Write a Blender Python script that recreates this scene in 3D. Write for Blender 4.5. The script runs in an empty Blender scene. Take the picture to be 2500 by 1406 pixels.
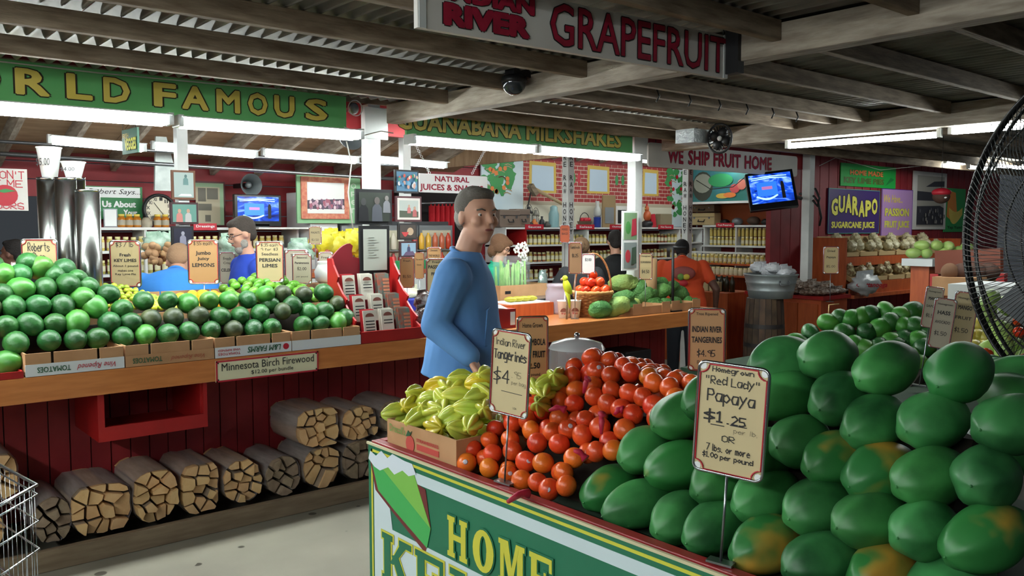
import bpy, bmesh, math, random
from mathutils import Vector, Matrix, noise
random.seed(7)
C = bpy.context.scene.collection
PI = math.pi
# ------------------------------------------------------------------ camera
FPX, CXP, CYP, EYE = 2074.0, 1250.0, 703.0, 1.6
TH = math.atan(148 / FPX); AZ = math.radians(50)
FWD = Vector((math.cos(AZ), math.sin(AZ), 0)); RGT = Vector((math.sin(AZ), -math.cos(AZ), 0))
cam = bpy.data.objects.new('camera', bpy.data.cameras.new('camera'))
C.objects.link(cam)
cam.location = (0, 0, EYE)
cam.rotation_euler = (PI / 2 - TH, 0, AZ - PI / 2)
cam.data.sensor_width = 36; cam.data.lens = FPX / 2500 * 36; cam.data.clip_start = 0.05; cam.data.clip_end = 100
bpy.context.scene.camera = cam
# ------------------------------------------------------------------ world, exposure
sc = bpy.context.scene
w = bpy.data.worlds.new('night'); sc.world = w; w.use_nodes = True
w.node_tree.nodes['Background'].inputs[0].default_value = (0.55, 0.62, 0.7, 1)
w.node_tree.nodes['Background'].inputs[1].default_value = 0.05
sc.view_settings.view_transform = 'Standard'; sc.view_settings.look = 'None'
sc.view_settings.gamma = 1; sc.view_settings.exposure = 0.55; sc.view_settings.use_curve_mapping = False
TUBE_POWER = 45.0
# ------------------------------------------------------------------ pixel -> place helpers (measuring only)
def ray(u, v):
    r = (u - CXP) / FPX; up = -(v - CYP) / FPX
    f = math.cos(TH) + up * math.sin(TH)
    return RGT * r + FWD * f + Vector((0, 0, -math.sin(TH) + up * math.cos(TH)))
def PX(u, v, X): d = ray(u, v); t = X / d.x; return Vector((X, d.y * t, EYE + d.z * t))
def PY(u, v, Y): d = ray(u, v); t = Y / d.y; return Vector((d.x * t, Y, EYE + d.z * t))
def PZ(u, v, Z): d = ray(u, v); t = (Z - EYE) / d.z; return Vector((d.x * t, d.y * t, Z))
def PF(u, v, f):
    d = ray(u, v); return Vector((0, 0, EYE)) + d * f
def PS(u, v, p0, n):
    d = ray(u, v); n = Vector(n); p0 = Vector(p0)
    return Vector((0, 0, EYE)) + d * ((p0 - Vector((0, 0, EYE))).dot(n) / d.dot(n))
# ------------------------------------------------------------------ materials
def lin(h):
    h = h.lstrip('#'); o = []
    for i in (0, 2, 4):
        c = int(h[i:i + 2], 16) / 255
        o.append(c / 12.92 if c <= 0.04045 else ((c + 0.055) / 1.055) ** 2.4)
    return (*o, 1)
MATS = {}
def mat(name, col, rough=0.5, metal=0, col2=None, scale=8, stretch=(1, 1, 1), detail=4, contrast=(0.35, 0.65), bump=0, emit=0, alpha=1, trans=0, coat=0, rnd=0, space='Object', bscale=None, sss=0, spec=None):
    if name in MATS: return MATS[name]
    m = bpy.data.materials.new(name); m.use_nodes = True
    nt = m.node_tree; N = nt.nodes; L = nt.links; b = N['Principled BSDF']
    b.inputs['Base Color'].default_value = lin(col); b.inputs['Roughness'].default_value = rough
    b.inputs['Metallic'].default_value = metal
    if spec is not None: b.inputs['Specular IOR Level'].default_value = spec
    if coat: b.inputs['Coat Weight'].default_value = coat; b.inputs['Coat Roughness'].default_value = 0.15
    if emit: b.inputs['Emission Color'].default_value = lin(col); b.inputs['Emission Strength'].default_value = emit
    if alpha < 1: b.inputs['Alpha'].default_value = alpha
    if trans: b.inputs['Transmission Weight'].default_value = trans; b.inputs['IOR'].default_value = 1.2
    if sss: b.inputs['Subsurface Weight'].default_value = sss; b.inputs['Subsurface Scale'].default_value = 0.01
    tc = N.new('ShaderNodeTexCoord'); mp = N.new('ShaderNodeMapping'); mp.inputs['Scale'].default_value = stretch
    L.new(tc.outputs[space], mp.inputs[0])
    last = None
    if col2 or bump or rnd:
        ns = N.new('ShaderNodeTexNoise'); ns.inputs['Scale'].default_value = scale; ns.inputs['Detail'].default_value = detail
        L.new(mp.outputs[0], ns.inputs['Vector'])
        if rnd:
            oi = N.new('ShaderNodeObjectInfo'); ad = N.new('ShaderNodeVectorMath'); sc_ = N.new('ShaderNodeMath'); sc_.operation = 'MULTIPLY'; sc_.inputs[1].default_value = 37
            L.new(oi.outputs['Random'], sc_.inputs[0]); cb = N.new('ShaderNodeCombineXYZ')
            L.new(sc_.outputs[0], cb.inputs[0]); L.new(mp.outputs[0], ad.inputs[0]); L.new(cb.outputs[0], ad.inputs[1]); L.new(ad.outputs[0], ns.inputs['Vector'])
    if col2:
        rp = N.new('ShaderNodeValToRGB'); rp.color_ramp.elements[0].position = contrast[0]; rp.color_ramp.elements[1].position = contrast[1]
        rp.color_ramp.elements[0].color = lin(col); rp.color_ramp.elements[1].color = lin(col2)
        L.new(ns.outputs['Fac'], rp.inputs[0]); last = rp.outputs[0]
    if rnd:
        hs = N.new('ShaderNodeHueSaturation'); mr = N.new('ShaderNodeMapRange')
        mr.inputs['To Min'].default_value = 1 - rnd; mr.inputs['To Max'].default_value = 1 + rnd
        L.new(oi.outputs['Random'], mr.inputs['Value']); L.new(mr.outputs[0], hs.inputs['Value'])
        mh = N.new('ShaderNodeMapRange'); mh.inputs['To Min'].default_value = 0.5 - rnd * 0.05; mh.inputs['To Max'].default_value = 0.5 + rnd * 0.05
        wn = N.new('ShaderNodeTexWhiteNoise'); wn.noise_dimensions = '1D'; L.new(oi.outputs['Random'], wn.inputs['W'])
        L.new(wn.outputs['Value'], mh.inputs['Value']); L.new(mh.outputs[0], hs.inputs['Hue'])
        if last: L.new(last, hs.inputs['Color'])
        else: hs.inputs['Color'].default_value = lin(col)
        last = hs.outputs[0]
    if last: L.new(last, b.inputs['Base Color'])
    if bump:
        n2 = N.new('ShaderNodeTexNoise'); n2.inputs['Scale'].default_value = bscale or scale * 3; n2.inputs['Detail'].default_value = 3
        L.new(mp.outputs[0], n2.inputs['Vector'])
        bp = N.new('ShaderNodeBump'); bp.inputs['Strength'].default_value = bump; bp.inputs['Distance'].default_value = 0.01
        L.new(n2.outputs['Fac'], bp.inputs['Height']); L.new(bp.outputs[0], b.inputs['Normal'])
    MATS[name] = m; return m
# ------------------------------------------------------------------ mesh builder
class MB:
    def __init__(s): s.v = []; s.f = []; s.mi = []; s.m = 0; s.sm = []
    def add(s, vs, fs, smooth=False):
        o = len(s.v); s.v += [tuple(p) for p in vs]
        for f in fs: s.f.append([i + o for i in f]); s.mi.append(s.m); s.sm.append(smooth)
        return s
    def box(s, x0, x1, y0, y1, z0, z1):
        if x0 > x1: x0, x1 = x1, x0
        if y0 > y1: y0, y1 = y1, y0
        vs = [(x, y, z) for z in (z0, z1) for y in (y0, y1) for x in (x0, x1)]
        return s.add(vs, [(0, 2, 3, 1), (4, 5, 7, 6), (0, 1, 5, 4), (2, 6, 7, 3), (0, 4, 6, 2), (1, 3, 7, 5)])
    def obox(s, c, ax, ay, az):      # centre and half-axis vectors
        c = Vector(c); vs = [c + ax * i + ay * j + az * k for k in (-1, 1) for j in (-1, 1) for i in (-1, 1)]
        return s.add(vs, [(0, 2, 3, 1), (4, 5, 7, 6), (0, 1, 5, 4), (2, 6, 7, 3), (0, 4, 6, 2), (1, 3, 7, 5)])
    def bar(s, p0, p1, w, h, up=Vector((0, 0, 1))):
        p0 = Vector(p0); p1 = Vector(p1); d = p1 - p0; a = d.cross(up).normalized(); b = a.cross(d).normalized()
        return s.obox((p0 + p1) / 2, d / 2, a * w / 2, b * h / 2)
    def tube(s, pts, r, n=8, cap=True, closed=False, r_end=None):
        pts = [Vector(p) for p in pts]; k = len(pts); vs = []; pa = None
        for i, p in enumerate(pts):
            if closed: t = pts[(i + 1) % k] - pts[i - 1]
            else: t = pts[min(i + 1, k - 1)] - pts[max(i - 1, 0)]
            if t.length < 1e-9: t = Vector((0, 0, 1))
            t.normalize()
            if pa is None: a = t.orthogonal().normalized()
            else:
                a = pa - t * pa.dot(t)
                a = a.normalized() if a.length > 1e-6 else t.orthogonal().normalized()
            pa = a; b = t.cross(a)
            rr = r[i] if isinstance(r, (list, tuple)) else r
            for j in range(n):
                q = 2 * PI * j / n; vs.append(p + (a * math.cos(q) + b * math.sin(q)) * rr)
        fs = []
        for i in range(k if closed else k - 1):
            for j in range(n):
                i2 = (i + 1) % k; fs.append((i * n + j, i * n + (j + 1) % n, i2 * n + (j + 1) % n, i2 * n + j))
        if cap and not closed: fs += [tuple(range(n))[::-1], tuple((k - 1) * n + j for j in range(n))]
        return s.add(vs, fs, True)
    def lathe(s, prof, c=(0, 0, 0), n=24, axis='z', cap=True, smooth=True, fr=None):
        vs = []; c = Vector(c)
        for (r, h) in prof:
            for j in range(n):
                q = 2 * PI * j / n; rr = r * (fr(q, h) if fr else 1); a, b = rr * math.cos(q), rr * math.sin(q)
                vs.append(c + (Vector((a, b, h)) if axis == 'z' else Vector((h, a, b)) if axis == 'x' else Vector((b, h, a))))
        k = len(prof); fs = [(i * n + j, i * n + (j + 1) % n, (i + 1) * n + (j + 1) % n, (i + 1) * n + j) for i in range(k - 1) for j in range(n)]
        if cap: fs += [tuple(range(n))[::-1], tuple((k - 1) * n + j for j in range(n))]
        return s.add(vs, fs, smooth)
    def ell(s, c, r, n=16, m=10, rot=None, fn=None):
        c = Vector(c); vs = []; fs = []
        if not hasattr(r, '__len__'): r = (r, r, r)
        for i in range(m + 1):
            a = PI * i / m
            for j in range(n):
                b = 2 * PI * j / n; p = Vector((math.sin(a) * math.cos(b), math.sin(a) * math.sin(b), math.cos(a)))
                if fn: p = fn(p)
                p = Vector((p.x * r[0], p.y * r[1], p.z * r[2]))
                if rot: p = rot @ p
                vs.append(c + p)
        for i in range(m):
            for j in range(n): fs.append((i * n + j, (i + 1) * n + j, (i + 1) * n + (j + 1) % n, i * n + (j + 1) % n))
        return s.add(vs, fs, True)
    def cap(s, p0, r0, p1, r1, n=12):
        p0 = Vector(p0); p1 = Vector(p1)
        s.ell(p0, r0, n, 8); s.ell(p1, r1, n, 8); return s.tube([p0, p1], [r0, r1], n)
    def prism(s, poly, fr, d0, d1, smooth=False):   # polygon in a frame (see Fr), from depth d0 to d1 in front of it
        k = len(poly); ar = sum(poly[i][0] * poly[(i + 1) % k][1] - poly[(i + 1) % k][0] * poly[i][1] for i in range(k))
        if ar < 0: poly = poly[::-1]
        vs = [fr.pt(a, b, d0) for a, b in poly] + [fr.pt(a, b, d1) for a, b in poly]
        return s.add(vs, [tuple(range(k))[::-1], tuple(range(k, 2 * k))] + [(i, (i + 1) % k, k + (i + 1) % k, k + i) for i in range(k)], smooth)
    def build(s, name, mats, parent=None, world=True, bevel=0):
        me = bpy.data.meshes.new(name)
        off = Vector((0, 0, 0))
        if parent is not None and world:
            off = Vector(parent.matrix_basis.translation)
            if parent.parent: off = off + Vector(parent.parent.matrix_basis.translation)
        me.from_pydata([Vector(p) - off for p in s.v], [], s.f)
        if not isinstance(mats, (list, tuple)): mats = [mats]
        for m in mats: me.materials.append(m)
        me.polygons.foreach_set('material_index', [min(i, len(mats) - 1) for i in s.mi])
        me.polygons.foreach_set('use_smooth', s.sm)
        me.validate(); me.update()
        o = bpy.data.objects.new(name, me); C.objects.link(o)
        if parent is not None: o.parent = parent
        if bevel:
            md = o.modifiers.new('bevel', 'BEVEL'); md.width = bevel; md.segments = 2; md.limit_method = 'ANGLE'
        return o
class Fr:                      # a plane frame: origin, right, up; depth goes along the normal towards the viewer
    def __init__(s, o, r, u=(0, 0, 1)):
        s.o = Vector(o); s.r = Vector(r).normalized(); s.u = Vector(u).normalized(); s.n = s.r.cross(s.u).normalized()
    def pt(s, a, b, d=0): return s.o + s.r * a + s.u * b + s.n * d
def frY(x, z, y): return Fr((x, y, z), (1, 0, 0))           # faces -Y
def frX(y, z, x): return Fr((x, y, z), (0, -1, 0))          # faces -X
def tag(o, label=None, cat=None, group=None, kind=None):
    if label: o['label'] = label
    if cat: o['category'] = cat
    if group: o['group'] = group
    if kind: o['kind'] = kind
    return o
def thing(name, loc, label, cat, group=None, rz=0):
    o = bpy.data.objects.new(name, None); C.objects.link(o); o.location = loc; o.rotation_euler.z = rz; o.empty_display_size = 0.05
    return tag(o, label, cat, group)
def recenter(o):
    me = o.data; zs = [v.co for v in me.vertices]
    c = Vector((sum(p.x for p in zs) / len(zs), sum(p.y for p in zs) / len(zs), min(p.z for p in zs)))
    me.transform(Matrix.Translation(-c)); o.location = c; return o
def solo(name, mb, mats, label, cat, group=None, bevel=0):
    return tag(recenter(mb.build(name, mats, bevel=bevel)), label, cat, group)
def struct(name, mb, mats, parent=None, label=None):
    o = mb.build(name, mats, parent); o['kind'] = 'structure'
    if label: o['label'] = label
    return o
def copy_tree(o, parent=None):
    c = o.copy(); C.objects.link(c)
    if parent: c.parent = parent
    for ch in list(o.children): copy_tree(ch, c)
    return c
ORD = ['leftmost', 'second', 'third', 'fourth', 'fifth', 'sixth', 'seventh', 'eighth', 'ninth', 'tenth', 'eleventh', 'twelfth', 'thirteenth', 'fourteenth', 'fifteenth', 'sixteenth', 'seventeenth', 'eighteenth', 'nineteenth', 'twentieth']
_T = ['', 'ten', 'twenty', 'thirty', 'forty', 'fifty', 'sixty']
def ordw(n):   # 1-based ordinal word
    B = ['', 'first'] + ORD[1:]
    if n <= 20: return B[n]
    a, b_ = divmod(n, 10); return (_T[a][:-1] + 'ieth') if b_ == 0 else _T[a] + '-' + B[b_]
def nth(i): return 'leftmost' if i == 0 else ordw(i + 1) + ' from the left'
def proj(p):
    p = Vector(p) - Vector((0, 0, EYE)); f = p.dot(FWD); r = p.dot(RGT); zz = p.z * math.cos(TH) + f * math.sin(TH); ff = f * math.cos(TH) - p.z * math.sin(TH)
    return CXP + FPX * r / ff, CYP - FPX * zz / ff
def relabel(group, noun, where, step, rowname='row down'):
    its = [o for o in C.objects if o.get('group') == group and o.get('category')]
    rows = {}; v0 = min(proj(o.location)[1] for o in its)
    for o in its: u, v = proj(o.location); rows.setdefault(int((v - v0) / step), []).append((u, o))
    for i, k in enumerate(sorted(rows)):
        for j, (u, o) in enumerate(sorted(rows[k], key=lambda q: q[0])):
            o['label'] = noun + ', ' + nth(j) + (', ' + ordw(i + 1) + ' ' + rowname if len(rows) > 1 else '') + ', ' + where
# ------------------------------------------------------------------ lettering
def text_pts(txt, bold=0.0, shear=0.0, outline=0):
    cu = bpy.data.curves.new('t', 'FONT'); cu.body = txt; cu.size = 1; cu.offset = bold; cu.shear = shear; cu.resolution_u = 2; cu.fill_mode = 'FRONT'
    o = bpy.data.objects.new('t', cu); C.objects.link(o)
    bpy.context.view_layer.update()
    me = bpy.data.meshes.new_from_object(o.evaluated_get(bpy.context.evaluated_depsgraph_get()))
    vs = [v.co.copy() for v in me.vertices]; fs = [list(p.vertices) for p in me.polygons]
    bpy.data.objects.remove(o); bpy.data.curves.remove(cu); bpy.data.meshes.remove(me)
    return vs, fs
TC = {}
def letters(fr, txt, a, b, wd, ht, m, parent=None, bold=0.02, outline=None, obold=0.03, d=0.003, shear=0, flip=False, warp=None, name='lettering', hand=0, tight=False, mirror=False):
    """text fitted into the box (a,b,wd,ht) on frame fr; weight comes from shifted copies of the outline font"""
    key = (txt, shear)
    if key not in TC: TC[key] = text_pts(txt, 0, shear)
    bv, fs = TC[key]; out = []
    if not bv: return out
    x0 = min(p.x for p in bv); x1 = max(p.x for p in bv); y0 = min(p.y for p in bv); y1 = max(p.y for p in bv)
    y0 = min(y0, 0.0) if any(c in txt for c in 'gjpqy,') else max(y0, -0.02)
    x0 -= bold; x1 += bold; y0 -= bold; y1 += bold
    sx = wd / max(x1 - x0, 1e-6); sy = ht / max(y1 - y0, 1e-6)
    for k, (mm, bo, dd) in enumerate([(outline, bold + obold, d), (m, bold, d + 0.0015)] if outline else [(m, bold, d)]):
        if not mm: continue
        n = 1 if bo < .004 else 4 if bo < .03 else 8; mb = MB()
        for c_ in range(n):
            ox, oy = (0, 0) if n == 1 else (bo * math.cos(2 * PI * (c_ + .5) / n), bo * math.sin(2 * PI * (c_ + .5) / n)); pv = []
            for p in bv:
                q = (p.x + ox - x0) * sx; r = (p.y + oy - y0) * sy
                if hand: r += math.sin(q / wd * 23 + len(txt)) * ht * hand * .5; q += math.sin(r / ht * 5 + q * 40) * ht * hand * .3
                if flip: q = wd - q; r = ht - r
                pv.append(fr.pt(a + q, b + r, dd + c_ * .00001))
            mb.add(pv, fs)
        out.append(mb.build(name if k == 1 or not outline else name + '_outline', mm, parent))
    return out
# handwriting: pen strokes on a 4 x 8 grid (y 2 is the baseline, 6 the small-letter height, 8 the capital height)
SF_ = {'A': '02 28 42|14 34', 'B': '02 08 38 46 35 05|35 43 32 02', 'C': '47 28 07 03 22 43', 'D': '02 08 28 45 22 02', 'E': '48 08 02 42|05 35', 'F': '48 08 02|05 35', 'G': '47 28 06 03 22 43 45 25', 'H': '02 08|42 48|05 45', 'I': '22 28', 'K': '02 08|48 05 42', 'L': '08 02 42', 'M': '02 08 24 48 42', 'N': '02 08 42 48', 'O': '28 07 03 22 43 47 28', 'P': '02 08 38 46 35 05', 'R': '02 08 38 46 35 05 42', 'S': '47 28 07 05 44 42 22 03', 'T': '08 48|28 22', 'U': '08 03 22 43 48', 'V': '08 22 48', 'W': '08 12 26 32 48', 'Y': '08 25 48|25 22', '\'': '28 26', '"': '18 16|38 36', '&': '42 07 28 37 04 12 22 44',
 'a': '46 16 04 12 32 45|46 42', 'b': '08 02|05 26 44 22 03', 'c': '45 26 04 22 43', 'd': '48 42|45 16 04 12 43', 'e': '04 44 26 04 12 42', 'f': '47 28 27 22|06 36', 'g': '46 16 04 12 43|46 40 10', 'h': '08 02|05 26 45 42', 'i': '26 22|28 27', 'k': '08 02|36 04 42', 'l': '28 22', 'm': '02 06|05 16 25 22|25 36 45 42', 'n': '02 06|05 26 45 42', 'o': '26 04 22 44 26', 'p': '06 00|05 26 44 22 03', 'r': '02 06|04 26 36', 's': '45 16 05 43 22 02', 't': '28 23 32|06 46', 'u': '06 03 12 42|46 42', 'v': '06 22 46', 'w': '06 12 24 32 46', 'y': '06 23|46 00', 'x': '06 42|46 02', 'j': '26 20 00',
 '0': '28 06 04 22 44 46 28', '1': '17 28 22|12 32', '2': '07 28 46 02 42', '3': '08 48 25 44 22 02', '4': '38 32|38 04 44', '5': '48 08 05 35 43 22 02', '6': '47 18 04 22 43 25 04', '7': '08 48 12', '8': '25 07 28 47 25 03 22 43 25', '9': '45 16 07 38 46 42', '$': '47 27 06 44 23 03|29 21', '.': '12 22', '/': '02 48', ',': '22 11', '-': '05 45'}
def scribble(fr, txt, a, b, wd, ht, m, parent=None, pen=None, d=.0014, name='handwriting', seed=0, slope=0, outline=None):
    r = random.Random(len(txt) * 7 + seed); ch_w = [(.45 if c in "il'.1,I " else 1.0) for c in txt]; tot = sum(ch_w) + .28 * len(txt)
    desc = any(c in 'gpyj$' for c in txt); lo = 0 if desc else 2; u_ = ht / (8 - lo); sx = wd / tot
    pen = pen or ht * .05
    for mm, pw, dd in ([(outline, pen * 1.9, d), (m, pen, d + .0012)] if outline else [(m, pen, d)]):
        mb = MB(); x = a; rr = random.Random(5 + len(txt)); k_ = 0
        for c, cw in zip(txt, ch_w):
            j1, j2 = rr.uniform(-.25, .25), rr.uniform(.92, 1.08)
            for st in SF_.get(c, '').split('|'):
                pts = [(x + (int(q[0]) / 4 if cw == 1 else (int(q[0]) - 2) / 4 + .22) * sx * 1.0, b + ((int(q[1]) - lo) * j2 + j1) * u_ + slope * (x - a)) for q in st.split()] if st else []
                for p, q in zip(pts, pts[1:]):
                    dx, dy = q[0] - p[0], q[1] - p[1]; l_ = math.hypot(dx, dy) or 1e-6; nx, ny = -dy / l_ * pw / 2, dx / l_ * pw / 2; ex, ey = dx / l_ * pw * .35, dy / l_ * pw * .35; k_ += 1; dk = dd + (k_ % 7) * .00001
                    mb.add([fr.pt(p[0] - ex + nx, p[1] - ey + ny, dk), fr.pt(p[0] - ex - nx, p[1] - ey - ny, dk), fr.pt(q[0] + ex - nx, q[1] + ey - ny, dk), fr.pt(q[0] + ex + nx, q[1] + ey + ny, dk)], [(0, 1, 2, 3)])
            x += (cw + .28) * sx
        if mb.v: o = mb.build(name if mm is m else name + '_outline', mm, parent)
    return o
def rrect(x0, y0, x1, y1, r, n=4):
    pts = []
    for cx, cy, a0 in ((x1 - r, y0 + r, -PI / 2), (x1 - r, y1 - r, 0), (x0 + r, y1 - r, PI / 2), (x0 + r, y0 + r, PI)):
        for i in range(n + 1): a = a0 + PI / 2 * i / n; pts.append((cx + r * math.cos(a), cy + r * math.sin(a)))
    return pts
def circ(cx, cy, r, n=16, ry=None): return [(cx + r * math.cos(2 * PI * i / n), cy + (ry or r) * math.sin(2 * PI * i / n)) for i in range(n)]
def patch(fr, poly, m, parent, name, d=0.002, t=0.0012):
    return MB().prism(poly, fr, d - t, d).build(name, m, parent)
# ------------------------------------------------------------------ materials in use
M_wood_old = mat('weathered_wood', '#6b5a48', 0.85, col2='#8f7f6b', scale=6, stretch=(1, 6, 6), bump=0.3)
M_wood_oldY = mat('weathered_wood_y', '#83776a', 0.85, col2='#aa9f90', scale=6, stretch=(6, 1, 6), bump=0.3)
M_tin = mat('galvanized_tin', '#5d5a54', 0.55, metal=0.3, col2='#85827a', scale=3, stretch=(4, 1, 1))
M_ply = mat('plywood', '#93785c', 0.8, col2='#ab9072', scale=4, stretch=(1, 5, 1))
M_white = mat('white_paint', '#dfe2e0', 0.5, col2='#cfd2d0', scale=5, bump=0.1)
M_red = mat('red_paint', '#a81d1c', 0.4, col2='#96191a', scale=6, bump=0.08)
M_redw = mat('red_wall_paint', '#7c1c22', 0.6, col2='#8d242b', scale=4, bump=0.1)
M_redd = mat('dark_red_board', '#84191f', 0.6, col2='#962226', scale=5, bump=0.1)
M_top = mat('orange_laminate', '#b8703a', 0.35, col2='#c98046', scale=5, stretch=(1, 8, 8), coat=0.2)
M_orng = mat('orange_stained_wood', '#a24a22', 0.45, col2='#b85a2c', scale=4, stretch=(6, 6, 1))
M_card = mat('cardboard', '#a97f58', 0.9, col2='#b78c64', scale=8)
M_cardw = mat('white_cardboard', '#d5dadb', 0.8)
M_green = mat('sign_green', '#5fae66', 0.5, col2='#6cbb72', scale=3)
M_yel = mat('sign_yellow', '#dcc457', 0.5, col2='#e3cc66', scale=6)
M_black = mat('black_paint', '#17171a', 0.5)
M_dark = mat('dark_outline', '#2c2414', 0.6)
M_signw = mat('white_sign', '#d8d5cf', 0.5, col2='#cbc7c1', scale=3)
M_crim = mat('crimson_letters', '#8e1630', 0.5, col2='#a21c38', scale=30)
M_chrome = mat('chrome', '#b9bec2', 0.18, metal=1)
M_steel = mat('brushed_steel', '#8d9094', 0.3, metal=0.9)
M_beige = mat('price_card', '#ab9a72', 0.5); M_cardn = mat('price_card_near', '#cbb98f', .5)  # same card twice: far colour darkened against tube glare, near colour kept lighter
M_beige2 = mat('price_card_tan', '#a07b50', 0.5)  # tan card, colour darkened likewise for the brightly lit far signs
M_pale = mat('price_card_pale', '#a39a86', 0.5)  # pale card, colour darkened likewise against the tube glare
M_ink = mat('ink', '#1c1a1c', 0.6)
M_redp = mat('red_print', '#b31d2f', 0.5)
M_greenp = mat('green_print', '#2c5a3c', 0.5)
M_plas = mat('clear_wrap', '#c8cbd0', 0.22, alpha=0.16)
M_glass = mat('glass_pane', '#dfe8e8', 0.05, alpha=0.18)
M_foam = mat('styrofoam', '#eceeee', 0.6)
M_plast_w = mat('white_plastic', '#dfe3e6', 0.35)
M_grey = mat('grey_metal', '#8b9093', 0.5, metal=0.4)
M_cable = mat('black_cable', '#1d1c1c', 0.5)
M_cablew = mat('white_cable', '#bdbcb5', 0.5)
def tube_mat(name='fluorescent_glow', power=TUBE_POWER):
    m = bpy.data.materials.new(name); m.use_nodes = True
    b = m.node_tree.nodes['Principled BSDF']; b.inputs['Base Color'].default_value = (1, 1, 1, 1)
    b.inputs['Emission Color'].default_value = (0.93, 1.0, 0.98, 1); b.inputs['Emission Strength'].default_value = power; return m
M_tube = tube_mat(); M_tube_dim = tube_mat('dim_tube_glow', TUBE_POWER * .5); M_tube_fill = tube_mat('fill_tube_glow', TUBE_POWER * 2.4)  # strongest glow is for added fill tubes, weakest for inner rows turned down
M_fix = mat('fixture_enamel', '#c9cdcc', 0.4)
# ------------------------------------------------------------------ setting: floor, roofs
fl = bpy.data.materials.new('concrete_floor'); fl.use_nodes = True
nt = fl.node_tree; N = nt.nodes; L = nt.links; b = N['Principled BSDF']; b.inputs['Roughness'].default_value = 0.6
tc = N.new('ShaderNodeTexCoord'); n1 = N.new('ShaderNodeTexNoise'); n1.inputs['Scale'].default_value = 1.3; n1.inputs['Detail'].default_value = 8
L.new(tc.outputs['Object'], n1.inputs[0]); r1 = N.new('ShaderNodeValToRGB'); r1.color_ramp.elements[0].color = lin('#6f6b60'); r1.color_ramp.elements[1].color = lin('#8a8577')
r1.color_ramp.elements[0].position = .3; r1.color_ramp.elements[1].position = .7; L.new(n1.outputs['Fac'], r1.inputs[0])
vo = N.new('ShaderNodeTexVoronoi'); vo.inputs['Scale'].default_value = 8; vo.inputs['Randomness'].default_value = 1; L.new(tc.outputs['Object'], vo.inputs[0])
sp = N.new('ShaderNodeMath'); sp.operation = 'MULTIPLY_ADD'; sp.inputs[1].default_value = 1.0; L.new(vo.outputs['Distance'], sp.inputs[0])
cs = N.new('ShaderNodeSeparateColor'); L.new(vo.outputs['Color'], cs.inputs[0]); L.new(cs.outputs[0], sp.inputs[2]); sp.inputs[1].default_value = 1.6
r2 = N.new('ShaderNodeValToRGB'); r2.color_ramp.elements[0].position = .36; r2.color_ramp.elements[1].position = .42; r2.color_ramp.elements[0].color = lin('#7f7a70'); r2.color_ramp.elements[1].color = (1, 1, 1, 1)
L.new(sp.outputs[0], r2.inputs[0]); mx = N.new('ShaderNodeMix'); mx.data_type = 'RGBA'; mx.blend_type = 'MULTIPLY'; mx.inputs[0].default_value = 1
L.new(r1.outputs[0], mx.inputs[6]); L.new(r2.outputs[0], mx.inputs[7]); L.new(mx.outputs[2], b.inputs['Base Color'])
struct('floor', MB().box(-6, 16, -4, 10, -0.1, 0), fl)
# low porch roof: corrugated sheets on rafters on beams
ROOF = 2.375
ceil = bpy.data.objects.new('ceiling', None); C.objects.link(ceil); ceil.location = (0, 0, ROOF); ceil['kind'] = 'structure'
pitch = 0.0675; nper = 10; first = None
def sheet_mesh(y0, y1):
    mb = MB(); cols = nper * 8; vs = []
    for i in range(cols + 1):
        x = i * pitch / 8; z = 0.014 * math.cos(2 * PI * i / 8)
        for dz in (0.012, 0.014): vs += [(x, y0, z + dz), (x, y1, z + dz)]
    fs = []
    for i in range(cols):
        a = i * 4; fs += [(a, a + 1, a + 5, a + 4), (a + 2, a + 6, a + 7, a + 3)]
    mb.add(vs, fs, True); return mb
k = 0; x = -3.2; sh = None
while x < 13:
    if sh is None: sh = sheet_mesh(-2.0, 4.56).build('roof_sheet', M_tin, ceil, world=False)
    else: o = sh.copy(); C.objects.link(o); sh2 = o
    (sh if k == 0 else sh2).location = (x, 0, 0.004 * (k % 2)); x += pitch * nper; k += 1
RY = [0.83, 1.34, 1.84, 2.34, 2.86, 3.38, 3.97]
for (xa, xb) in ((-3.2, 2.84), (2.93, 5.46), (5.6, 13.2)):
    for i, y in enumerate(RY + [4.45]):
        if y == 4.45 and xb < 4: continue
        dy = random.uniform(-.01, .01)
        MB().box(xa, xb, y + dy - .02, y + dy + .02, 2.295, 2.37).build('rafter', M_wood_old, ceil, bevel=0.003)
for i in range(3): MB().box(-3.2, 2.84, .3 - .5 * i - .02, .3 - .5 * i + .02, 2.295, 2.37).build('rafter', M_wood_old, ceil)
MB().box(2.84, 2.93, -2, 4.6, 2.245, 2.362).build('beam', M_wood_oldY, ceil, bevel=0.004)
MB().box(5.46, 5.6, -2, 4.6, 2.225, 2.362).build('beam', M_wood_oldY, ceil, bevel=0.004)
MB().box(-1.55, -1.45, -2, 4.6, 2.245, 2.362).build('beam', M_wood_oldY, ceil)
# two-by-four nailer with old hooks beside the beam
ho = MB().box(2.93, 5.46, 3.06, 3.1, 2.3, 2.365).build('nailer', M_wood_old, ceil)
for i in range(6):
    x = 3.55 + .27 * i
    MB().tube([(x, 3.05, 2.37), (x, 3.03, 2.34), (x + .012, 3.02, 2.3), (x, 3.03, 2.27)], .005, 5).build('hook', M_cable, ho)
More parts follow.
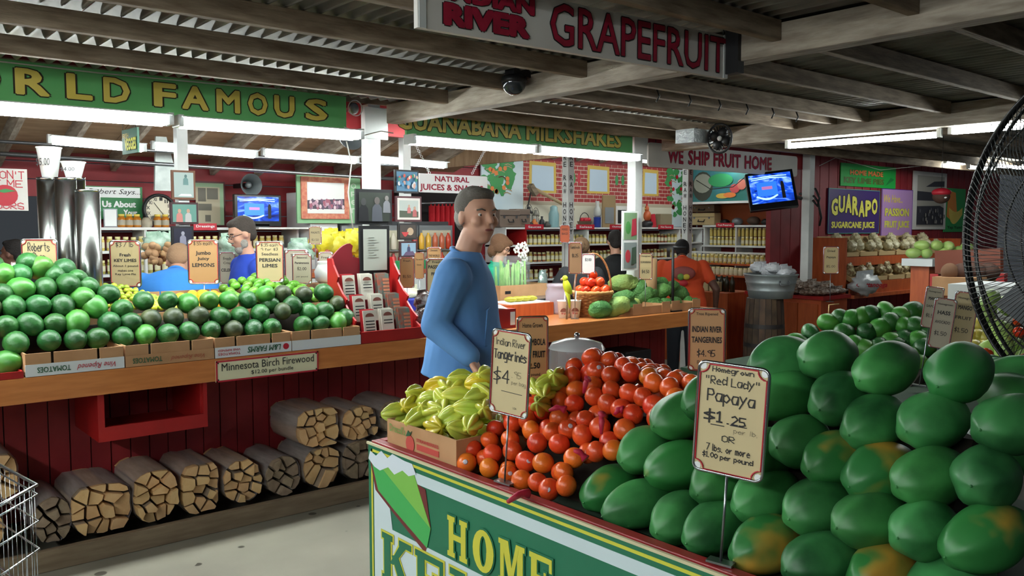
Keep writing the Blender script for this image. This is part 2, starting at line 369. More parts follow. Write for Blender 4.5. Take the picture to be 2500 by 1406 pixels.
# stall roof: plywood ceiling sloping down to the back, rafters below it
def zs(y, x=0): return 2.2 + 0.28 * (7.75 - y) if x < 5.05 else 2.56 + 0.19 * (7.75 - y)
stc = bpy.data.objects.new('ceiling', None); C.objects.link(stc); stc.location = (0, 7.75, 2.2); stc['kind'] = 'structure'
x = -1.6; i = 0
while x < 13.2:
    a, b_ = 4.9, 7.75
    MB().add([(x, a, zs(a, x)), (x + 1.2, a, zs(a, x)), (x + 1.2, b_, zs(b_, x)), (x, b_, zs(b_, x)), (x, a, zs(a, x) + .02), (x + 1.2, a, zs(a, x) + .02), (x + 1.2, b_, zs(b_, x) + .02), (x, b_, zs(b_, x) + .02)],
             [(0, 3, 2, 1), (4, 5, 6, 7), (0, 1, 5, 4), (2, 3, 7, 6), (1, 2, 6, 5), (0, 4, 7, 3)]).build('plywood_panel', M_ply, stc)
    x += 1.205
x = -1.3
while x < 13:
    MB().bar((x, 4.92, zs(4.92, x) - .075), (x, 7.7, zs(7.7, x) - .075), .04, .14).build('rafter', M_wood_oldY, stc); x += .42
# walls
wb = bpy.data.objects.new('wall_back', None); C.objects.link(wb); wb.location = (4, 7.75, 0); wb['kind'] = 'structure'
z = 0
while z < 2.56:
    MB().box(1.2 if z > 1.72 else 1.9, 9.95, 7.72 - .004 * (int(z * 10) % 2), 7.78, z + .004, z + .138).build('wall_board', M_redw, wb); z += .142
MB().box(5.03, 5.06, 4.9, 7.74, 2.2, 2.6).build('step_panel', M_ply, stc)
wr = bpy.data.objects.new('wall_right', None); C.objects.link(wr); wr.location = (10, 6.5, 0); wr['kind'] = 'structure'
y = 5.45
while y < 7.7:
    MB().box(9.95, 10.0, y, y + .145, 0, 2.7).build('wall_board', M_redw, wr); y += .15
wf = bpy.data.objects.new('wall_front', None); C.objects.link(wf); wf.location = (11, 5.4, 0); wf['kind'] = 'structure'
x = 8.25
while x < 14.5:
    MB().box(x, x + .094, 5.38 + .004 * (int(x * 10) % 2), 5.44, 0, 2.9).build('wall_board', M_redw, wf); x += .1
wn = bpy.data.objects.new('wall_header', None); C.objects.link(wn); wn.location = (4, 4.9, 2.2); wn['kind'] = 'structure'
MB().box(-1.6, 8.25, 4.86, 4.9, 2.2, 3.1).build('header_board', M_redd, wn)
MB().box(-1.6, 8.25, 4.84, 4.86, 2.395, 2.43).build('header_trim', M_wood_old, wn)
# ------------------------------------------------------------------ posts
def post(x0, y0, s, z0, z1, label, cap=False):
    t = thing('support_post', (x0 + s / 2, y0 + s / 2, z0), label, 'post')
    MB().box(x0, x0 + s, y0, y0 + s, z0, z1).build('shaft', M_white, t, bevel=0.004)
    if cap: MB().box(x0 - .03, x0 + s + .05, y0 - .012, y0 + .0, z1 - .22, z1 - .02).build('bracket_board', M_white, t, bevel=.003)
    return t
post(2.8, 4.755, .09, .92, 2.38, 'white square post behind the red brochure rack on the counter', True)
post(5.32, 4.755, .09, .92, 2.38, 'white square post between the milkshakes sign and the fruit shipping sign', True)
post(7.99, 4.76, .09, 0, 2.4, 'white square post right of the tilted television')
post(2.02, 5.98, .075, 0, 2.6, 'white post with three framed pictures behind the lemons')
post(3.85, 5.98, .075, 0, 2.55, 'white post behind the column of small framed photos, left of the juices sign')
p1 = post(5.8, 6.06, .085, 0, 2.62, 'white post lettered with honey words above the celery, left of the flower')
p2 = post(7.66, 6.06, .085, 0, 2.62, 'white post lettered with honey words right of the tall banner post')
for p, x in ((p1, 5.8), (p2, 7.66)):
    for fr, sgn in ((frY(x, 0, 6.06), 1), (frX(6.145, 0, x), 1)):
        z = 2.44
        for ch in 'PURE RAW HONEY':
            if ch != ' ': letters(fr, ch, .022, z - .05, .042, .05, M_ink, p, bold=.015, name='lettering')
            z -= .066
post(.28, 6.6, .08, 0, 2.5, 'white post under the tomato sign at the far left')
# ------------------------------------------------------------------ fluorescent lights
def fixture(p0, p1, label, group, n=1, hood=True, r=.02, tm=None):
    p0 = Vector(p0); p1 = Vector(p1); c = (p0 + p1) / 2; d = (p1 - p0).normalized(); s = d.cross(Vector((0, 0, 1)))
    t = thing('fluorescent_light', c, label, 'light', group)
    for k in range(n):
        o = s * ((k - (n - 1) / 2) * .07)
        MB().tube([p0 + o + d * .02, p1 + o - d * .02], r, 10).build('lamp_tube', tm or M_tube, t)
    if hood == 'thin': MB().bar(p0 + Vector((0, 0, r + .008)), p1 + Vector((0, 0, r + .008)), .15, .006).build('reflector', M_fix, t)
    elif hood: MB().bar(p0 + Vector((0, 0, .045)), p1 + Vector((0, 0, .045)), .09 if n == 1 else .16, .03).build('housing', M_fix, t)
    for e in (p0, p1): MB().obox(e + Vector((0, 0, .012)), d * .012, s * (.02 + .035 * (n - 1)), Vector((0, 0, .03))).build('socket', M_fix, t)
    return t
G1 = 'fluorescent lights in the row under the world famous sign'
for i, (a, b_, lb) in enumerate([(-3.2, -2.0, None), (-1.9, -.7, None), (-.62, .58, None), (.62, 1.49, 'bright tube light under the world famous sign, left one'), (1.54, 2.6, 'bright tube light under the world famous sign, right one')]):
    fixture((a, 4.535, 2.138), (b_, 4.535, 2.143), lb or 'tube light ' + ['third', 'second', 'first'][i] + ' beyond the left edge, in the world famous row', G1, 2, r=.023, hood='thin')
fixture((2.97, 4.535, 2.14), (3.98, 4.535, 2.14), 'bright tube light under the milkshakes sign, left one', 'lights under the milkshakes sign', 2, r=.022, hood='thin')
fixture((4.02, 4.535, 2.14), (5.08, 4.535, 2.14), 'bright tube light under the milkshakes sign, right one', 'lights under the milkshakes sign', 2, r=.022, hood='thin')
for i, (a, b_) in enumerate([(1.3, 1.9), (1.96, 2.72), (2.78, 3.6), (3.66, 4.5)]):
    fixture((a, 6.3, 2.17), (b_, 6.3, 2.15), nth(i) + ' tube light of the second row, inside the stall', 'second row of tube lights inside the stall', 1, tm=M_tube_dim, hood='thin', r=.024)
for i, a in enumerate([5.3, 6.8, 8.3]):
    fixture((a, 6.75, 2.38), (a + 1.2, 6.75, 2.38), nth(i) + ' tube light over the jar aisle behind the hanging signs', 'tube lights over the jar aisle', 1, tm=M_tube_dim)
fixture((5.5, 3.46, 2.185), (5.56, 2.42, 2.185), 'tube light under the far beam, left of the two', 'tube lights under the far beam', 1, hood=False)
fixture((5.58, 2.36, 2.2), (5.62, 1.2, 2.2), 'tube light under the far beam, behind the fan cage', 'tube lights under the far beam', 1, hood=False)
for i, (u, v, u2, v2) in enumerate([(2308, 395, 2352, 399), (2365, 408, 2425, 412), (2430, 404, 2500, 410)]):
    a = PY(u, v, 4.4 - .3 * i); b_ = PY(u2, v2, 4.4 - .3 * i); fixture(a, b_, ['small distant tube light above the framed photograph', 'distant tube light left of the fan cage', 'distant tube light seen through the fan cage'][i], 'distant tube lights at the right', 1, hood=False, tm=M_tube)
for i, y in enumerate((-.6, .8, 2.2)): fixture((-1.4, y, 2.2), (-1.4, y + 1.2, 2.2), 'added fill tube light out of view left of the camera, ' + ['nearest', 'middle', 'furthest'][i] + ' one', 'added fill tube lights under the near beam', 1, tm=M_tube_fill)  # unseen tubes added to light the heaps and banner from the left
# ------------------------------------------------------------------ big painted signs
def board(name, fr, wd, ht, t, m, label, cat, corner=0, group=None, trim=None):
    c = fr.pt(wd / 2, 0, 0)
    r = thing(name, c, label, cat, group)
    poly = rrect(0, 0, wd, ht, corner) if corner else [(0, 0), (wd, 0), (wd, ht), (0, ht)]
    MB().prism(poly, fr, -t, 0).build('board', m, r)
    if trim:
        for q in ((0, 0, wd, .008), (0, ht - .008, wd, ht), (0, 0, .008, ht), (wd - .008, 0, wd, ht)):
            patch(fr, [(q[0], q[1]), (q[2], q[1]), (q[2], q[3]), (q[0], q[3])], trim, r, 'border', .003)
    return r
def fw(fr, u, v):   # place of a photograph point on a frame's plane, in that frame's coordinates
    p = PS(u, v, fr.o, fr.n) - fr.o; return p.dot(fr.r), p.dot(fr.u)
f1 = Fr((-.1, 4.62, 2.185), (1, 0, 0))
s1 = board('painted_sign', f1, 2.67, .2, .02, M_green, 'long green sign with big yellow letters WORLD FAMOUS', 'sign')
X = [('W', .35, .58), ('O', .6, .76), ('R', .885, .99), ('L', 1.11, 1.21), ('D', 1.32, 1.42), ('F', 1.575, 1.68), ('A', 1.72, 1.85), ('M', 1.90, 2.03), ('O', 2.07, 2.18), ('U', 2.23, 2.33), ('S', 2.42, 2.53)]
X = []
for ch, ua, ub in [('O', -60, 2), ('R', 37, 122), ('L', 162, 226), ('D', 252, 317), ('F', 374, 430), ('A', 443, 508), ('M', 527, 585), ('O', 604, 652), ('U', 668, 718), ('S', 744, 798)]:
    a = fw(f1, ua, 230)[0]; b_ = fw(f1, ub, 230)[0]; letters(f1, ch, a, .042, b_ - a, .125, M_yel, s1, bold=.035, outline=M_dark, obold=.035)
letters(f1, 'W', .42, .042, .16, .125, M_yel, s1, bold=.035, outline=M_dark, obold=.035)
f2 = Fr((3.0, 4.62, 2.185), (1, 0, 0))
s2 = board('painted_sign', f2, 2.13, .2, .02, M_green, 'long green sign with yellow letters GUANABANA MILKSHAKES', 'sign')
for i, (wrd, ua, ub) in enumerate([('GUANABANA', 968, 1272), ('MILKSHAKES', 1284, 1516)]):
    a = fw(f2, ua, 320)[0]; b_ = fw(f2, ub, 330)[0]; letters(f2, wrd, a, .035, b_ - a, .125, M_yel, s2, bold=.035, outline=M_dark, obold=.03)
f3 = Fr(PX(1020, 52, 1.42), Vector((2.83, 2.04, 0)) - Vector((1.42, 2.1, 0)))
f3.o.z = 2.185
s3 = board('hanging_sign', f3, 1.42, .165, .022, M_signw, 'large white hanging sign with dark red letters INDIAN RIVER GRAPEFRUIT', 'sign')
def ab(u0, v0, u1, v1, fr):
    a = fw(fr, u0, v0); b_ = fw(fr, u1, v1); return a[0], b_[0]
a0, a1 = ab(1080, 40, 1292, 60, f3); letters(f3, 'RIVER', a0, .018, a1 - a0, .07, M_crim, s3, bold=.075, outline=M_ink, obold=.03)
letters(f3, 'INDIAN', a0, .095, a1 - a0 + .02, .06, M_crim, s3, bold=.06, outline=M_ink, obold=.03)
a0, a1 = ab(1342, 60, 1770, 130, f3); letters(f3, 'GRAPEFRUIT', a0, .016, a1 - a0, .138, M_crim, s3, bold=.01, outline=M_ink, obold=.02)
for a in (.015, 1.405):
    MB().prism([(a - .012, 0), (a + .012, 0), (a + .012, .165), (a - .012, .165)], f3, 0, .004).build('end_strip', M_fix, s3)
    MB().tube([f3.pt(a, .16, -.01), f3.pt(a, .24, -.01)], .004, 5).build('hanger', M_cable, s3)
MB().box(2.82, 2.86, 2.0, 2.06, 2.2, 2.41).build('end_bracket', M_black, s3)
f4 = Fr((PY(1583, 395, 4.72).x, 4.72, PY(1583, 395, 4.72).z), (1, 0, 0)); f4.o.z = 2.105
w4 = PY(1947, 395, 4.72).x - f4.o.x
s4 = board('hanging_sign', f4, w4, .2, .018, M_signw, 'white hanging sign with dark red hand-painted letters WE SHIP FRUIT HOME', 'sign', .03)
for wrd, ua, ub in [('WE', 1630, 1668), ('SHIP', 1680, 1732), ('FRUIT', 1742, 1808), ('HOME', 1818, 1884)]:
    a = fw(f4, ua, 370)[0]; b_ = fw(f4, ub, 370)[0]; letters(f4, wrd, a, .04, b_ - a, .125, M_redp if 0 else M_crim, s4, bold=.03, outline=M_ink, obold=.012, hand=.04)
for a in (.1, w4 - .3): MB().tube([f4.pt(a, .19, -.009), f4.pt(a, .33, -.009)], .003, 5).build('hanger', M_cable, s4)
f5 = Fr(PY(1023, 469, 6.25), (1, 0, 0)); w5 = PY(1190, 480, 6.25).x - f5.o.x; h5 = .165
s5 = board('hanging_sign', f5, w5, h5, .015, M_foam, 'white sign with red letters NATURAL JUICES & SNACKS hung on chains', 'sign', .015)
letters(f5, 'NATURAL', w5 * .22, h5 * .6, w5 * .5, h5 * .3, M_crim, s5, bold=.03, hand=.03)
letters(f5, 'JUICES & SNACKS', w5 * .01, h5 * .12, w5 * .92, h5 * .34, M_crim, s5, bold=.03, hand=.03)
for (u0, v0, u1, v1) in ((1050, 425, 1014, 352), (1152, 425, 1183, 368)):
    p = PY(u0, v0, 6.25); q = PY(u1, v1, 6.2); n = 11
    for i in range(n):
        c = p.lerp(q, (i + .5) / n); d = (q - p).normalized(); s_ = d.cross(Vector((0, 1, 0) if i % 2 else (.7, .7, 0))).normalized()
        h = (q - p).length / n * .62
        MB().tube([c + d * h, c + s_ * .011, c - d * h, c - s_ * .011], .0035, 4, closed=True).build('chain_link', M_foam, s5)
    MB().tube([q, Vector((q.x, q.y, zs(q.y) + .005))], .003, 5).build('chain_wire', M_steel, s5)
# small green FRESH VEGGIES sign hanging across the aisle
f6 = Fr((1.42, 5.62, 2.085), PF(368, 300, 5) - PF(298, 322, 5.35)); f6.o = PF(299, 378, 5.3); f6.r.z = 0; f6.r.normalize(); f6 = Fr(f6.o, f6.r)
wv = .26
s6 = board('hanging_sign', f6, wv, .15, .012, mat('veggie_green', '#3f6f5c', .5), 'small green and yellow sign reading FRESH VEGGIES hanging under the tube lights', 'sign')
def slant(a, b_): return a, b_ + a * .12
letters(f6, 'FRESH', .02, .095, .1, .03, M_yel, s6, bold=.01)
letters(f6, 'VEGGIES', .06, .02, .19, .075, mat('bright_yellow', '#d8d92c', .5), s6, bold=.05, outline=M_ink, obold=.02)
for a in (.02, wv - .02): MB().tube([f6.pt(a, .15, 0), f6.pt(a, .33, 0)], .002, 4).build('hanger', M_cable, s6)
# ------------------------------------------------------------------ long counter
CY, CT = 4.34, .918
ct = thing('counter_base', (3, 4.9, 0), 'dark red plank base under the long sales counter', 'counter')
solo('worktop', MB().box(-1.6, 5.95, CY, 5.4, .8, CT), M_top, 'long orange-brown laminate worktop running the length of the stall', 'worktop', bevel=.004)
x = -1.55; i = 0
while x < 5.75:
    MB().box(x, x + .094, 4.86 + .003 * (i % 2), 4.875, .1, .799).build('plank', M_redd, ct); x += .1; i += 1
MB().box(-1.6, 5.8, 4.88, 4.93, .0, .799).build('back_panel', M_black, ct)
MB().box(5.8, 5.85, 4.86, 5.35, 0, .799).build('end_panel', M_redd, ct)
MB().box(-1.6, 5.8, 4.84, 4.87, .0, .09).build('plinth', M_wood_old, ct)
solo('kerb_board', MB().box(-1.6, 4.9, 4.335, 4.375, 0, .1), mat('grubby_board', '#6b5b47', .85, col2='#7d6c56', scale=5, stretch=(1, 8, 8)), 'worn wooden board along the floor in front of the firewood', 'board', bevel=.004)
# red hanging tray under the counter
t = thing('under_counter_tray', (1.33, 4.5, .55), 'open red wooden box hung under the counter', 'shelf box')
MB().box(1.07, 1.6, 4.385, 4.405, .56, .63).build('front_lip', M_red, t)
MB().box(1.07, 1.1, 4.405, 4.84, .56, .8).build('side_panel', M_red, t); MB().box(1.57, 1.6, 4.405, 4.84, .56, .8).build('side_panel', M_red, t)
MB().box(1.1, 1.57, 4.405, 4.84, .56, .58).build('bottom_panel', M_red, t); MB().box(1.07, 1.1, 4.385, 4.405, .63, .8).build('corner_post', M_red, t); MB().box(1.58, 1.6, 4.385, 4.405, .63, .8).build('corner_post', M_red, t)
# firewood price board
fs = Fr((1.63, 4.335, .795), (1, 0, 0)); sb = board('price_board', fs, .583, .112, .006, mat('cream_card', '#ddd9b4', .5), 'cream board reading Minnesota Birch Firewood $12.00 per bundle', 'sign', trim=M_redp)
letters(fs, 'Minnesota Birch Firewood', .03, .056, .525, .04, M_ink, sb, bold=0)
letters(fs, '$12.00 per bundle', .19, .018, .24, .027, M_ink, sb, bold=.004)
for a, b_ in ((.012, .012), (.57, .012), (.012, .1), (.57, .1), (.29, .104)): MB().prism(circ(a, b_, .004, 8), fs, 0, .003).build('screw', M_ink, sb)
# ------------------------------------------------------------------ firewood bundles
M_log = mat('split_wood_end', '#cfa673', .8, col2='#d6b17f', scale=20, bump=.25, rnd=.12)
M_logd = mat('dark_wood_end', '#7d6a55', .85, col2='#93806a', scale=20, bump=.25, rnd=.15)
M_bark = mat('birch_bark', '#7c6a58', .9, col2='#a8967e', scale=9, stretch=(1, .3, 1), bump=.5)
M_film = mat('stretch_film', '#9c9296', .28, alpha=.5, col2='#b9b3b3', scale=14, stretch=(3, .5, 3))
def clip(poly, px, py, nx, ny):
    out = []; k = len(poly)
    for i in range(k):
        a, b_ = poly[i], poly[(i + 1) % k]; da = (a[0] - px) * nx + (a[1] - py) * ny; db = (b_[0] - px) * nx + (b_[1] - py) * ny
        if da <= 0: out.append(a)
        if da * db < 0: q = da / (da - db); out.append((a[0] + (b_[0] - a[0]) * q, a[1] + (b_[1] - a[1]) * q))
    return out
def bundle(cx, cz, w_, h_, label, seed, y0=4.44, ln=.38, dark=False, sq=.5, rot=0, n=13, film=True, skew=0):
    rd = random.Random(seed); t = thing('firewood_bundle', (cx, y0 + ln / 2, cz - h_ / 2), label, 'firewood', 'wrapped firewood bundles under the counter')
    e = 2 + sq * 3; out = []
    for i in range(20):
        a = 2 * PI * i / 20; c, s_ = math.cos(a), math.sin(a); r = (abs(c) ** e + abs(s_) ** e) ** (-1 / e) * (1 + rd.uniform(-.05, .05))
        out.append((r * c * w_ / 2, r * s_ * h_ / 2))
    k = 0; sites = []
    while len(sites) < n and k < 4000:
        k += 1; p = (rd.uniform(-w_ / 2, w_ / 2), rd.uniform(-h_ / 2, h_ / 2))
        if (abs(p[0] * 2 / w_) ** e + abs(p[1] * 2 / h_) ** e) < .8 and all(math.hypot(p[0] - q[0], p[1] - q[1]) > .042 for q in sites): sites.append(p)
    for i, p in enumerate(sites):
        poly = out
        for j, q in enumerate(sites):
            if i == j: continue
            dx, dy = q[0] - p[0], q[1] - p[1]; l_ = math.hypot(dx, dy); g = .0025 + rd.random() * .004
            mx_, my_ = p[0] + dx * .5, p[1] + dy * .5
            poly = clip(poly, mx_ - dx / l_ * g, my_ - dy / l_ * g, dx / l_, dy / l_)
            if len(poly) < 3: break
        if len(poly) < 3: continue
        cxp = sum(a for a, _ in poly) / len(poly); czp = sum(b_ for _, b_ in poly) / len(poly); sh = rd.uniform(.9, 1.0)
        poly = [(cxp + (a - cxp) * sh, czp + (b_ - czp) * sh) for a, b_ in poly]
        fr = Fr((cx, y0 + rd.uniform(-.03, .03), cz), (1, 0, 0)); mb = MB(); kk = len(poly)
        tp = [(cxp + (a - cxp) * rd.uniform(.93, 1.0), czp + (b_ - czp) * rd.uniform(.93, 1)) for a, b_ in poly]
        vs = [fr.pt(a + skew * 0, b_, -ln) for a, b_ in poly] + [fr.pt(a, b_, -.012) for a, b_ in poly] + [fr.pt(a, b_, 0) for a, b_ in tp]
        mb.m = 0
        ar = sum(poly[a][0] * poly[(a + 1) % kk][1] - poly[(a + 1) % kk][0] * poly[a][1] for a in range(kk))
        mb.add(vs, [tuple(range(2 * kk, 3 * kk))] + [(kk + a, kk + (a + 1) % kk, 2 * kk + (a + 1) % kk, 2 * kk + a) for a in range(kk)])
        mb.m = 1; mb.add(vs, [tuple(range(kk))[::-1]] + [(a, (a + 1) % kk, kk + (a + 1) % kk, kk + a) for a in range(kk)])
        mb.build('log', [M_logd if dark else M_log, M_bark if (dark or rd.random() < .35) else M_log], t)
    if film:
        mb = MB(); vs = []; ys = [y0 + .02, y0 + .06, y0 + .14, y0 + .22, y0 + .3, y0 + ln - .01]
        for yy in ys:
            for (a, b_) in out: q = 1.02 + rd.uniform(-.006, .015); vs.append((cx + a * q, yy, cz + b_ * q))
        mb.add(vs, [(i * 20 + j, i * 20 + (j + 1) % 20, (i + 1) * 20 + (j + 1) % 20, (i + 1) * 20 + j) for i in range(len(ys) - 1) for j in range(20)], True)
        mb.build('plastic_wrap', M_film, t)
    return t
zb = .095
BN = [(.52, .25, .3, 'pale firewood bundle lowest at the far left behind the wire cart', 0, 0), (.87, .22, .17, 'narrow dark firewood bundle half hidden by the wire cart', 1, 0),
      (1.09, .24, .27, 'wide firewood bundle with dark pieces, first one clear of the wire cart', 0, .6), (1.345, .26, .21, 'firewood bundle with reddish split pieces below the red box', 0, .3),
      (1.575, .25, .2, 'square firewood bundle of pale logs, fourth clear of the cart counting back', 0, .9), (1.81, .23, .21, 'round firewood bundle of clean pale quarters in tight film', 0, .1),
      (2.045, .21, .21, 'dark grey weathered firewood bundle in film', 1, .1), (2.285, .22, .22, 'firewood bundle beneath the stacked pale bundle', 0, .4), (2.54, .22, .23, 'dark firewood bundle on the floor beside the green banner table', 1, .4)]
for i, (x, h, w_, lb, dk, sq) in enumerate(BN):
    bundle(x, zb + h / 2, w_, h, lb, 10 + i, dark=bool(dk), sq=sq, n=10 if h < .23 else 14)
bundle(.62, .095 + .25 + .11, .24, .22, 'pale firewood bundle stacked on another at the far left', 31, sq=.3)
bundle(2.27, .325 + .115, .26, .22, 'large pale firewood bundle stacked on top of the row', 32, sq=.5, n=14)
bundle(2.54, .325 + .1, .22, .2, 'small bark-sided firewood bundle stacked behind the pale one', 33, sq=.3)
bundle(2.81, .095 + .12, .24, .23, 'firewood bundle on the floor half hidden by the carton of star fruit', 34, dark=True)
bundle(2.8, .33 + .1, .23, .2, 'grey wrapped firewood bundle stacked above the carton of star fruit', 35, dark=True, sq=.2)
# ------------------------------------------------------------------ tomato cartons along the counter edge
def carton(x0, x1, y0, y1, z0, label, lid, strip=.055, flaps=True, hh=.105):
    t = thing('tomato_carton', ((x0 + x1) / 2, (y0 + y1) / 2, z0), label, 'carton')
    th = .006
    MB().box(x0, x1, y0, y1, z0, z0 + th).build('bottom_panel', M_card, t)
    MB().box(x0, x1, y1 - th, y1, z0, z0 + hh).build('back_panel', M_card, t)
    for a in (x0, x1 - th): MB().box(a, a + th, y0 + th, y1 - th, z0, z0 + hh).build('side_panel', M_card, t)
    # front panel split by hand slots
    n = 3; wd = (x1 - x0); cuts = [0, .26, .27, .73, .74, 1]
    for a, b_ in ((0, .25), (.28, .72), (.75, 1)): MB().box(x0 + wd * a, x0 + wd * b_, y0, y0 + th, z0, z0 + hh).build('front_panel', M_card, t)
    MB().box(x0 - .002, x1 + .002, y0 - .006, y0, z0, z0 + strip).build('lid_strip', lid, t)
    return t, frY(x0, z0, y0 - .006)
zc = CT + .002
c1, g1 = carton(.765, 1.185, 4.35, 4.66, zc, 'white-edged tomato carton with red script, nearest under the avocados', M_cardw)
letters(g1, 'TOMATOES', .045, .015, .14, .026, M_greenp, c1, bold=.02, flip=True); letters(g1, 'Vine Ripened', .21, .012, .17, .034, M_redp, c1, bold=0, shear=.4, flip=True)
c2, g2 = carton(1.195, 1.625, 4.35, 4.66, zc, 'brown tomato carton with dark print beside the white one', M_card)
letters(g2, 'TOMATOES', .03, .015, .14, .026, M_greenp, c2, bold=.02, flip=True); letters(g2, 'Vine Ripened', .21, .012, .17, .03, mat('faded_red_print', '#a2523c', .8), c2, bold=0, shear=.4, flip=True)
c3, g3 = carton(1.635, 2.055, 4.35, 4.66, zc, 'white-edged carton with green farm name and red tomato emblem', M_cardw)
letters(g3, 'L&M FARMS', .17, .014, .19, .032, M_greenp, c3, bold=.02, shear=.2, flip=True); letters(g3, 'TOMATOES', .012, .012, .12, .014, M_redp, c3, bold=.01, flip=True); letters(g3, 'VINE RIPENED', .012, .032, .12, .012, M_redp, c3, bold=.01, flip=True)
patch(g3, circ(.39, .03, .017), M_redp, c3, 'tomato_emblem')
c4, g4 = carton(2.065, 2.49, 4.35, 4.66, zc, 'carton with a plain white edge beside the red brochure rack', M_cardw)
t = thing('red_tray', (.55, 4.5, CT), 'shallow red plastic tray at the near end of the avocados', 'tray')
MB().box(.3, .755, 4.35, 4.66, CT + .001, CT + .012).build('tray_floor', M_red, t)
for q in ((.3, .755, 4.345, 4.355), (.3, .755, 4.655, 4.665)): MB().box(*q, CT + .001, CT + .032).build('rim', M_red, t)
for q in ((.3, .31), (.745, .755)): MB().box(*q, 4.355, 4.655, CT + .001, CT + .032).build('rim', M_red, t)
# ------------------------------------------------------------------ fruit meshes
M_pap = mat('papaya_skin', '#3f8848', .45, col2='#1c5228', scale=6, detail=9, contrast=(.4, .62), bump=.12, bscale=7, rnd=.14)
M_papy = mat('papaya_skin_ripening', '#2d7438', .42, col2='#b98f35', scale=5.5, detail=3, contrast=(.57, .7), rnd=.08)
M_avo = mat('avocado_skin', '#2c6a2c', .42, col2='#1d5322', scale=9, bump=.3, bscale=55, rnd=.22)
M_avod = mat('avocado_skin_dark', '#46502f', .45, col2='#2a3a24', scale=12, bump=.15, bscale=90, rnd=.2)
M_avol = mat('avocado_skin_bright', '#3f8430', .4, col2='#68873a', scale=5, contrast=(.5, .75), bump=.1, bscale=90, rnd=.15)
M_tan = mat('tangerine_peel', '#d4401c', .3, col2='#dd5a22', scale=10, bump=.12, bscale=160, rnd=.14)
M_tano = mat('orange_peel', '#dc701f', .3, col2='#d95a1c', scale=8, bump=.12, bscale=160, rnd=.12)
M_star = mat('star_fruit_skin', '#cfcd50', .22, col2='#b9cb55', scale=12, rnd=.12, sss=.1)
M_stary = mat('star_fruit_yellow', '#d8bb2e', .25, col2='#c9c140', scale=12, rnd=.1)
M_klime = mat('key_lime_peel', '#b7bd34', .35, col2='#8fae35', scale=8, rnd=.2)
M_lime = mat('lime_peel', '#6fa52c', .35, col2='#4f9030', scale=6, rnd=.25)
M_lemon = mat('lemon_peel', '#e3ac25', .4, rnd=.08, bump=.1)
M_mango = mat('mango_skin', '#b3a84a', .35, col2='#c2b050', scale=6, rnd=.12)
M_ann = mat('soursop_skin', '#5a8c44', .6, col2='#3f7434', scale=10, bump=1.0, bscale=60, rnd=.2)
M_annl = mat('soursop_skin_pale', '#9cae5c', .6, col2='#7c9c50', scale=10, bump=1.0, bscale=60, rnd=.15)
M_tom = mat('tomato_skin', '#cf3318', .22, col2='#dc5425', scale=6, rnd=.12)
M_stem = mat('dry_stem', '#7d6b4a', .8)
M_stick = mat('fruit_sticker', '#c9c4cf', .4)
M_pot = mat('potato_skin', '#b08a62', .8, col2='#c29c74', scale=9, rnd=.15)
M_apple = mat('pale_green_fruit', '#9cbf62', .35, col2='#b5cf7c', scale=6, rnd=.12)
def fruit_mesh(name, build_fn, m):
    mb = MB(); build_fn(mb); o = mb.build(name, m); me = o.data; bpy.data.objects.remove(o); return me
def papaya(mb, L=.215, R=.063, seed=0):
    rd = random.Random(seed); prof = []
    for i in range(19):
        t = i / 18; x = -L / 2 + L * t
        r = R * (math.sin(PI * min(1, (t + .0) ** .62)) ** .75) if t < 1 else .004
        if t < .5: r = R * (math.sin(PI * t) ** .5)
        else: r = R * (math.cos((t - .5) * PI * .86) ** .85)
        prof.append((max(r, .003), x))
    def fr(q, x):
        t = (x + L / 2) / L; a = .07 * max(0, 1 - t * 1.7) + .018
        return 1 + a * math.cos(5 * q + seed) + .02 * math.sin(2 * q + seed * 2)
    mb.lathe(prof, n=30, axis='x', fr=fr)
    mb.lathe([(.0015, -L / 2 - .004), (.005, -L / 2 + .004)], n=8, axis='x')
def egg(a, b_, pear=.12, n=16, m=11):
    def f(mb):
        mb.ell((0, 0, 0), (b_, b_, a), n, m, fn=lambda p: Vector((p.x * (1 - pear * p.z), p.y * (1 - pear * p.z), p.z)))
    return f
def knob(a, b_, seed, amp=.12):
    def f(mb):
        def fn(p):
            n_ = noise.noise(p * 1.6 + Vector((seed, 0, 0))) * amp + noise.noise(p * 10 + Vector((seed, 3, 0))) * .075
            return p * (1 + n_)
        mb.ell((0, 0, 0), (b_, b_, a), 48, 32, fn=fn)
    return f
def star(mb, L=.11, R=.036):
    prof = [(.003, -L / 2), (.014, -L / 2 * .9), (R * .72, -L / 2 * .6), (R, -L / 2 * .1), (R * .95, L / 2 * .35), (R * .6, L / 2 * .75), (.012, L / 2 * .95), (.003, L / 2)]
    mb.lathe(prof, n=40, axis='x', fr=lambda q, h: .60 + .46 * abs(math.cos(2.5 * q)) ** 1.2)
def put(me, name, p, rot, label=None, cat=None, group=None, s=1):
    o = bpy.data.objects.new(name, me); C.objects.link(o); o.location = p; o.rotation_euler = rot
    o.scale = (s, s, s) if not hasattr(s, '__len__') else s
    return tag(o, label, cat, group)
PAP = [fruit_mesh('papaya', lambda mb, i=i: papaya(mb, .212 + .01 * (i % 3), .063 + .002 * (i % 2), i), M_papy if i in (1, 4) else M_pap) for i in range(6)]
TANM = [fruit_mesh('tangerine', egg(.0285, .032, 0, 18, 12), m) for m in (M_tan, M_tan, M_tan, M_tano)]
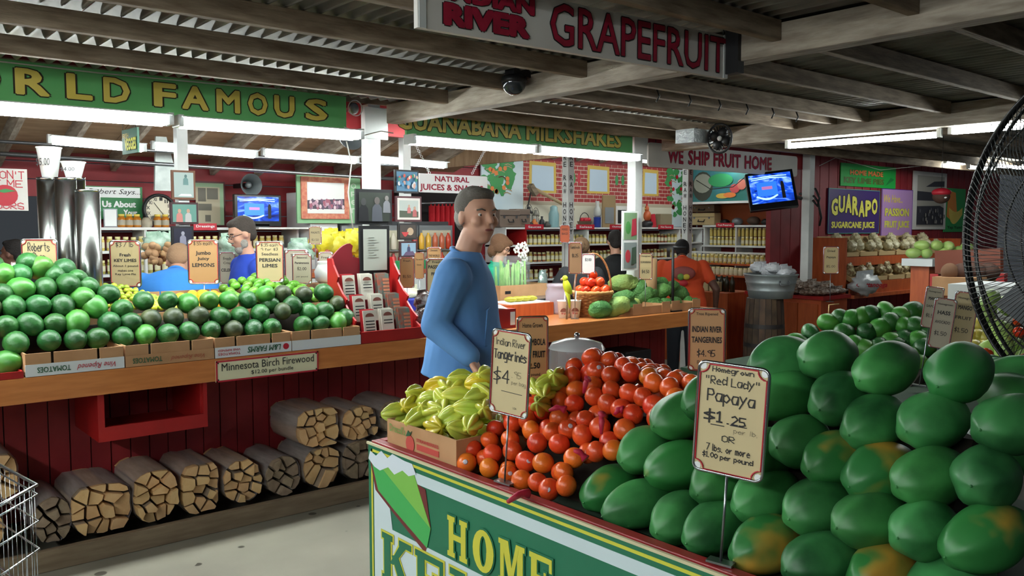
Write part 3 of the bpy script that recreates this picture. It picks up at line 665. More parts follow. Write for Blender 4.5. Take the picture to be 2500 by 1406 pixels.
# ------------------------------------------------------------------ near display table with banner front
TX, TZ = 1.54, .84
nt_ = thing('display_table', (2.1, 1.2, 0), 'fruit display table in the foreground with red rail and dark green cloth', 'table')
MB().box(TX, TX + .035, -1.2, 2.62, TZ - .035, TZ).build('rail', mat('worn_red_rail', '#7e1a1d', .4, col2='#94252a', scale=9, stretch=(8, 1, 8)), nt_, bevel=.003)
MB().box(TX + .035, TX + 1.2, 2.585, 2.62, TZ - .035, TZ).build('rail', M_red, nt_)
MB().box(TX + .035, TX + 1.2, -1.2, 2.585, TZ - .06, TZ - .045).build('table_top', mat('dark_green_cloth', '#12301a', .9), nt_)
for a, b_ in ((TX + .02, 2.55), (TX + 1.15, 2.55), (TX + .02, -1.1), (TX + 1.15, -1.1)): MB().box(a, a + .05, b_ - .05, b_, 0, TZ - .06).build('leg', M_wood_old, nt_)
MB().box(TX + .03, TX + 1.18, -1.15, 2.58, .2, .22).build('shelf', M_wood_old, nt_)
# banner
fb = Fr((TX - .006, 2.63, .1), (0, -1, 0)); BH = TZ - .008 - .1
M_bg = mat('banner_green', '#1f6a4c', .45); M_bw = mat('banner_white', '#c9d8dc', .45); M_by = mat('banner_yellow', '#c9c441', .45)
bn = board('banner_panel', fb, 3.7, BH, .01, M_bg, 'green and white printed front panel advertising home made pie, hung on the display table', 'banner')
MB().box(TX - .014, TX - .006, -1.07, 2.63, TZ - .012, TZ - .004).build('edge_strip', mat('cream_edge', '#c9bf9a', .6), bn)
for (a0, b0, a1, b1) in ((.02, BH - .028, 3.6, BH - .019), (.02, .03, .03, BH - .019)):
    patch(fb, [(a0, b0), (a1, b0), (a1, b1), (a0, b1)], M_by, bn, 'stripe', .0015)
def bpt(u, v): return fw(fb, u, v)
def poly_px(fr, pts): return [fw(fr, u, v) for u, v in pts]
patch(fb, [(.038, .03), (.09, .03), (.09, BH - .043), (.038, BH - .043)], M_bw, bn, 'panel_print', .0016)
# white bands, measured on the picture plane
q1 = bpt(1010, 1140); q2 = bpt(1016, 1175)
patch(fb, [(.09, BH - .08), (3.6, BH - .08), (3.6, BH - .043), (.09, BH - .043)], M_bw, bn, 'panel_print', .0017)
patch(fb, [(.09, .03), (3.6, .03), (3.6, BH - .278), (.09, BH - .278)], M_bw, bn, 'panel_print', .0018)
patch(fb, [(.09, BH - .28), (.16, BH - .28), (.11, BH - .05), (.09, BH - .05)], M_bw, bn, 'panel_print', .0019)
# slice of lime pie
pl = lambda *p: poly_px(fb, p)
patch(fb, pl((905, 1122), (925, 1118), (1040, 1195), (1053, 1292), (1040, 1350), (960, 1250), (918, 1195)), mat('pie_crust', '#6b2a2a', .5), bn, 'pie_crust_print', .0024)
patch(fb, pl((908, 1122), (930, 1130), (1010, 1155), (1053, 1290), (1044, 1338), (965, 1246), (925, 1196)), mat('pie_green', '#3fa353', .5), bn, 'pie_filling_print', .003)
patch(fb, pl((925, 1130), (1012, 1155), (1053, 1290)), mat('pie_light_green', '#78b44c', .5), bn, 'pie_top_print', .0036)
patch(fb, pl((902, 1118), (906, 1100), (920, 1112), (933, 1100), (948, 1118), (960, 1108), (990, 1125), (1008, 1132), (1018, 1158), (1000, 1162), (985, 1148), (965, 1158), (950, 1140), (930, 1148), (916, 1138)), mat('cream_print', '#d3dde6', .5), bn, 'cream_print', .0042)
# slab-serif words
def slab(ch, e=0.0):
    H = []; r = lambda a, b_, c_, d_: H.append([(a - e, b_ - e), (c_ + e, b_ - e), (c_ + e, d_ + e), (a - e, d_ + e)])
    S = .12
    def stem(x, w_=.22): r(x, 0, x + w_, 1); r(x - .07, 0, x + w_ + .07, S); r(x - .07, 1 - S, x + w_ + .07, 1)
    if ch == 'H': stem(.1); stem(.68); r(.2, .44, .8, .58)
    elif ch == 'O':
        k = 20; o_ = [(.5 + (.46 + e) * math.cos(2 * PI * i / k), .5 + (.5 + e) * math.sin(2 * PI * i / k)) for i in range(k)]; q = [(.5 + (.15 - e) * math.cos(2 * PI * i / k), .5 + (.36 - e) * math.sin(2 * PI * i / k)) for i in range(k)]
        for i in range(k): H.append([o_[i], o_[(i + 1) % k], q[(i + 1) % k], q[i]])
    elif ch == 'M': r(.05, 0, .2, 1); r(.74, 0, .97, 1); r(-.02, 0, .27, S); r(.67, 0, 1.04, S); r(-.02, 1 - S, .2, 1); r(.8, 1 - S, 1.04, 1); H.append([(.1 - e, 1 + e), (.38 + e, 1 + e), (.6 + e, .1 - e), (.42 - e, .1 - e)]); H.append([(.42 - e, .1 - e), (.56 + e, .1 - e), (.84 + e, 1 + e), (.7 - e, 1 + e)])
    elif ch == 'E': stem(.1); r(.2, 0, .88, S); r(.2, 1 - S, .88, 1); r(.2, .44, .66, .56); r(.78, 0, .88, .3); r(.78, .7, .88, 1); r(.58, .34, .66, .66)
    elif ch == 'K': stem(.1); H.append([(.3 - e, .42 - e), (.42 + e, .42), (.95 + e, 1 + e), (.72 - e, 1 + e)]); H.append([(.36 - e, .6), (.56 + e, .66), (1.0 + e, 0 - e), (.7 - e, 0 - e)]); r(.62, 1 - S, 1.02, 1); r(.6, 0, 1.06, S)
    elif ch == 'Y': r(.38, 0, .62, .5); r(.28, 0, .72, S); H.append([(.38 - e, .42), (.62 + e, .42), (.3 + e, 1 + e), (.02 - e, 1 + e)]); H.append([(.4 - e, .42), (.6 + e, .42), (.98 + e, 1 + e), (.78 - e, 1 + e)]); r(-.04, 1 - S, .38, 1); r(.68, 1 - S, 1.04, 1)
    elif ch == 'A': H.append([(.0 - e, 0 - e), (.14 + e, 0 - e), (.5 + e, 1 + e), (.38 - e, 1 + e)]); H.append([(.66 - e, 0 - e), (.96 + e, 0 - e), (.62 + e, 1 + e), (.38 - e, 1 + e)]); r(.2, .3, .75, .42); r(-.06, 0, .22, S); r(.6, 0, 1.02, S)
    elif ch == 'D': stem(.1); 
    elif ch == 'L': stem(.1); r(.2, 0, .88, S); r(.78, 0, .88, .32)
    elif ch == 'I': stem(.38)
    if ch == 'D':
        k = 12
        o_ = [(.3 + (.62 + e) * math.sin(PI * i / k), .5 - (.5 + e) * math.cos(PI * i / k)) for i in range(k + 1)]; q = [(.3 + (.36 - e) * math.sin(PI * i / k), .5 - (.38 - e) * math.cos(PI * i / k)) for i in range(k + 1)]
        for i in range(k): H.append([o_[i], o_[i + 1], q[i + 1], q[i]])
    return H
def slabword(fr, word, a, b_, cw, gap, h, m, om, parent, d=.004):
    for i, ch in enumerate(word):
        if ch == ' ': continue
        for e, mm, dd in ((.045, om, d), (0, m, d + .0015)):
            mb = MB()
            for j, pg in enumerate(slab(ch, e)):
                mb.prism([(a + i * (cw + gap) + x * cw, b_ + y * h) for x, y in pg], fr, dd - .001 + j * .00004, dd + j * .00004)
            mb.build('letter' if e == 0 else 'letter_outline', mm, parent)
ya = bpt(1092, 1245); yb = bpt(1092, 1345); yc = bpt(1170, 1385)
HA = bpt(1094, 1300)[0]; HE = bpt(1372, 1400)[0]; cw = (HE - HA) / 4 * .84; slabword(fb, 'HOME MADE', HA, BH - .265, cw, cw * .19, .13, M_by, M_bg, bn)
KA = bpt(934, 1340)[0]; KB = bpt(1110, 1400)[0]; cw = (KB - KA) / 2.3; slabword(fb, 'KEY LIME PIE', KA, BH - .47, cw, cw * .12, .17, M_bg, M_by, bn)
# ------------------------------------------------------------------ display risers inside the heaps
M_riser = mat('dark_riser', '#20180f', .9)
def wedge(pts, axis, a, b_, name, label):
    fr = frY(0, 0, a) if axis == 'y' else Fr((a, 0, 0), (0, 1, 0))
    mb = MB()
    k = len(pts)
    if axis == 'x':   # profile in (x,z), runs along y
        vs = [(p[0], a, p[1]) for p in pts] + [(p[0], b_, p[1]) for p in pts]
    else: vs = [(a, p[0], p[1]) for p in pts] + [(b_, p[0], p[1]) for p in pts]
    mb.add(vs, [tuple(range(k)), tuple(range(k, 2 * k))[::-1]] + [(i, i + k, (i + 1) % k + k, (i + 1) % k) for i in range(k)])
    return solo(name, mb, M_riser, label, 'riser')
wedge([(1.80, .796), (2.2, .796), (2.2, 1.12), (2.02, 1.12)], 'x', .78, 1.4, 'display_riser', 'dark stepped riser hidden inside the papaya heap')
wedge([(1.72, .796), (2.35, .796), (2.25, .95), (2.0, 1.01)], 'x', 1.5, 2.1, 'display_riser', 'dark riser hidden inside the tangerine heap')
# ------------------------------------------------------------------ papayas
RW = {'bottom': [(1468, 1197), (1541, 1237), (1641, 1269), (1728, 1294), (1852, 1338), (1990, 1377), (2140, 1408), (2300, 1432)],
      'second': [(1556, 1102), (1640, 1140), (1738, 1178), (1848, 1215), (1980, 1242), (2112, 1275), (2240, 1302), (2390, 1322)],
      'third': [(1648, 1016), (1765, 1062), (1850, 1115), (1935, 1082), (2022, 1125), (2128, 1155), (2255, 1170), (2392, 1172)],
      'fourth': [(1712, 975), (1902, 968), (2030, 975), (2118, 1035), (2262, 1032), (2458, 1040)],
      'top': [(1897, 885), (2005, 872), (2148, 902), (2327, 912)]}
n0 = Vector((-1.4, 0, 1)).normalized(); papc = []
for row, lst in RW.items():
    for i, (u, v) in enumerate(lst):
        p = PS(u, v, (1.685, 0, .865), n0)
        if row == 'bottom': p = PZ(u, v, .862)
        p += Vector((.035, 0, 0)); papc.append(p)
        me = PAP[(1 if (row, i) in (('bottom', 0), ('third', 5), ('bottom', 4), ('third', 4)) else 4 if (row, i) in (('second', 7), ('second', 1), ('bottom', 6), ('top', 3)) else [0, 2, 3, 5][(i * 3 + len(row)) % 4])]
        rr = random.Random(i * 7 + len(row))
        yaw = rr.uniform(-.25, .25) - .1; pit = rr.uniform(-.08, .22)
        rot = (Matrix.Rotation(yaw, 3, 'Z') @ Matrix.Rotation(-pit, 3, 'Y') @ Matrix.Rotation(rr.uniform(0, 6), 3, 'X')).to_euler()
        put(me, 'papaya', p, rot, 'green papaya, ' + nth(i) + ' in the ' + row + ' row of the papaya heap' if row != 'top' else 'green papaya on top of the heap, ' + nth(i) + ' of the top four', 'papaya', 'papayas in the foreground heap', s=rr.uniform(.97, 1.05))
for i, (u, v, f) in enumerate([(2440, 930, 2.3), (2490, 925, 2.2), (2410, 925, 2.35), (2475, 975, 2.1), (2480, 1090, 1.95)]):
    put(PAP[(i * 2) % 4 if i % 4 else 0], 'papaya', PF(u, v, f), (0.3, .1, 1.2 + i), ['pale papaya behind the heap left of the fan foot', 'pale papaya at the right edge under the fan', 'small papaya just behind the rightmost top papaya', 'papaya at the right edge below the fan', 'large dark papaya at the right edge of the picture'][i], 'papaya', 'papayas in the foreground heap', s=1.0)
# ------------------------------------------------------------------ tangerines
def tz(x, y): return .84 + max(0, min(.80 * (x - 1.60), 1.9 * (2.21 - y), .30 - .25 * abs(x - 2.0) + .035 * math.exp(-((y - 2.0) / .17) ** 2), 1.3 * (2.5 - x)))
pts = []; rd = random.Random(3)
def dart(xr, yr, hf, dmin, tries, rd, ok=None, pts=None):
    pts = [] if pts is None else pts; new = []
    cell = {}
    for _ in range(tries):
        x, y = rd.uniform(*xr), rd.uniform(*yr); p = Vector((x, y, hf(x, y)))
        if ok and not ok(p): continue
        key = (int(x / dmin), int(y / dmin)); bad = False
        for i in (-1, 0, 1):
            for j in (-1, 0, 1):
                for q in cell.get((key[0] + i, key[1] + j), ()):
                    if (q - p).length < dmin: bad = True; break
                if bad: break
            if bad: break
        if bad: continue
        cell.setdefault(key, []).append(p); new.append(p)
    return new
def okt(p):
    if p.x < 2.0 and p.y < 1.72 - (p.z - .86) * 1.25 - max(0, p.x - 1.7) * .5: return False
    if p.y < 1.36: return False
    return all((Vector((c.x, c.y, c.z)) - p).length > .088 and not (c.x - .1 < p.x < c.x + .12 and abs(c.y - p.y) < .075 and abs(c.z - p.z) < .075) for c in papc)
tp = dart((1.605, 2.45), (1.2, 2.2), lambda x, y: tz(x, y) + .0, .0555, 60000, rd, okt)
for _ in range(9000):
    x, y = rd.uniform(1.605, 2.3), rd.uniform(1.36, 2.2); p = Vector((x, y, tz(x, y) - rd.uniform(.012, .04)))
    if p.z > .835 and okt(p) and all((q - p).length > .054 for q in tp): tp.append(p)
for i, p in enumerate(tp):
    me = TANM[3 if (p.z < .93 and rd.random() < .45) or rd.random() < .07 else i % 3]
    o = put(me, 'tangerine', p, (rd.uniform(0, 6), rd.uniform(0, 6), rd.uniform(0, 6)), 'glossy orange-red tangerine in the bagged heap between star fruit and papayas', 'tangerine', 'tangerines heaped on the display table', s=rd.uniform(.94, 1.06))
    if rd.random() < .2:
        m_ = MB(); 
        if 'stk' not in globals():
            stk = MB().ell((0, 0, .0292), (.008, .008, .0014), 10, 4).build('sticker', M_stick); stk_me = stk.data; bpy.data.objects.remove(stk)
        s_ = bpy.data.objects.new('sticker', stk_me); C.objects.link(s_); s_.parent = o; v_ = (o.rotation_euler.to_matrix().inverted() @ Vector((-.6 + rd.uniform(-.4, .4), -.7 + rd.uniform(-.4, .4), .4))).normalized()
        s_.rotation_euler = v_.to_track_quat('Z', 'Y').to_euler()
M_net = mat('red_net', '#c21f45', .5, alpha=.8)
for i, (u, v, u2, v2, f, X_) in enumerate([(1435, 925, 1425, 960, 2.62, 0), (1470, 1010, 1468, 1060, 2.42, 0), (1520, 1000, 1500, 1012, 2.5, 0), (1290, 1205, 1240, 1225, 0, 0), (1380, 1000, 1340, 1002, 2.5, 0), (1430, 1120, 1400, 1100, 2.3, 0)]):
    a, b_ = (PF(u, v, f), PF(u2, v2, f)) if f else (PZ(u, v, TZ + .012), PZ(u2, v2, TZ + .01))
    md = a.lerp(b_, .5) + Vector((0, 0, .008))
    solo('net_bag_tail', MB().tube([a, a.lerp(md, .5) + Vector((.004, .006, 0)), md, b_], [.013, .007, .009, .004] if i != 3 else [.014, .011, .01, .006], 9), M_net,
         ['pink-red net bag knot high on the tangerine heap', 'pink-red net bag tail hanging over tangerines in the middle of the heap', 'short red net tail right of the middle of the tangerine heap', 'red net bag end lying over the rail of the display table', 'red net twist left of the middle of the tangerine heap', 'red net stretched over the lower tangerines'][i], 'net bag')
# ------------------------------------------------------------------ star fruit carton
ya, yb = PX(905, 1066, 1.585).y, PX(1078, 1130, 1.585).y
def strawberry_box():
    y1, y0 = 2.575, 2.16; x0, x1 = 1.58, 1.93; z0 = .796; h = .125
    t = thing('fruit_carton', (1.75, 2.37, z0), 'brown cardboard berry carton with strawberry print holding star fruit', 'carton')
    MB().box(x0, x1, y0, y1, z0, z0 + .006).build('bottom_panel', M_card, t)
    MB().box(x0, x0 + .006, y0, y1, z0, z0 + h).build('front_panel', M_card, t)
    MB().box(x1 - .006, x1, y0, y1, z0, z0 + h).build('back_panel', M_card, t)
    for a in (y0, y1 - .006): MB().box(x0 + .006, x1 - .006, a, a + .006, z0, z0 + h).build('end_panel', M_card, t)
    f = frX(y1, z0, x0)
    letters(f, "Driscoll's", .02, .085, .1, .028, mat('berry_green', '#6f9a4c', .7), t, bold=.01)
    letters(f, 'STRAWBERRIES', .19, .078, .13, .012, M_redp, t, bold=.02)
    patch(f, [(.19, .05), (.32, .05), (.32, .07), (.19, .07)], mat('berry_red', '#b5443a', .7), t, 'print_bar')
    patch(f, circ(.15, .062, .026, 14, .03), mat('berry_red', '#b5443a', .7), t, 'strawberry_print', .003)
    patch(f, [(.125, .085), (.15, .09), (.165, .11), (.15, .1), (.14, .108)], M_greenp, t, 'leaf_print', .004)
    patch(Fr((x0 + .05, y0, z0), (1, 0, 0)), [(.06, .05), (.1, .06), (.1, .09), (.06, .08)], mat('tag_yellow', '#c79a3a', .7), t, 'price_tag')
strawberry_box()
SF = [(968, 1007), (1001, 991), (1017, 962), (1047, 977), (1065, 944), (1084, 972), (1020, 1020), (1057, 1006), (1061, 1043), (1104, 1016), (1082, 996), (1145, 998), (1123, 1048), (1168, 972), (1168, 935), (1129, 928), (1116, 948), (1182, 960), (1189, 917), (1152, 1036), (1091, 948), (1118, 968), (1040, 1000), (1312, 945), (1332, 965), (1345, 938), (1322, 990), (1185, 1000), (1360, 925)]
STM = [fruit_mesh('star_fruit', lambda mb: star(mb), M_star), fruit_mesh('star_fruit', lambda mb: star(mb, .1, .038), M_stary)]
nS = Vector((-.62, .0, 1)).normalized(); rd = random.Random(11)
for i, (u, v) in enumerate(SF):
    p = PS(u, v, (1.63, 0, .935), nS)
    put(STM[1 if i in (8, 14, 4, 1) else 0], 'star_fruit', p, (rd.uniform(0, 6), rd.uniform(-.5, .5), rd.uniform(0, 3.1)), 'yellow-green ribbed star fruit in the strawberry carton heap', 'star fruit', 'star fruit heaped in the carton', s=rd.uniform(.95, 1.15))
for i in range(16):
    p = Vector((rd.uniform(1.63, 1.88), rd.uniform(2.22, 2.52), .87 + .02 * (i % 3)))
    put(STM[0], 'star_fruit', p, (rd.uniform(0, 6), 0, rd.uniform(0, 3)), 'star fruit low in the carton under the others', 'star fruit', 'star fruit heaped in the carton')
# ------------------------------------------------------------------ avocados on the counter
AV = {'bottom': [(40, 838), (121, 831), (185, 829), (239, 825), (301, 822), (355, 818), (411, 815), (463, 809), (515, 806), (570, 804), (619, 804), (663, 800), (740, 793), (783, 790), (825, 786)],
      'second': [(-30, 800), (15, 798), (75, 793), (134, 791), (187, 787), (268, 787), (320, 787), (369, 779), (424, 775), (485, 771), (538, 773), (586, 771), (635, 766), (690, 760), (754, 761), (792, 759), (845, 775)],
      'third': [(-25, 752), (33, 749), (94, 747), (153, 748), (233, 750), (299, 755), (351, 735), (411, 733), (460, 741), (510, 733), (559, 733), (605, 732), (649, 719), (690, 717), (714, 745), (742, 719), (791, 714), (822, 741)],
      'fourth': [(3, 720), (52, 706), (111, 704), (167, 695), (204, 728), (266, 718), (660, 745)],
      'fifth': [(8, 670), (51, 670), (135, 672), (188, 683), (214, 702)],
      'top': [(-20, 650), (68, 642), (100, 653), (155, 658)]}
AVM = [fruit_mesh('avocado', egg(.056, .0495, .1), M_avo), fruit_mesh('avocado', egg(.06, .051, .14), M_avo), fruit_mesh('avocado', egg(.052, .049, .05), M_avod), fruit_mesh('avocado', egg(.062, .052, .15), M_avol)]
nA = Vector((0, -1.25, 1)).normalized(); rd = random.Random(5)
for row, lst in AV.items():
    for i, (u, v) in enumerate(lst):
        p = PS(u, v, (0, 4.475, 1.055), nA)
        if row in ('fifth', 'top') or (row == 'fourth' and i == 6): p = PS(u, v, (0, 4.51, 1.055), nA)
        k = rd.random(); me = AVM[2 if k < .12 or (u, v) in ((485, 771), (424, 775), (742, 719)) else 3 if k < .3 else 1 if k < .5 else 0]
        s = rd.uniform(.97, 1.07) * (1.08 if u < 270 else 1.03)
        o = put(me, 'avocado', p, (PI / 2 + rd.uniform(-.5, .5), rd.uniform(-.5, .5), rd.uniform(-.7, .7)), 'green avocado, ' + nth(i) + ', ' + row + ' row of the counter heap', 'avocado', 'large green avocados in tomato cartons', s=s)
put(AVM[3], 'avocado', PY(20, 884, 4.46), (1.2, 1.3, .3), 'bright green avocado lying in the red tray at the left edge', 'avocado', 'large green avocados in tomato cartons', s=1.1)
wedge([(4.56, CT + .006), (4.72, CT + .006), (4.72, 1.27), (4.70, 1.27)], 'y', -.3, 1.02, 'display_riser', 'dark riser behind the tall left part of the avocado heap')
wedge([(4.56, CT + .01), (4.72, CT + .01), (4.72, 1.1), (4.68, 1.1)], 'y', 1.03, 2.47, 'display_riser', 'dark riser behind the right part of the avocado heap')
# ------------------------------------------------------------------ limes and lemons in raised bins behind
def bin_(x0, x1, label, z1=1.17):
    t = thing('produce_bin', ((x0 + x1) / 2, 4.98, CT), label, 'bin')
    MB().box(x0, x1, 4.74, 4.75, CT, z1 - .03).build('front_panel', M_card, t); MB().box(x0, x1, 5.2, 5.21, CT, z1 + .05).build('back_panel', M_card, t)
    for a in (x0, x1 - .01): MB().box(a, a + .01, 4.75, 5.2, CT, z1).build('side_panel', M_card, t)
    MB().box(x0 + .01, x1 - .01, 4.75, 5.2, CT, z1 - .05).build('raised_floor', M_riser, t)
bin_(.98, 1.63, 'cardboard bin of small key limes behind the avocados'); bin_(1.64, 1.93, 'cardboard bin of lemons behind the avocados'); bin_(1.94, 2.6, 'cardboard bin of seedless limes behind the avocados')
KL = [fruit_mesh('key_lime', egg(.017, .0165, 0, 12, 8), M_klime)]; LM = [fruit_mesh('lime', egg(.033, .029, 0, 14, 10), M_lime)]; LE = [fruit_mesh('lemon', egg(.036, .030, 0, 14, 10), M_lemon)]
def lay(xr, yr, hf, d, meshes, name, label, cat, group, tries=9000, sd=1, sc_=(.92, 1.06)):
    r = random.Random(sd); P_ = dart(xr, yr, hf, d, tries, r)
    for i, p in enumerate(P_): put(meshes[i % len(meshes)], name, p, (r.uniform(0, 6), r.uniform(0, 6), r.uniform(0, 6)), label, cat, group, s=r.uniform(*sc_))
    return len(P_)
lay((1.0, 1.61), (4.77, 5.1), lambda x, y: 1.15 + .12 * math.sin(PI * min(1, max(0, (x - .94) / .72))) * (y - 4.72) / .36, .031, KL, 'key_lime', 'tiny yellow-green key lime in the bin behind the avocados', 'key lime', 'key limes in their bin')
lay((1.67, 1.9), (4.78, 5.1), lambda x, y: 1.145 + .05 * (y - 4.72) / .36, .058, LE, 'lemon', 'jumbo yellow lemon in the bin between the two kinds of limes', 'lemon', 'lemons in their bin')
lay((1.97, 2.57), (4.78, 5.15), lambda x, y: 1.15 + .10 * math.sin(PI * min(1, (x - 1.86) / .75)) * (y - 4.72) / .3, .055, LM, 'lime', 'green seedless lime in the bin behind the avocados', 'lime', 'persian limes in their bin')
# ------------------------------------------------------------------ second display table: avocados and mangoes at the right
t2 = thing('display_table', (4.7, 2.1, 0), 'far display table with round green avocados and yellow mangoes', 'table')
MB().box(3.75, 6.6, 1.0, 3.0, .78, .82).build('table_top', mat('dark_green_cloth', '#12301a', .9), t2)
for a in (3.8, 6.5):
    for b_ in (1.1, 2.9): MB().box(a, a + .06, b_, b_ + .06, 0, .78).build('leg', M_wood_old, t2)
A2 = [(1944, 836), (1978, 812), (2022, 787), (2050, 775), (2080, 778), (2062, 812), (2106, 772), (2118, 810), (2150, 800), (2128, 768), (2162, 758), (2175, 786), (2197, 770), (2228, 760), (2206, 793), (2235, 796), (2258, 796), (2270, 815), (2180, 835), (2208, 828), (2245, 832), (2258, 850), (2222, 868), (2195, 845), (2235, 890), (2312, 828), (2085, 840), (2150, 845), (2000, 850), (2030, 845), (2110, 850), (2170, 868)]
n2 = Vector((-.75, -.35, 1)).normalized(); rd = random.Random(9)
AV2 = [fruit_mesh('avocado', egg(.064, .052, .1), M_avol), fruit_mesh('avocado', egg(.062, .053, .1), M_avo)]
for i, (u, v) in enumerate(A2):
    p = PS(u, v, (4.35, 2.25, 1.03), n2)
    put(AV2[i % 2], 'avocado', p, (rd.uniform(.8, 2.2), rd.uniform(-.8, .8), rd.uniform(0, 3)), 'smooth green avocado in the heap between the papayas and the wooden cabinet', 'avocado', 'avocados on the far display table', s=rd.uniform(.9, 1.05))
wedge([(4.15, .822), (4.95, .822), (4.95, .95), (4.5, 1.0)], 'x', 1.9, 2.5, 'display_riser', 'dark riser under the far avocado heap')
MG = [fruit_mesh('mango', egg(.07, .046, .1), M_mango)]
for r_, (v0, n_, u0) in enumerate([(765, 6, 2290), (790, 7, 2300), (815, 8, 2300), (842, 8, 2310), (868, 5, 2345)]):
    for i in range(n_):
        u = u0 + i * 21 + r_ * 2; v = v0 + i * 1.5 + (i % 2) * 3
        if u > 2500: continue
        p = PS(u, v, (4.6, 1.75, 1.05), Vector((-.8, -.2, 1)).normalized())
        put(MG[0], 'mango', p, (PI / 2 + rd.uniform(-.3, .3), rd.uniform(-.3, .3), 2.2 + rd.uniform(-.3, .3)), 'yellow-green mango in the stacked rows left of the fan', 'mango', 'mangoes stacked in rows', s=rd.uniform(.9, 1.0))
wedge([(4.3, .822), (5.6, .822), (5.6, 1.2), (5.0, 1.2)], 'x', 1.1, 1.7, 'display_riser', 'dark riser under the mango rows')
# ------------------------------------------------------------------ back of the stall
def boxY(u0, v0, u1, v1, Y):
    um, vm = (u0 + u1) / 2, (v0 + v1) / 2
    x0, x1 = PY(u0, vm, Y).x, PY(u1, vm, Y).x; z1, z0 = PY(um, v0, Y).z, PY(um, v1, Y).z
    return frY(x0, z0, Y), x1 - x0, z1 - z0
def boxX(u0, v0, u1, v1, X_):
    um, vm = (u0 + u1) / 2, (v0 + v1) / 2
    y0, y1 = PX(u0, vm, X_).y, PX(u1, vm, X_).y; z1, z0 = PX(um, v0, X_).z, PX(um, v1, X_).z
    return frX(y0, z0, X_), y0 - y1, z1 - z0
M_jl = mat('jar_lid_gold', '#e0d79f', .35); M_jars = [mat('jar_honey', '#cdb763', .15, coat=.5), mat('jar_olive', '#a39a4e', .15, coat=.5), mat('jar_red', '#94592f', .15, coat=.5), mat('jar_pale', '#d9cfb2', .3)]
M_lab = mat('jar_label', '#d4cfae', .6)
def jar_mesh(m, r=.024, h=.115):
    mb = MB(); mb.lathe([(r * .9, 0), (r, .006), (r, h * .72), (r * .8, h * .82), (r * .8, h * .84)], n=10)
    mb.m = 1; mb.lathe([(r * .86, h * .84), (r * .86, h), (0.001, h)], n=10, cap=False)
    mb.m = 2; mb.lathe([(r * 1.02, h * .2), (r * 1.02, h * .6)], n=10, cap=False)
    o = mb.build('jar', [m, M_jl, M_lab]); me = o.data; bpy.data.objects.remove(o); return me
JM = [jar_mesh(m) for m in M_jars]; JW = [jar_mesh(M_jars[3], .03, .1)]
jar_count = 0
def jars(p0, d, n, step, label, group, meshes, rd):
    global jar_count
    for i in range(n):
        if rd.random() < .04: continue
        p = Vector(p0) + Vector(d) * (i * step) + Vector((0, 0, 0))
        me = meshes[int(noise.noise(Vector((i * .13, p0[2] * 5, 0))) * 6) % len(meshes)]
        put(me, 'jar', p, (0, 0, rd.uniform(0, 6)), label, 'jar', group, s=(1, 1, rd.uniform(.94, 1.04))); jar_count += 1
rd = random.Random(21)
sh = thing('store_shelf', (7.9, 7.5, 0), 'white wall shelving full of gold-lidded jars along the back wall', 'shelf')
for z in (1.6, 1.4, 1.2, 1.0, .8): MB().box(6.05, 9.6, 7.32, 7.7, z - .02, z).build('shelf_board', M_white, sh)
for x in (6.05, 6.35, 7.35, 8.3, 9.1, 9.58): MB().box(x, x + .02, 7.33, 7.69, .3, 1.58).build('upright', M_red if x in (6.35, 8.3) else M_white, sh)
ROWL = ['top', 'second', 'third', 'lowest']
for k, z in enumerate((1.4, 1.2, 1.0, .8)):
    jars((6.42, 7.40, z), (1, 0, 0), 46 if k < 2 else 40, .0685 if k < 2 else .078, 'small gold-lidded jar on the ' + ROWL[k] + ' jar shelf of the back wall', 'jars on the back wall, ' + ROWL[k] + ' shelf', JM[:3], rd)
sl = thing('store_shelf', (2.6, 7.5, 0), 'white shelving with jars behind the key lime and lemon signs', 'shelf')
for z in (1.6, 1.41, 1.22, 1.03): MB().box(1.75, 3.58, 7.35, 7.7, z - .022, z).build('shelf_board', M_white, sl)
for x in (1.75, 2.2, 2.95, 3.56): MB().box(x, x + .02, 7.36, 7.69, .3, 1.578).build('upright', M_white, sl)
for k, z in enumerate((1.41, 1.22)):
    jars((1.82, 7.42, z), (1, 0, 0), 27, .062, 'pale gold-lidded jar on the ' + ROWL[k] + ' jar shelf behind the counter, left side', 'jars on the left shelving, ' + ROWL[k] + ' shelf', JM[:2], rd)
MB().box(9.6, 9.9, 5.9, 7.3, 1.0, 1.0)
sr = thing('store_shelf', (9.75, 6.6, 0), 'white shelving with stacked jars on the right wall under the fruit mural', 'shelf')
for z in (1.63, 1.36, 1.14, .9): MB().box(9.55, 9.94, 5.55, 7.3, z - .025, z).build('shelf_board', M_white, sr)
for y in (5.55, 6.2, 6.75, 7.27): MB().box(9.56, 9.94, y, y + .02, .2, 1.6).build('upright', M_red if y == 6.2 else M_white, sr)
for k, z in enumerate((1.36, 1.14)):
    jars((9.62, 7.2, z), (0, -1, 0), 25, .064, 'gold-lidded jar on the ' + ROWL[k] + ' shelf of the right wall', 'jars on the right wall, ' + ROWL[k] + ' shelf', JM[:2] if k else JM[:1], rd)
# upper layer of the stacked jars and the rest of the stock further back, beyond the countable ones
mb = MB()
for i in range(25):
    y = 7.2 - i * .064; mb.m = 0; mb.lathe([(.022, 1.478), (.024, 1.484), (.024, 1.56), (.02, 1.575)], (9.62, y, 0), 8); mb.m = 1; mb.lathe([(.021, 1.575), (.021, 1.592), (.001, 1.592)], (9.62, y, 0), 8)
solo('stacked_jars', mb, [M_jars[0], M_jl], 'second layer of jars stacked on the top shelf of the right wall', 'jars')['kind'] = 'stuff'
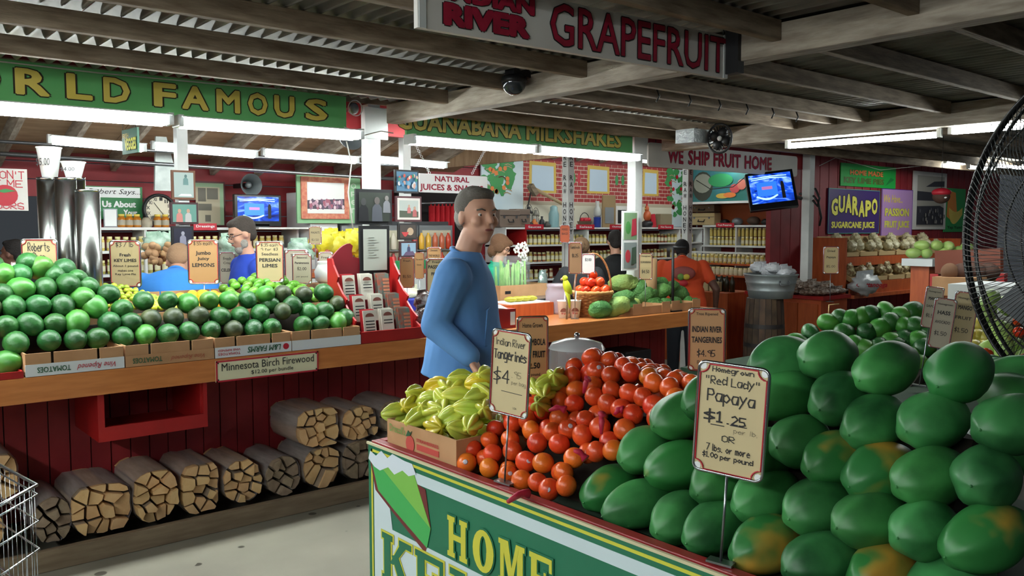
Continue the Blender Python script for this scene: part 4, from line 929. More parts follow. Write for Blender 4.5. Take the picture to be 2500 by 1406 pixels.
# red shelf labels
for (u0, u1, w_) in ((1283, 1328, 'Sauces'), (1408, 1452, 'Salsas'), (1490, 1522, 'Chutneys'), (1608, 1645, 'Hot Sauces')):
    f, a, h = boxY(u0, 545, u1, 557, 7.31); f.o.z = 1.575; f.o.y = 7.315; t = board('shelf_label', f, a, .06, .005, M_redp, 'small red shelf label reading ' + w_, 'label'); letters(f, w_, a * .15, .018, a * .7, .026, M_foam, t)
f = frY(PY(474, 555, 7.33).x, 1.575, 7.34); t = board('shelf_label', f, .2, .06, .005, M_redp, 'small red shelf label reading Dressings left of the television', 'label'); letters(f, 'Dressings', .02, .018, .16, .028, M_foam, t)
for (u0, u1, w_) in ((1748, 1792, 'Fruit Preserves'), (1882, 1930, 'Jams')):
    f, a, h = boxX(u0, 540, u1, 556, 9.54); f.o.z = 1.6; t = board('shelf_label', f, a, .06, .005, M_redp, 'small red shelf label reading ' + w_, 'label'); letters(f, w_, a * .12, .018, a * .76, .026, M_foam, t)
# ------------------------------------------------------------------ painted mural
f, wd, ht = boxY(1175, 375, 1690, 548, 7.66); f.o.z = 1.605; ht = .8
mu = board('mural_panel', f, wd, ht, .02, mat('mural_sky', '#b9ccd6', .6, col2='#c9d6da', scale=2), 'long painted kitchen mural with brick wall, windows and orange tree above the jar shelves', 'mural')
M_br = mat('painted_brick', '#9c2f30', .6); mx = lambda u, v=460: fw(f, u, v)
x0 = mx(1277)[0]; x1 = mx(1640)[0]
patch(f, [(x0, .0), (x1, .0), (x1, .27), (x0, .27)], mat('painted_cream', '#cfcab6', .6), mu, 'painted_cabinets', .002)
patch(f, [(x0, .30), (x1, .30), (x1, ht), (x0, ht)], mat('painted_mortar', '#c9b9a6', .6), mu, 'painted_mortar', .002)
patch(f, [(x0, .265), (x1, .265), (x1, .305), (x0, .305)], mat('painted_shelf', '#b0a48e', .6), mu, 'painted_ledge', .004)
mb = MB(); z = .312; r_ = 0
while z < ht - .03:
    x = x0 + .004 - (.055 if r_ % 2 else 0)
    while x < x1 - .01:
        a, b_ = max(x, x0), min(x + .104, x1)
        if b_ > a + .01: mb.prism([(a, z), (b_, z), (b_, z + .042), (a, z + .042)], f, .002, .0032)
        x += .112
    z += .05; r_ += 1
o = mb.build('painted_bricks', M_br, mu); o['kind'] = 'stuff'
M_ywin = mat('painted_yellow', '#c9a94c', .6); M_pane = mat('painted_pane', '#b4c6d6', .6); M_pg = mat('painted_leaf', '#3c8a4c', .6); M_po = mat('painted_orange', '#d5793c', .6); M_pb = mat('painted_branch', '#a58e6c', .6)
for (ua, ub, va, vb) in ((1290, 1358, 398, 470), (1432, 1488, 408, 472), (1567, 1608, 416, 478)):
    a, b0 = mx(ua, vb); c_, d_ = mx(ub, va)
    patch(f, [(a, b0), (c_, b0 + .004), (c_ - .01, d_), (a + .012, d_ + .008)], M_ywin, mu, 'painted_window_frame', .006)
    patch(f, [(a + .045, b0 + .03), (c_ - .045, b0 + .03), (c_ - .05, d_ - .045), (a + .05, d_ - .04)], M_pane, mu, 'painted_window_pane', .008)
for (u, v, m_) in ((1400, 435, M_pg), (1413, 435, M_redp), (1505, 440, M_pg), (1520, 440, M_pg)):
    a, b0 = mx(u, v); patch(f, circ(a, b0, .03, 10, .07), m_, mu, 'painted_jar', .006)
def tree(fr, par, uc, vc, su, sv, n, seed, org=None):
    r = random.Random(seed)
    for i in range(n):
        u, v = uc + r.uniform(-su, su), vc + r.uniform(-sv, sv)
        if abs(u - uc) / su + max(0, (v - vc)) / sv > 1.25: continue
        a, b0 = fw(fr, u, v); q = r.uniform(.03, .06)
        patch(fr, [(a + q * math.cos(t) * (1 + .4 * math.cos(3 * t + i)), b0 + q * math.sin(t)) for t in [k * PI / 5 for k in range(10)]], M_pg, par, 'painted_leaf', .004 + i * .00006)
    for i in range(max(4, n // 5)):
        u, v = uc + r.uniform(-su, su) * .8, vc + r.uniform(-sv, sv) * .8; a, b0 = fw(fr, u, v)
        patch(fr, [(a - .05, b0), (a, b0 + .012), (a + .06, b0 - .01), (a + .06, b0 - .02), (a, b0), (a - .05, b0 - .012)], M_pb, par, 'painted_branch', .0075)
        u, v = uc + r.uniform(-su, su) * .8, vc + r.uniform(-sv, sv) * .8; a, b0 = fw(fr, u, v)
        patch(fr, circ(a, b0, .028, 10), M_po if not org else org, par, 'painted_orange', .009)
tree(f, mu, 1215, 430, 36, 52, 60, 3); tree(f, mu, 1652, 470, 22, 58, 40, 4, M_redp)
# fruit mural on the right wall
f, wd, ht = boxX(1692, 400, 1958, 495, 9.5); f.o.z = PX(1815, 490, 9.5).z
mr_ = board('mural_panel', f, wd, .5, .02, mat('mural_teal', '#1f6a58', .6, col2='#3c7a84', scale=2.2), 'dark green painted mural of melons and sliced fruit on the right wall', 'mural')
MB().prism([(0, -.03), (wd, -.03), (wd, 0), (0, 0)], f, -.02, .03).build('ledge', M_white, mr_)
for (u, v, rx, ry, m_, nm) in ((1716, 455, .17, .2, mat('melon_dark', '#3a4038', .6), 'painted_melon'), (1716, 448, .15, .13, mat('melon_face', '#8c9084', .6), 'painted_melon_face'), (1765, 478, .11, .035, M_ywin, 'painted_slice'), (1782, 476, .1, .035, M_po, 'painted_slice'), (1795, 460, .08, .06, mat('painted_pinkfruit', '#b5474a', .6), 'painted_fruit'), (1812, 450, .07, .07, mat('painted_pink2', '#c06a5a', .6), 'painted_fruit'), (1760, 440, .2, .09, mat('painted_hill', '#2f8a55', .6), 'painted_hill')):
    a, b0 = fw(f, u, v); patch(f, circ(a, b0, rx, 16, ry), m_, mr_, nm, .003 + .001 * len(mr_.children))
# cord swag in front of the mural
solo('hanging_cable', MB().tube([PX(1700, 440, 9.3) + Vector((0, 0, -.0)), PX(1735, 462, 9.3), PX(1790, 456, 9.3), PX(1840, 415, 9.3)], .006, 6), M_cable, 'black cable swagged across the fruit mural left of the television', 'cable')
M_pan = mat('orange_panel', '#a04c22', .5)
solo('wall_panel', MB().box(9.9, 9.94, 6.0, 7.3, 1.64, 1.95), M_pan, 'orange-brown wood panel behind the suitcase under the fruit mural', 'panel')
# ------------------------------------------------------------------ knick-knacks on the shelf top
def onshelf(u, z=1.6, Y=7.45): p = PY(u, 553, Y); return Vector((p.x, Y, z))
def solo_at(nm, mb, m, lb, cat, group=None): return solo(nm, mb, m, lb, cat, group)
def suitcase(c, w_, d_, h_, m, lb, axis='y'):
    t = thing('suitcase', c, lb, 'suitcase'); x, y, z = c
    a, b_ = (w_ / 2, d_ / 2) if axis == 'y' else (d_ / 2, w_ / 2)
    MB().box(x - a, x + a, y - b_, y + b_, z, z + h_).build('case_body', m, t, bevel=.012)
    fr = frY(x - a, z, y - b_ - .001) if axis == 'y' else frX(y + b_, z, x - a - .001)
    MB().tube([fr.pt(w_ * .38, h_ * .45, .005), fr.pt(w_ * .38, h_ * .3, .02), fr.pt(w_ * .62, h_ * .3, .02), fr.pt(w_ * .62, h_ * .45, .005)], .007, 6).build('handle', M_black, t)
    for q in (.2, .8): patch(fr, [(w_ * q - .012, h_ * .52), (w_ * q + .012, h_ * .52), (w_ * q + .012, h_ * .66), (w_ * q - .012, h_ * .66)], M_steel, t, 'latch', .006, .006)
    patch(fr, [(0, h_ * .66), (w_, h_ * .66), (w_, h_ * .69), (0, h_ * .69)], M_black, t, 'lid_seam', .002, .002)
p = PX(1715, 553, 9.66); suitcase((9.72, p.y, 1.63), .42, .16, .17, mat('cream_case', '#b9a276', .6), 'cream vintage suitcase on the right wall shelf under the mural', 'x')
suitcase((9.72, p.y + .0, 1.812), .4, .15, .1, mat('brown_case', '#5d4630', .6), 'dark brown case on top of the cream suitcase', 'x')
p = onshelf(1235); suitcase(tuple(p), .3, .16, .2, mat('grey_brown_case', '#6f5f54', .6), 'brown hooded case on the shelf behind the walking man')
p = onshelf(1268); suitcase(tuple(p), .22, .14, .21, mat('grey_brown_case', '#6f5f54', .6), 'small brown case beside a picture card on the shelf under the mural')
def lantern(p, m, lb, s=1):
    t = thing('lantern', p, lb, 'lantern'); p = Vector(p)
    q = lambda l: [(a * s, b_ * s) for a, b_ in l]
    MB().lathe(q([(.05, 0), (.055, .01), (.05, .05), (.03, .06)]), p, 14).build('base', m, t)
    MB().lathe(q([(.03, .06), (.042, .09), (.042, .13), (.03, .16)]), p, 14).build('globe', M_glass, t)
    MB().lathe(q([(.055, .16), (.04, .18), (.02, .21), (.025, .23), (.01, .24)]), p, 14).build('cap', m, t)
    for k in range(3): a = k * 2.1; MB().tube([p + Vector((.045 * s * math.cos(a), .045 * s * math.sin(a), .05 * s)), p + Vector((.045 * s * math.cos(a), .045 * s * math.sin(a), .165 * s))], .004, 5).build('strut', m, t)
    MB().tube([p + Vector((s * .06 * math.cos(a), 0, s * (.15 + .12 * math.sin(a)))) for a in [i * PI / 8 for i in range(9)]], .003, 5).build('bail_handle', M_cable, t)
lantern(onshelf(1291), M_black, 'black railroad lantern on the shelf under the mural'); lantern(onshelf(1308), mat('pewter', '#77736a', .4, metal=.5), 'grey metal lantern beside the black one', .85)
def vessel(u, prof, m, nm, lb, cat, z=1.6, X_=None, extra=None):
    p = onshelf(u, z) if X_ is None else Vector((X_, PX(u, 550, X_).y, z))
    return solo(nm, MB().lathe(prof, p, 16), m, lb, cat)
vessel(1323, [(.03, 0), (.04, .02), (.03, .08), (.012, .1), (.015, .13)], M_black, 'jug', 'small dark jug left of the blue thermos', 'jug')
vessel(1352, [(.06, 0), (.062, .01), (.062, .16), (.05, .19), (.045, .2), (.045, .24), (.02, .26)], mat('thermos_blue', '#7fa3a6', .4), 'thermos', 'pale blue-green thermos jug on the shelf under the mural', 'thermos')
vessel(1335, [(.045, 0), (.05, .03), (.02, .05), (.02, .07)], mat('iron', '#3f3b36', .5), 'iron_pot', 'small dark iron piece beside the thermos', 'pot')
vessel(1458, [(.045, 0), (.045, .12), (.05, .125)], mat('can_blue', '#1f3a9a', .4), 'blue_can', 'bright blue can on the shelf right of the apple basket', 'can')
vessel(1458, [(.03, 0), (.05, .03), (.045, .1), (.025, .13), (.025, .2)], mat('frosted', '#a9aca8', .3), 'oil_lamp', 'grey oil lamp with tall glass chimney on the blue can', 'lamp', z=1.726)
vessel(1468, [(.03, 0), (.032, .1), (.012, .13), (.012, .16)], M_foam, 'bottle', 'white bottle beside the blue can', 'bottle')
vessel(1305, [(.03, 0), (.05, .03), (.03, .07), (.01, .1)], M_po, 'pear_ornament', 'small orange gourd ornament in front of the lanterns', 'ornament')
def sb_(): 
    t = thing('apple_basket', onshelf(1427), 'small wicker basket of red apples on the shelf under the mural', 'basket'); p = onshelf(1427)
    MB().lathe([(.07, 0), (.09, .07), (.095, .075)], p, 18).build('basket_body', mat('wicker_dark', '#6b5a48', .8), t)
    MB().tube([p + Vector((.085 * math.cos(a), 0, .07 + .11 * math.sin(a))) for a in [i * PI / 8 for i in range(9)]], .005, 6).build('handle', M_cable, t)
    for i, (a, b_) in enumerate([(-.045, 0), (0, .02), (.045, 0), (-.02, -.04), (.03, -.04)]): put(fruit_mesh('apple', egg(.03, .032, 0, 12, 8), M_redp), 'apple', p + Vector((a, b_, .09)), (0, 0, i), 'red apple in the small basket on the shelf', 'apple', 'apples in the small basket')
sb_()
f, wd, ht = boxY(1472, 480, 1503, 545, 7.4); f.o.z = 1.6
t = board('washboard', f, wd, .4, .02, mat('washboard_wood', '#8b7350', .7), 'wooden washboard leaning on the shelf right of the oil lamp', 'washboard'); patch(f, [(wd * .15, .05), (wd * .85, .05), (wd * .85, .25), (wd * .15, .25)], M_grey, t, 'ribbed_plate', .004)
f, wd, ht = boxY(1504, 495, 1532, 545, 7.4); f.o.z = 1.6
t = board('picture_frame', f, wd, .27, .02, M_signw, 'framed dark drawing on the shelf beside the washboard', 'picture'); patch(f, [(wd * .15, .05), (wd * .85, .05), (wd * .85, .22), (wd * .15, .22)], M_black, t, 'drawing', .004)
# mallet leaning across the mural
a, b_ = PY(1300, 458, 7.5), PY(1378, 500, 7.5); t = thing('wooden_mallet', a, 'long wooden mallet leaning across the mural left of the honey post', 'mallet')
MB().tube([a, b_, PY(1400, 512, 7.5)], .022, 8).build('handle', M_pb, t); MB().bar(PY(1294, 452, 7.5), PY(1308, 475, 7.5), .07, .06).build('head', M_wood_old, t)
solo('pole', MB().tube([PY(1296, 470, 7.48), PY(1280, 545, 7.42) + Vector((0, 0, 0))], .009, 6), M_cable, 'dark thin pole from the mallet head down to the shelf', 'pole')
# rooster ornament on a pot, folders
p = onshelf(1580); t = thing('rooster_ornament', p, 'orange rooster ornament on a dark pot beside the red folder', 'ornament')
MB().lathe([(.06, 0), (.075, .03), (.07, .07), (.04, .09)], p, 14).build('pot', M_black, t)
MB().ell(p + Vector((0, 0, .15)), (.06, .045, .075), 14, 10).ell(p + Vector((-.01, -.0, .24)), (.032, .028, .05), 12, 8).build('body', mat('rooster_orange', '#b5552c', .5), t)
MB().ell(p + Vector((-.01, 0, .295)), (.02, .008, .02), 10, 6).build('comb', M_redp, t); MB().lathe([(.01, 0), (.001, .03)], p + Vector((-.045, 0, .245)), 6, axis='x').build('beak', M_yel, t)
solo('red_folder', MB().bar(onshelf(1594) + Vector((0, 0, .001)), onshelf(1590) + Vector((0, 0, .17)), .09, .05, Vector((0, 1, 0))), M_redp, 'red folder leaning beside the rooster ornament', 'folder')
solo('paper_bag', MB().box(onshelf(1620).x - .12, onshelf(1620).x + .12, 7.4, 7.5, 1.602, 1.78), mat('kraft_grey', '#85795f', .8), 'grey-brown paper box on the shelf right of the rooster', 'box', bevel=.01)
for i, (u, s) in enumerate(((1770, .05), (1800, .06), (1840, .07), (1870, .05), (1895, .05))):
    p = Vector((9.7, PX(u, 550, 9.7).y, 1.632)); mb = MB(); mb.ell(p + Vector((0, 0, s * .8)), (s * 1.2, s * 1.3, s * .8), 12, 8, fn=lambda q: q * (1 + .15 * noise.noise(q * 3 + Vector((i, 0, 0)))))
    solo('ornament', mb, [M_black, M_grey, mat('boot_brown', '#4a382c', .7), M_cable, M_orng][i], ['small black figure', 'pale camera-like ornament', 'brown worn boot', 'dark round ornament', 'orange gourd'][i] + ' on the right wall shelf below the mural', 'ornament')
# ------------------------------------------------------------------ left back: signs, clock, pictures, television, cooler
f, wd, ht = boxY(205, 455, 348, 535, 7.6)
t = board('painted_sign', f, wd, ht, .015, mat('leaf_sign_green', '#2c7a45', .5), 'green and white wall sign beginning Robert Says behind the steel cylinders', 'sign')
patch(f, [(.01, ht * .66), (wd * .96, ht * .66), (wd * .96, ht * .97), (.01, ht * .97)], M_foam, t, 'white_field', .002)
letters(f, 'Robert Says...', .03, ht * .72, wd * .9, ht * .2, M_ink, t, bold=.0, shear=.3, d=.004); letters(f, 'Ask Us About', .01, ht * .36, wd * .86, ht * .2, M_foam, t, bold=.05); letters(f, 'Your', wd * .66, ht * .1, wd * .24, ht * .2, M_foam, t, bold=.05)
p = PY(388, 512, 7.5); t = thing('wall_clock', p, 'large round clock with dark rim and cream face behind the framed photos', 'clock'); fr = frY(p.x, p.z, 7.5); R0 = .135
MB().lathe([(R0 * .8, 0), (R0 * .85, -.03), (R0, -.03), (R0 * 1.02, 0.01)], p, 32, axis='y', cap=False).build('rim', M_black, t)
MB().prism(circ(0, 0, R0 * .92, 32), fr, 0, .008).build('face', mat('clock_face', '#d5cfb9', .5), t)
for k, s_ in enumerate(['XII', 'I', 'II', 'III', 'IV', 'V', 'VI', 'VII', 'VIII', 'IX', 'X', 'XI']):
    a = PI / 2 - k * PI / 6 + .35; letters(fr, s_, R0 * .68 * math.cos(a) - .014, R0 * .68 * math.sin(a) - .014, .028, .03, M_ink, t, bold=.02, d=.01)
for a, l_ in ((2.2, .075), (-.9, .05)): MB().tube([fr.pt(0, 0, .014), fr.pt(l_ * math.cos(a), l_ * math.sin(a), .014)], .0025, 5).build('hand', M_ink, t)
for i, u in enumerate((297, 316, 335, 385, 404)):
    p = PY(u, 555, 7.45); p.z = 1.601; t = thing('honey_jar', p, 'amber jar with pale label on the left shelf top, ' + nth(i) + ' of five', 'jar', 'five amber jars on the left shelf top')
    MB().lathe([(.028, 0), (.032, .01), (.032, .075), (.02, .09)], p, 14).build('glass', mat('amber', '#b5701f', .15, coat=.6), t); MB().lathe([(.024, .09), (.024, .108), (.001, .108)], p, 14).build('lid', M_yel, t); MB().lathe([(.0325, .018), (.0325, .06)], p, 14, cap=False).build('label_band', M_pale, t)
f, wd, ht = boxY(253, 512, 287, 552, 7.45); f.o.z = 1.602; t = board('notice_card', f, wd, .15, .01, M_steel, 'white framed notice standing on the left shelf top', 'card'); patch(f, [(.008, .008), (wd - .008, .008), (wd - .008, .142), (.008, .142)], M_foam, t, 'paper', .002)
solo('skull_ornament', MB().ell(PY(358, 545, 7.45), (.045, .05, .05), 14, 10, fn=lambda p: p * (1 + .18 * noise.noise(p * 3))).ell(PY(355, 552, 7.45), (.03, .03, .02), 10, 8), mat('bone', '#a89f8c', .7), 'bone-coloured skull ornament under the clock', 'ornament')
f, wd, ht = boxY(478, 443, 550, 552, 7.6); t = board('framed_newspaper', f, wd, ht, .02, mat('frame_maroon', '#4f1c20', .5), 'large framed newspaper page with green mat behind the lemon sign', 'picture')
patch(f, [(0, .01), (wd - .015, .01), (wd - .015, ht - .015), (0, ht - .015)], mat('pale_green_mat', '#8fae8c', .6), t, 'mat_board', .002); patch(f, [(0, .02), (wd - .05, .02), (wd - .05, ht - .05), (0, ht - .05)], mat('newsprint', '#b3aa92', .7), t, 'newspaper', .003)
for q in ((.02, .55, .09, .85), (.1, .6, .2, .85), (.02, .35, .14, .5), (.08, .1, .13, .25)): patch(f, [(q[0], ht * q[1]), (q[2], ht * q[1]), (q[2], ht * q[3]), (q[0], ht * q[3])], mat('news_photo', '#67645a', .7), t, 'news_photo', .004)
# loudspeaker horn
p = PY(603, 452, 7.45); t = thing('loudspeaker', p, 'grey horn loudspeaker high on the red wall above the left television', 'loudspeaker')
MB().lathe([(.1, -.1), (.092, -.098), (.05, -.02), (.03, .04)], p, 24, axis='y', cap=False).build('horn', mat('horn_grey', '#5f6668', .5), t); MB().ell(p + Vector((0, -.03, 0)), (.028, .04, .028), 12, 8).build('driver', M_grey, t)
MB().box(p.x - .02, p.x + .02, 7.46, 7.72, p.z - .02, p.z + .02).build('bracket', M_cable, t)
def screen_mat(name):
    m = bpy.data.materials.new(name); m.use_nodes = True; N = m.node_tree.nodes; L = m.node_tree.links; b = N['Principled BSDF']
    tc = N.new('ShaderNodeTexCoord'); mp = N.new('ShaderNodeMapping'); mp.inputs['Scale'].default_value = (1.5, 1.5, 4); wv = N.new('ShaderNodeTexNoise'); wv.inputs['Scale'].default_value = 3.5; wv.inputs['Detail'].default_value = 2; wv.inputs['Distortion'].default_value = 1.5
    L.new(tc.outputs['Object'], mp.inputs[0]); L.new(mp.outputs[0], wv.inputs[0]); r = N.new('ShaderNodeValToRGB'); e = r.color_ramp.elements
    e[0].position = .3; e[0].color = lin('#04125a'); e[1].position = .75; e[1].color = lin('#9fd4ff'); x = e.new(.52); x.color = lin('#1450d8')
    L.new(wv.outputs['Fac'], r.inputs[0]); L.new(r.outputs[0], b.inputs['Emission Color']); b.inputs['Emission Strength'].default_value = 1.0; b.inputs['Base Color'].default_value = (0.01, .01, .02, 1); b.inputs['Roughness'].default_value = .15; return m
M_scr = screen_mat('television_picture')
def emat(n, c, s): return mat(n, c, .4, emit=s)
def tv(fr, wd, ht, lb, par=None):
    t = thing('television', fr.pt(wd / 2, 0, 0), lb, 'television')
    MB().prism([(0, 0), (wd, 0), (wd, ht), (0, ht)], fr, -.05, 0).build('casing', mat('gloss_black', '#0e0f12', .25), t, bevel=.006)
    MB().prism([(wd * .06, ht * .17), (wd * .94, ht * .17), (wd * .94, ht * .93), (wd * .06, ht * .93)], fr, 0, .003).build('screen', M_scr, t)
    patch(fr, [(wd * .2, ht * .35), (wd * .62, ht * .35), (wd * .62, ht * .72), (wd * .2, ht * .72)], emat('studio_screen', '#2a6ce8', .9), t, 'picture_studio_wall', .0045)
    patch(fr, [(wd * .3, ht * .52), (wd * .52, ht * .52), (wd * .52, ht * .6), (wd * .3, ht * .6)], emat('studio_text', '#b06fa8', .7), t, 'picture_caption', .006)
    patch(fr, [(wd * .16 + wd * .46 * i / 10, ht * (.24 + .1 * (1 - math.sin(PI * i / 10)))) for i in range(11)] + [(wd * .6 - wd * .42 * i / 10, ht * (.29 + .08 * (1 - math.sin(PI * i / 10)))) for i in range(11)], emat('studio_arc', '#9fd0ff', 1.2), t, 'picture_desk', .006)
    patch(fr, [(wd * .7, ht * .25), (wd * .77, ht * .25), (wd * .77, ht * .62), (wd * .755, ht * .7), (wd * .715, ht * .7), (wd * .70, ht * .62)], M_ink, t, 'picture_presenter', .006)
    for k in range(2): patch(fr, [(wd * .1, ht * (.80 + .05 * k)), (wd * .5, ht * (.84 + .04 * k)), (wd * .85, ht * (.8 + .06 * k)), (wd * .85, ht * (.78 + .06 * k)), (wd * .5, ht * (.81 + .04 * k)), (wd * .1, ht * (.78 + .05 * k))], emat('studio_arc', '#9fd0ff', 1.2), t, 'picture_light_band', .005)
    return t
f, wd, ht = boxY(573, 475, 687, 553, 7.2); t = tv(f, wd, ht, 'flat television with a blue studio picture standing on the left white shelf')
MB().box(f.o.x + wd / 2 - .1, f.o.x + wd / 2 + .1, 7.2, 7.3, 1.6, f.o.z + .02).build('stand', M_black, t)
MB().box(3.1, 3.6, 7.15, 7.36, 1.585, 1.6).build('shelf_front', M_white, sl)
c0 = PX(1815, 470, 8.2); fr = Fr(PF(1833, 516, 8.05), PF(1947, 503, 8.0) - PF(1833, 516, 8.05), (.0, 0, 1)); rr = fr.r; tl = PF(1815, 437, 8.15) - PF(1833, 516, 8.05); fr.u = (tl - rr * tl.dot(rr)).normalized(); fr.u = (fr.u + rr * -.2).normalized(); fr = Fr(fr.o, rr, fr.u - rr * fr.u.dot(rr)); fr.n = fr.r.cross(fr.u).normalized()
roll = Matrix.Rotation(math.radians(-3), 3, fr.n); fr.u = (fr.u)
tvw = (PF(1947, 503, 8.0) - PF(1833, 516, 8.05)).length * 1.03
t = tv(fr, tvw, .385, 'flat television tilted on a wall arm under the fruit shipping sign')
MB().tube([fr.pt(tvw * .5, .2, -.05), fr.pt(tvw * .6, .25, -.15), Vector((8.0, 4.86, 1.9))], .02, 8).build('wall_arm', M_black, t)
# red cable bundle on the post
solo('cable_bundle', MB().tube([(8.02, 4.9, 1.95), (8.06, 4.75, 1.92), (8.09, 4.72, 1.86), (8.12, 4.7, 1.7), (8.16, 4.74, 1.62)], .012, 6).tube([(8.02, 4.72, 2.0), (8.08, 4.7, 1.9), (8.04, 4.7, 1.82), (8.0, 4.73, 1.88)], .012, 6), M_cable, 'tangle of black cables on the post right of the tilted television', 'cable')
# white tall cabinet and cooler
solo('white_cabinet', MB().box(3.62, 3.9, 7.2, 7.7, 0, 1.93), M_plast_w, 'tall narrow white cabinet beside the left television', 'cabinet', bevel=.008)
solo('projector_box', MB().box(3.64, 3.86, 7.25, 7.45, 1.932, 2.0), M_plast_w, 'small white box on top of the tall white cabinet', 'box', bevel=.015)
co = thing('drinks_cooler', (4.6, 7.45, 0), 'glass-door drinks cooler behind the yellow crisp bags', 'cooler')
MB().box(3.92, 5.25, 7.3, 7.7, 0, 1.66).build('cabinet_back', M_steel, co)
for (a, b_) in ((3.94, 4.36), (4.38, 4.8), (4.82, 5.23)):
    d_ = MB().box(a, b_, 7.2, 7.23, .3, 1.62).build('door', M_grey, co); patchm = MB().box(a + .03, b_ - .03, 7.19, 7.2, .35, 1.57).build('door_glass', mat('cooler_glow', '#c9c6b0', .2), d_)
r = random.Random(4); cols = ['#c8452a', '#d9933a', '#3f8a5a', '#d8d2c0', '#a83a3a', '#e0b040', '#c96a4a']
for i in range(15):
    x = 3.99 + i * .083
    for k, z in enumerate((1.38, 1.18)):
        mb = MB().lathe([(.024, 0), (.028, .01), (.028, .12), (.012, .15), (.012, .165)], (x, 7.165, z), 10)
        solo('drink_bottle', mb, mat('drink' + str((i // 2 + k) % 7), cols[(i // 2 + k) % 7], .25), 'coloured drink bottle in the glass-door cooler, ' + ('upper' if k == 0 else 'lower') + ' row', 'bottle', 'bottles in the cooler')
for z in (1.375, 1.175): MB().box(3.95, 5.22, 7.13, 7.2, z - .01, z).build('wire_shelf', M_grey, co)
# group photograph in an orange frame on a green board
f, wd, ht = boxY(725, 425, 880, 545, 7.15); t = board('framed_photograph', f, wd, ht, .02, mat('soft_green', '#7fae83', .6), 'group photograph in a carved coral frame on a green board', 'picture')
w2 = wd * .8; patch(f, [(.035, .04), (w2, .04), (w2, ht - .03), (.035, ht - .03)], mat('coral_frame', '#b5604f', .6, col2='#c98a6c', scale=30), t, 'frame', .02, .02); patch(f, [(.09, .09), (w2 - .055, .09), (w2 - .055, ht - .08), (.09, ht - .08)], mat('photo_sky', '#d8d8d6', .5), t, 'photo', .024, .004)
def crowd(fr, par, x0, x1, z0, z1, n, cols, seed, s=.012):
    r = random.Random(seed)
    for i in range(n):
        a, b_ = r.uniform(x0, x1), r.uniform(z0, z1); m_ = mat('photo_' + cols[i % len(cols)][1:], cols[i % len(cols)], .6)
        patch(fr, circ(a, b_, s, 7, s * 1.4), m_, par, 'photo_figure', .025 + i * .00012)
patch(f, [(.09, .13), (w2 - .055, .13), (w2 - .055, ht * .5), (.09, ht * .46)], mat('photo_dark', '#4c4450', .6), t, 'photo_trees', .0245, .002)
crowd(f, t, .11, w2 - .07, .14, ht * .46, 60, ['#8a6a80', '#b08a9a', '#5a4a60', '#d0b8c0', '#9a5a6a'], 2, .014)
for k, ch in enumerate('Open'): letters(f, ch, wd * .84, ht * (.72 - k * .17), wd * .09, ht * .11, mat('white_letters', '#b9c9b6', .6), t, bold=.02)
# framed pictures hung on posts
def picture(fr, wd, ht, m, lb, art, b_=.014, matw=None):
    t = board('framed_photograph', fr, wd, ht, .018, m, lb, 'picture')
    if matw: patch(fr, [(b_, b_), (wd - b_, b_), (wd - b_, ht - b_), (b_, ht - b_)], matw, t, 'mat_board', .002); b_ += .018
    w_, h_ = wd - 2 * b_, ht - 2 * b_; g = Fr(fr.pt(b_, b_, .002), fr.r, fr.u); art(g, w_, h_, t); return t
def A_bg(g, w_, h_, t, c): patch(g, [(0, 0), (w_, 0), (w_, h_), (0, h_)], mat('art_' + c[1:], c, .5), t, 'photo', .002)
def person_fig(g, t, x, z0, h_, c, hc='#b5917a'):
    patch(g, [(x - h_ * .25, z0), (x + h_ * .25, z0), (x + h_ * .22, z0 + h_ * .55), (x + .1 * h_, z0 + h_ * .7), (x - .1 * h_, z0 + h_ * .7), (x - h_ * .22, z0 + h_ * .55)], mat('art_' + c[1:], c, .5), t, 'photo_figure', .0035)
    patch(g, circ(x, z0 + h_ * .84, h_ * .13, 10, h_ * .16), mat('art_' + hc[1:], hc, .5), t, 'photo_head', .0045)
def a1(g, w_, h_, t): A_bg(g, w_, h_, t, '#a3b3b0'); person_fig(g, t, w_ * .6, h_ * .5, h_ * .42, '#5f8583', '#4f6f70'); patch(g, [(w_ * .2, .01), (w_ * .9, .01), (w_ * .85, h_ * .14), (w_ * .35, h_ * .14)], M_foam, t, 'light_patch', .004)
def a2(g, w_, h_, t): A_bg(g, w_, h_, t, '#5c8c80'); person_fig(g, t, w_ * .28, .0, h_ * .75, '#c07a72'); person_fig(g, t, w_ * .65, 0, h_ * .75, '#b3b0ae')
def a3(g, w_, h_, t): A_bg(g, w_, h_, t, '#1c1c33'); person_fig(g, t, w_ * .5, h_ * .2, h_ * .65, '#8c8ca0', '#a0a0b0')
def a4(g, w_, h_, t): A_bg(g, w_, h_, t, '#2c322c'); person_fig(g, t, w_ * .14, 0, h_ * .8, '#17181c', '#3a3a3c'); person_fig(g, t, w_ * .58, .0, h_ * .85, '#4c4f58', '#57504e'); person_fig(g, t, w_ * .9, h_ * .3, h_ * .6, '#6f7076', '#6f6a68')
def a5(g, w_, h_, t): 
    A_bg(g, w_, h_, t, '#b3b8ae')
    for k in range(9): patch(g, [(w_ * .2, h_ * (.8 - k * .06)), (w_ * (.45 + .3 * ((k * 7) % 3) / 3), h_ * (.8 - k * .06)), (w_ * (.45 + .3 * ((k * 7) % 3) / 3), h_ * (.805 - k * .06)), (w_ * .2, h_ * (.805 - k * .06))], mat('faint_ink', '#7f8480', .6), t, 'typed_line', .004)
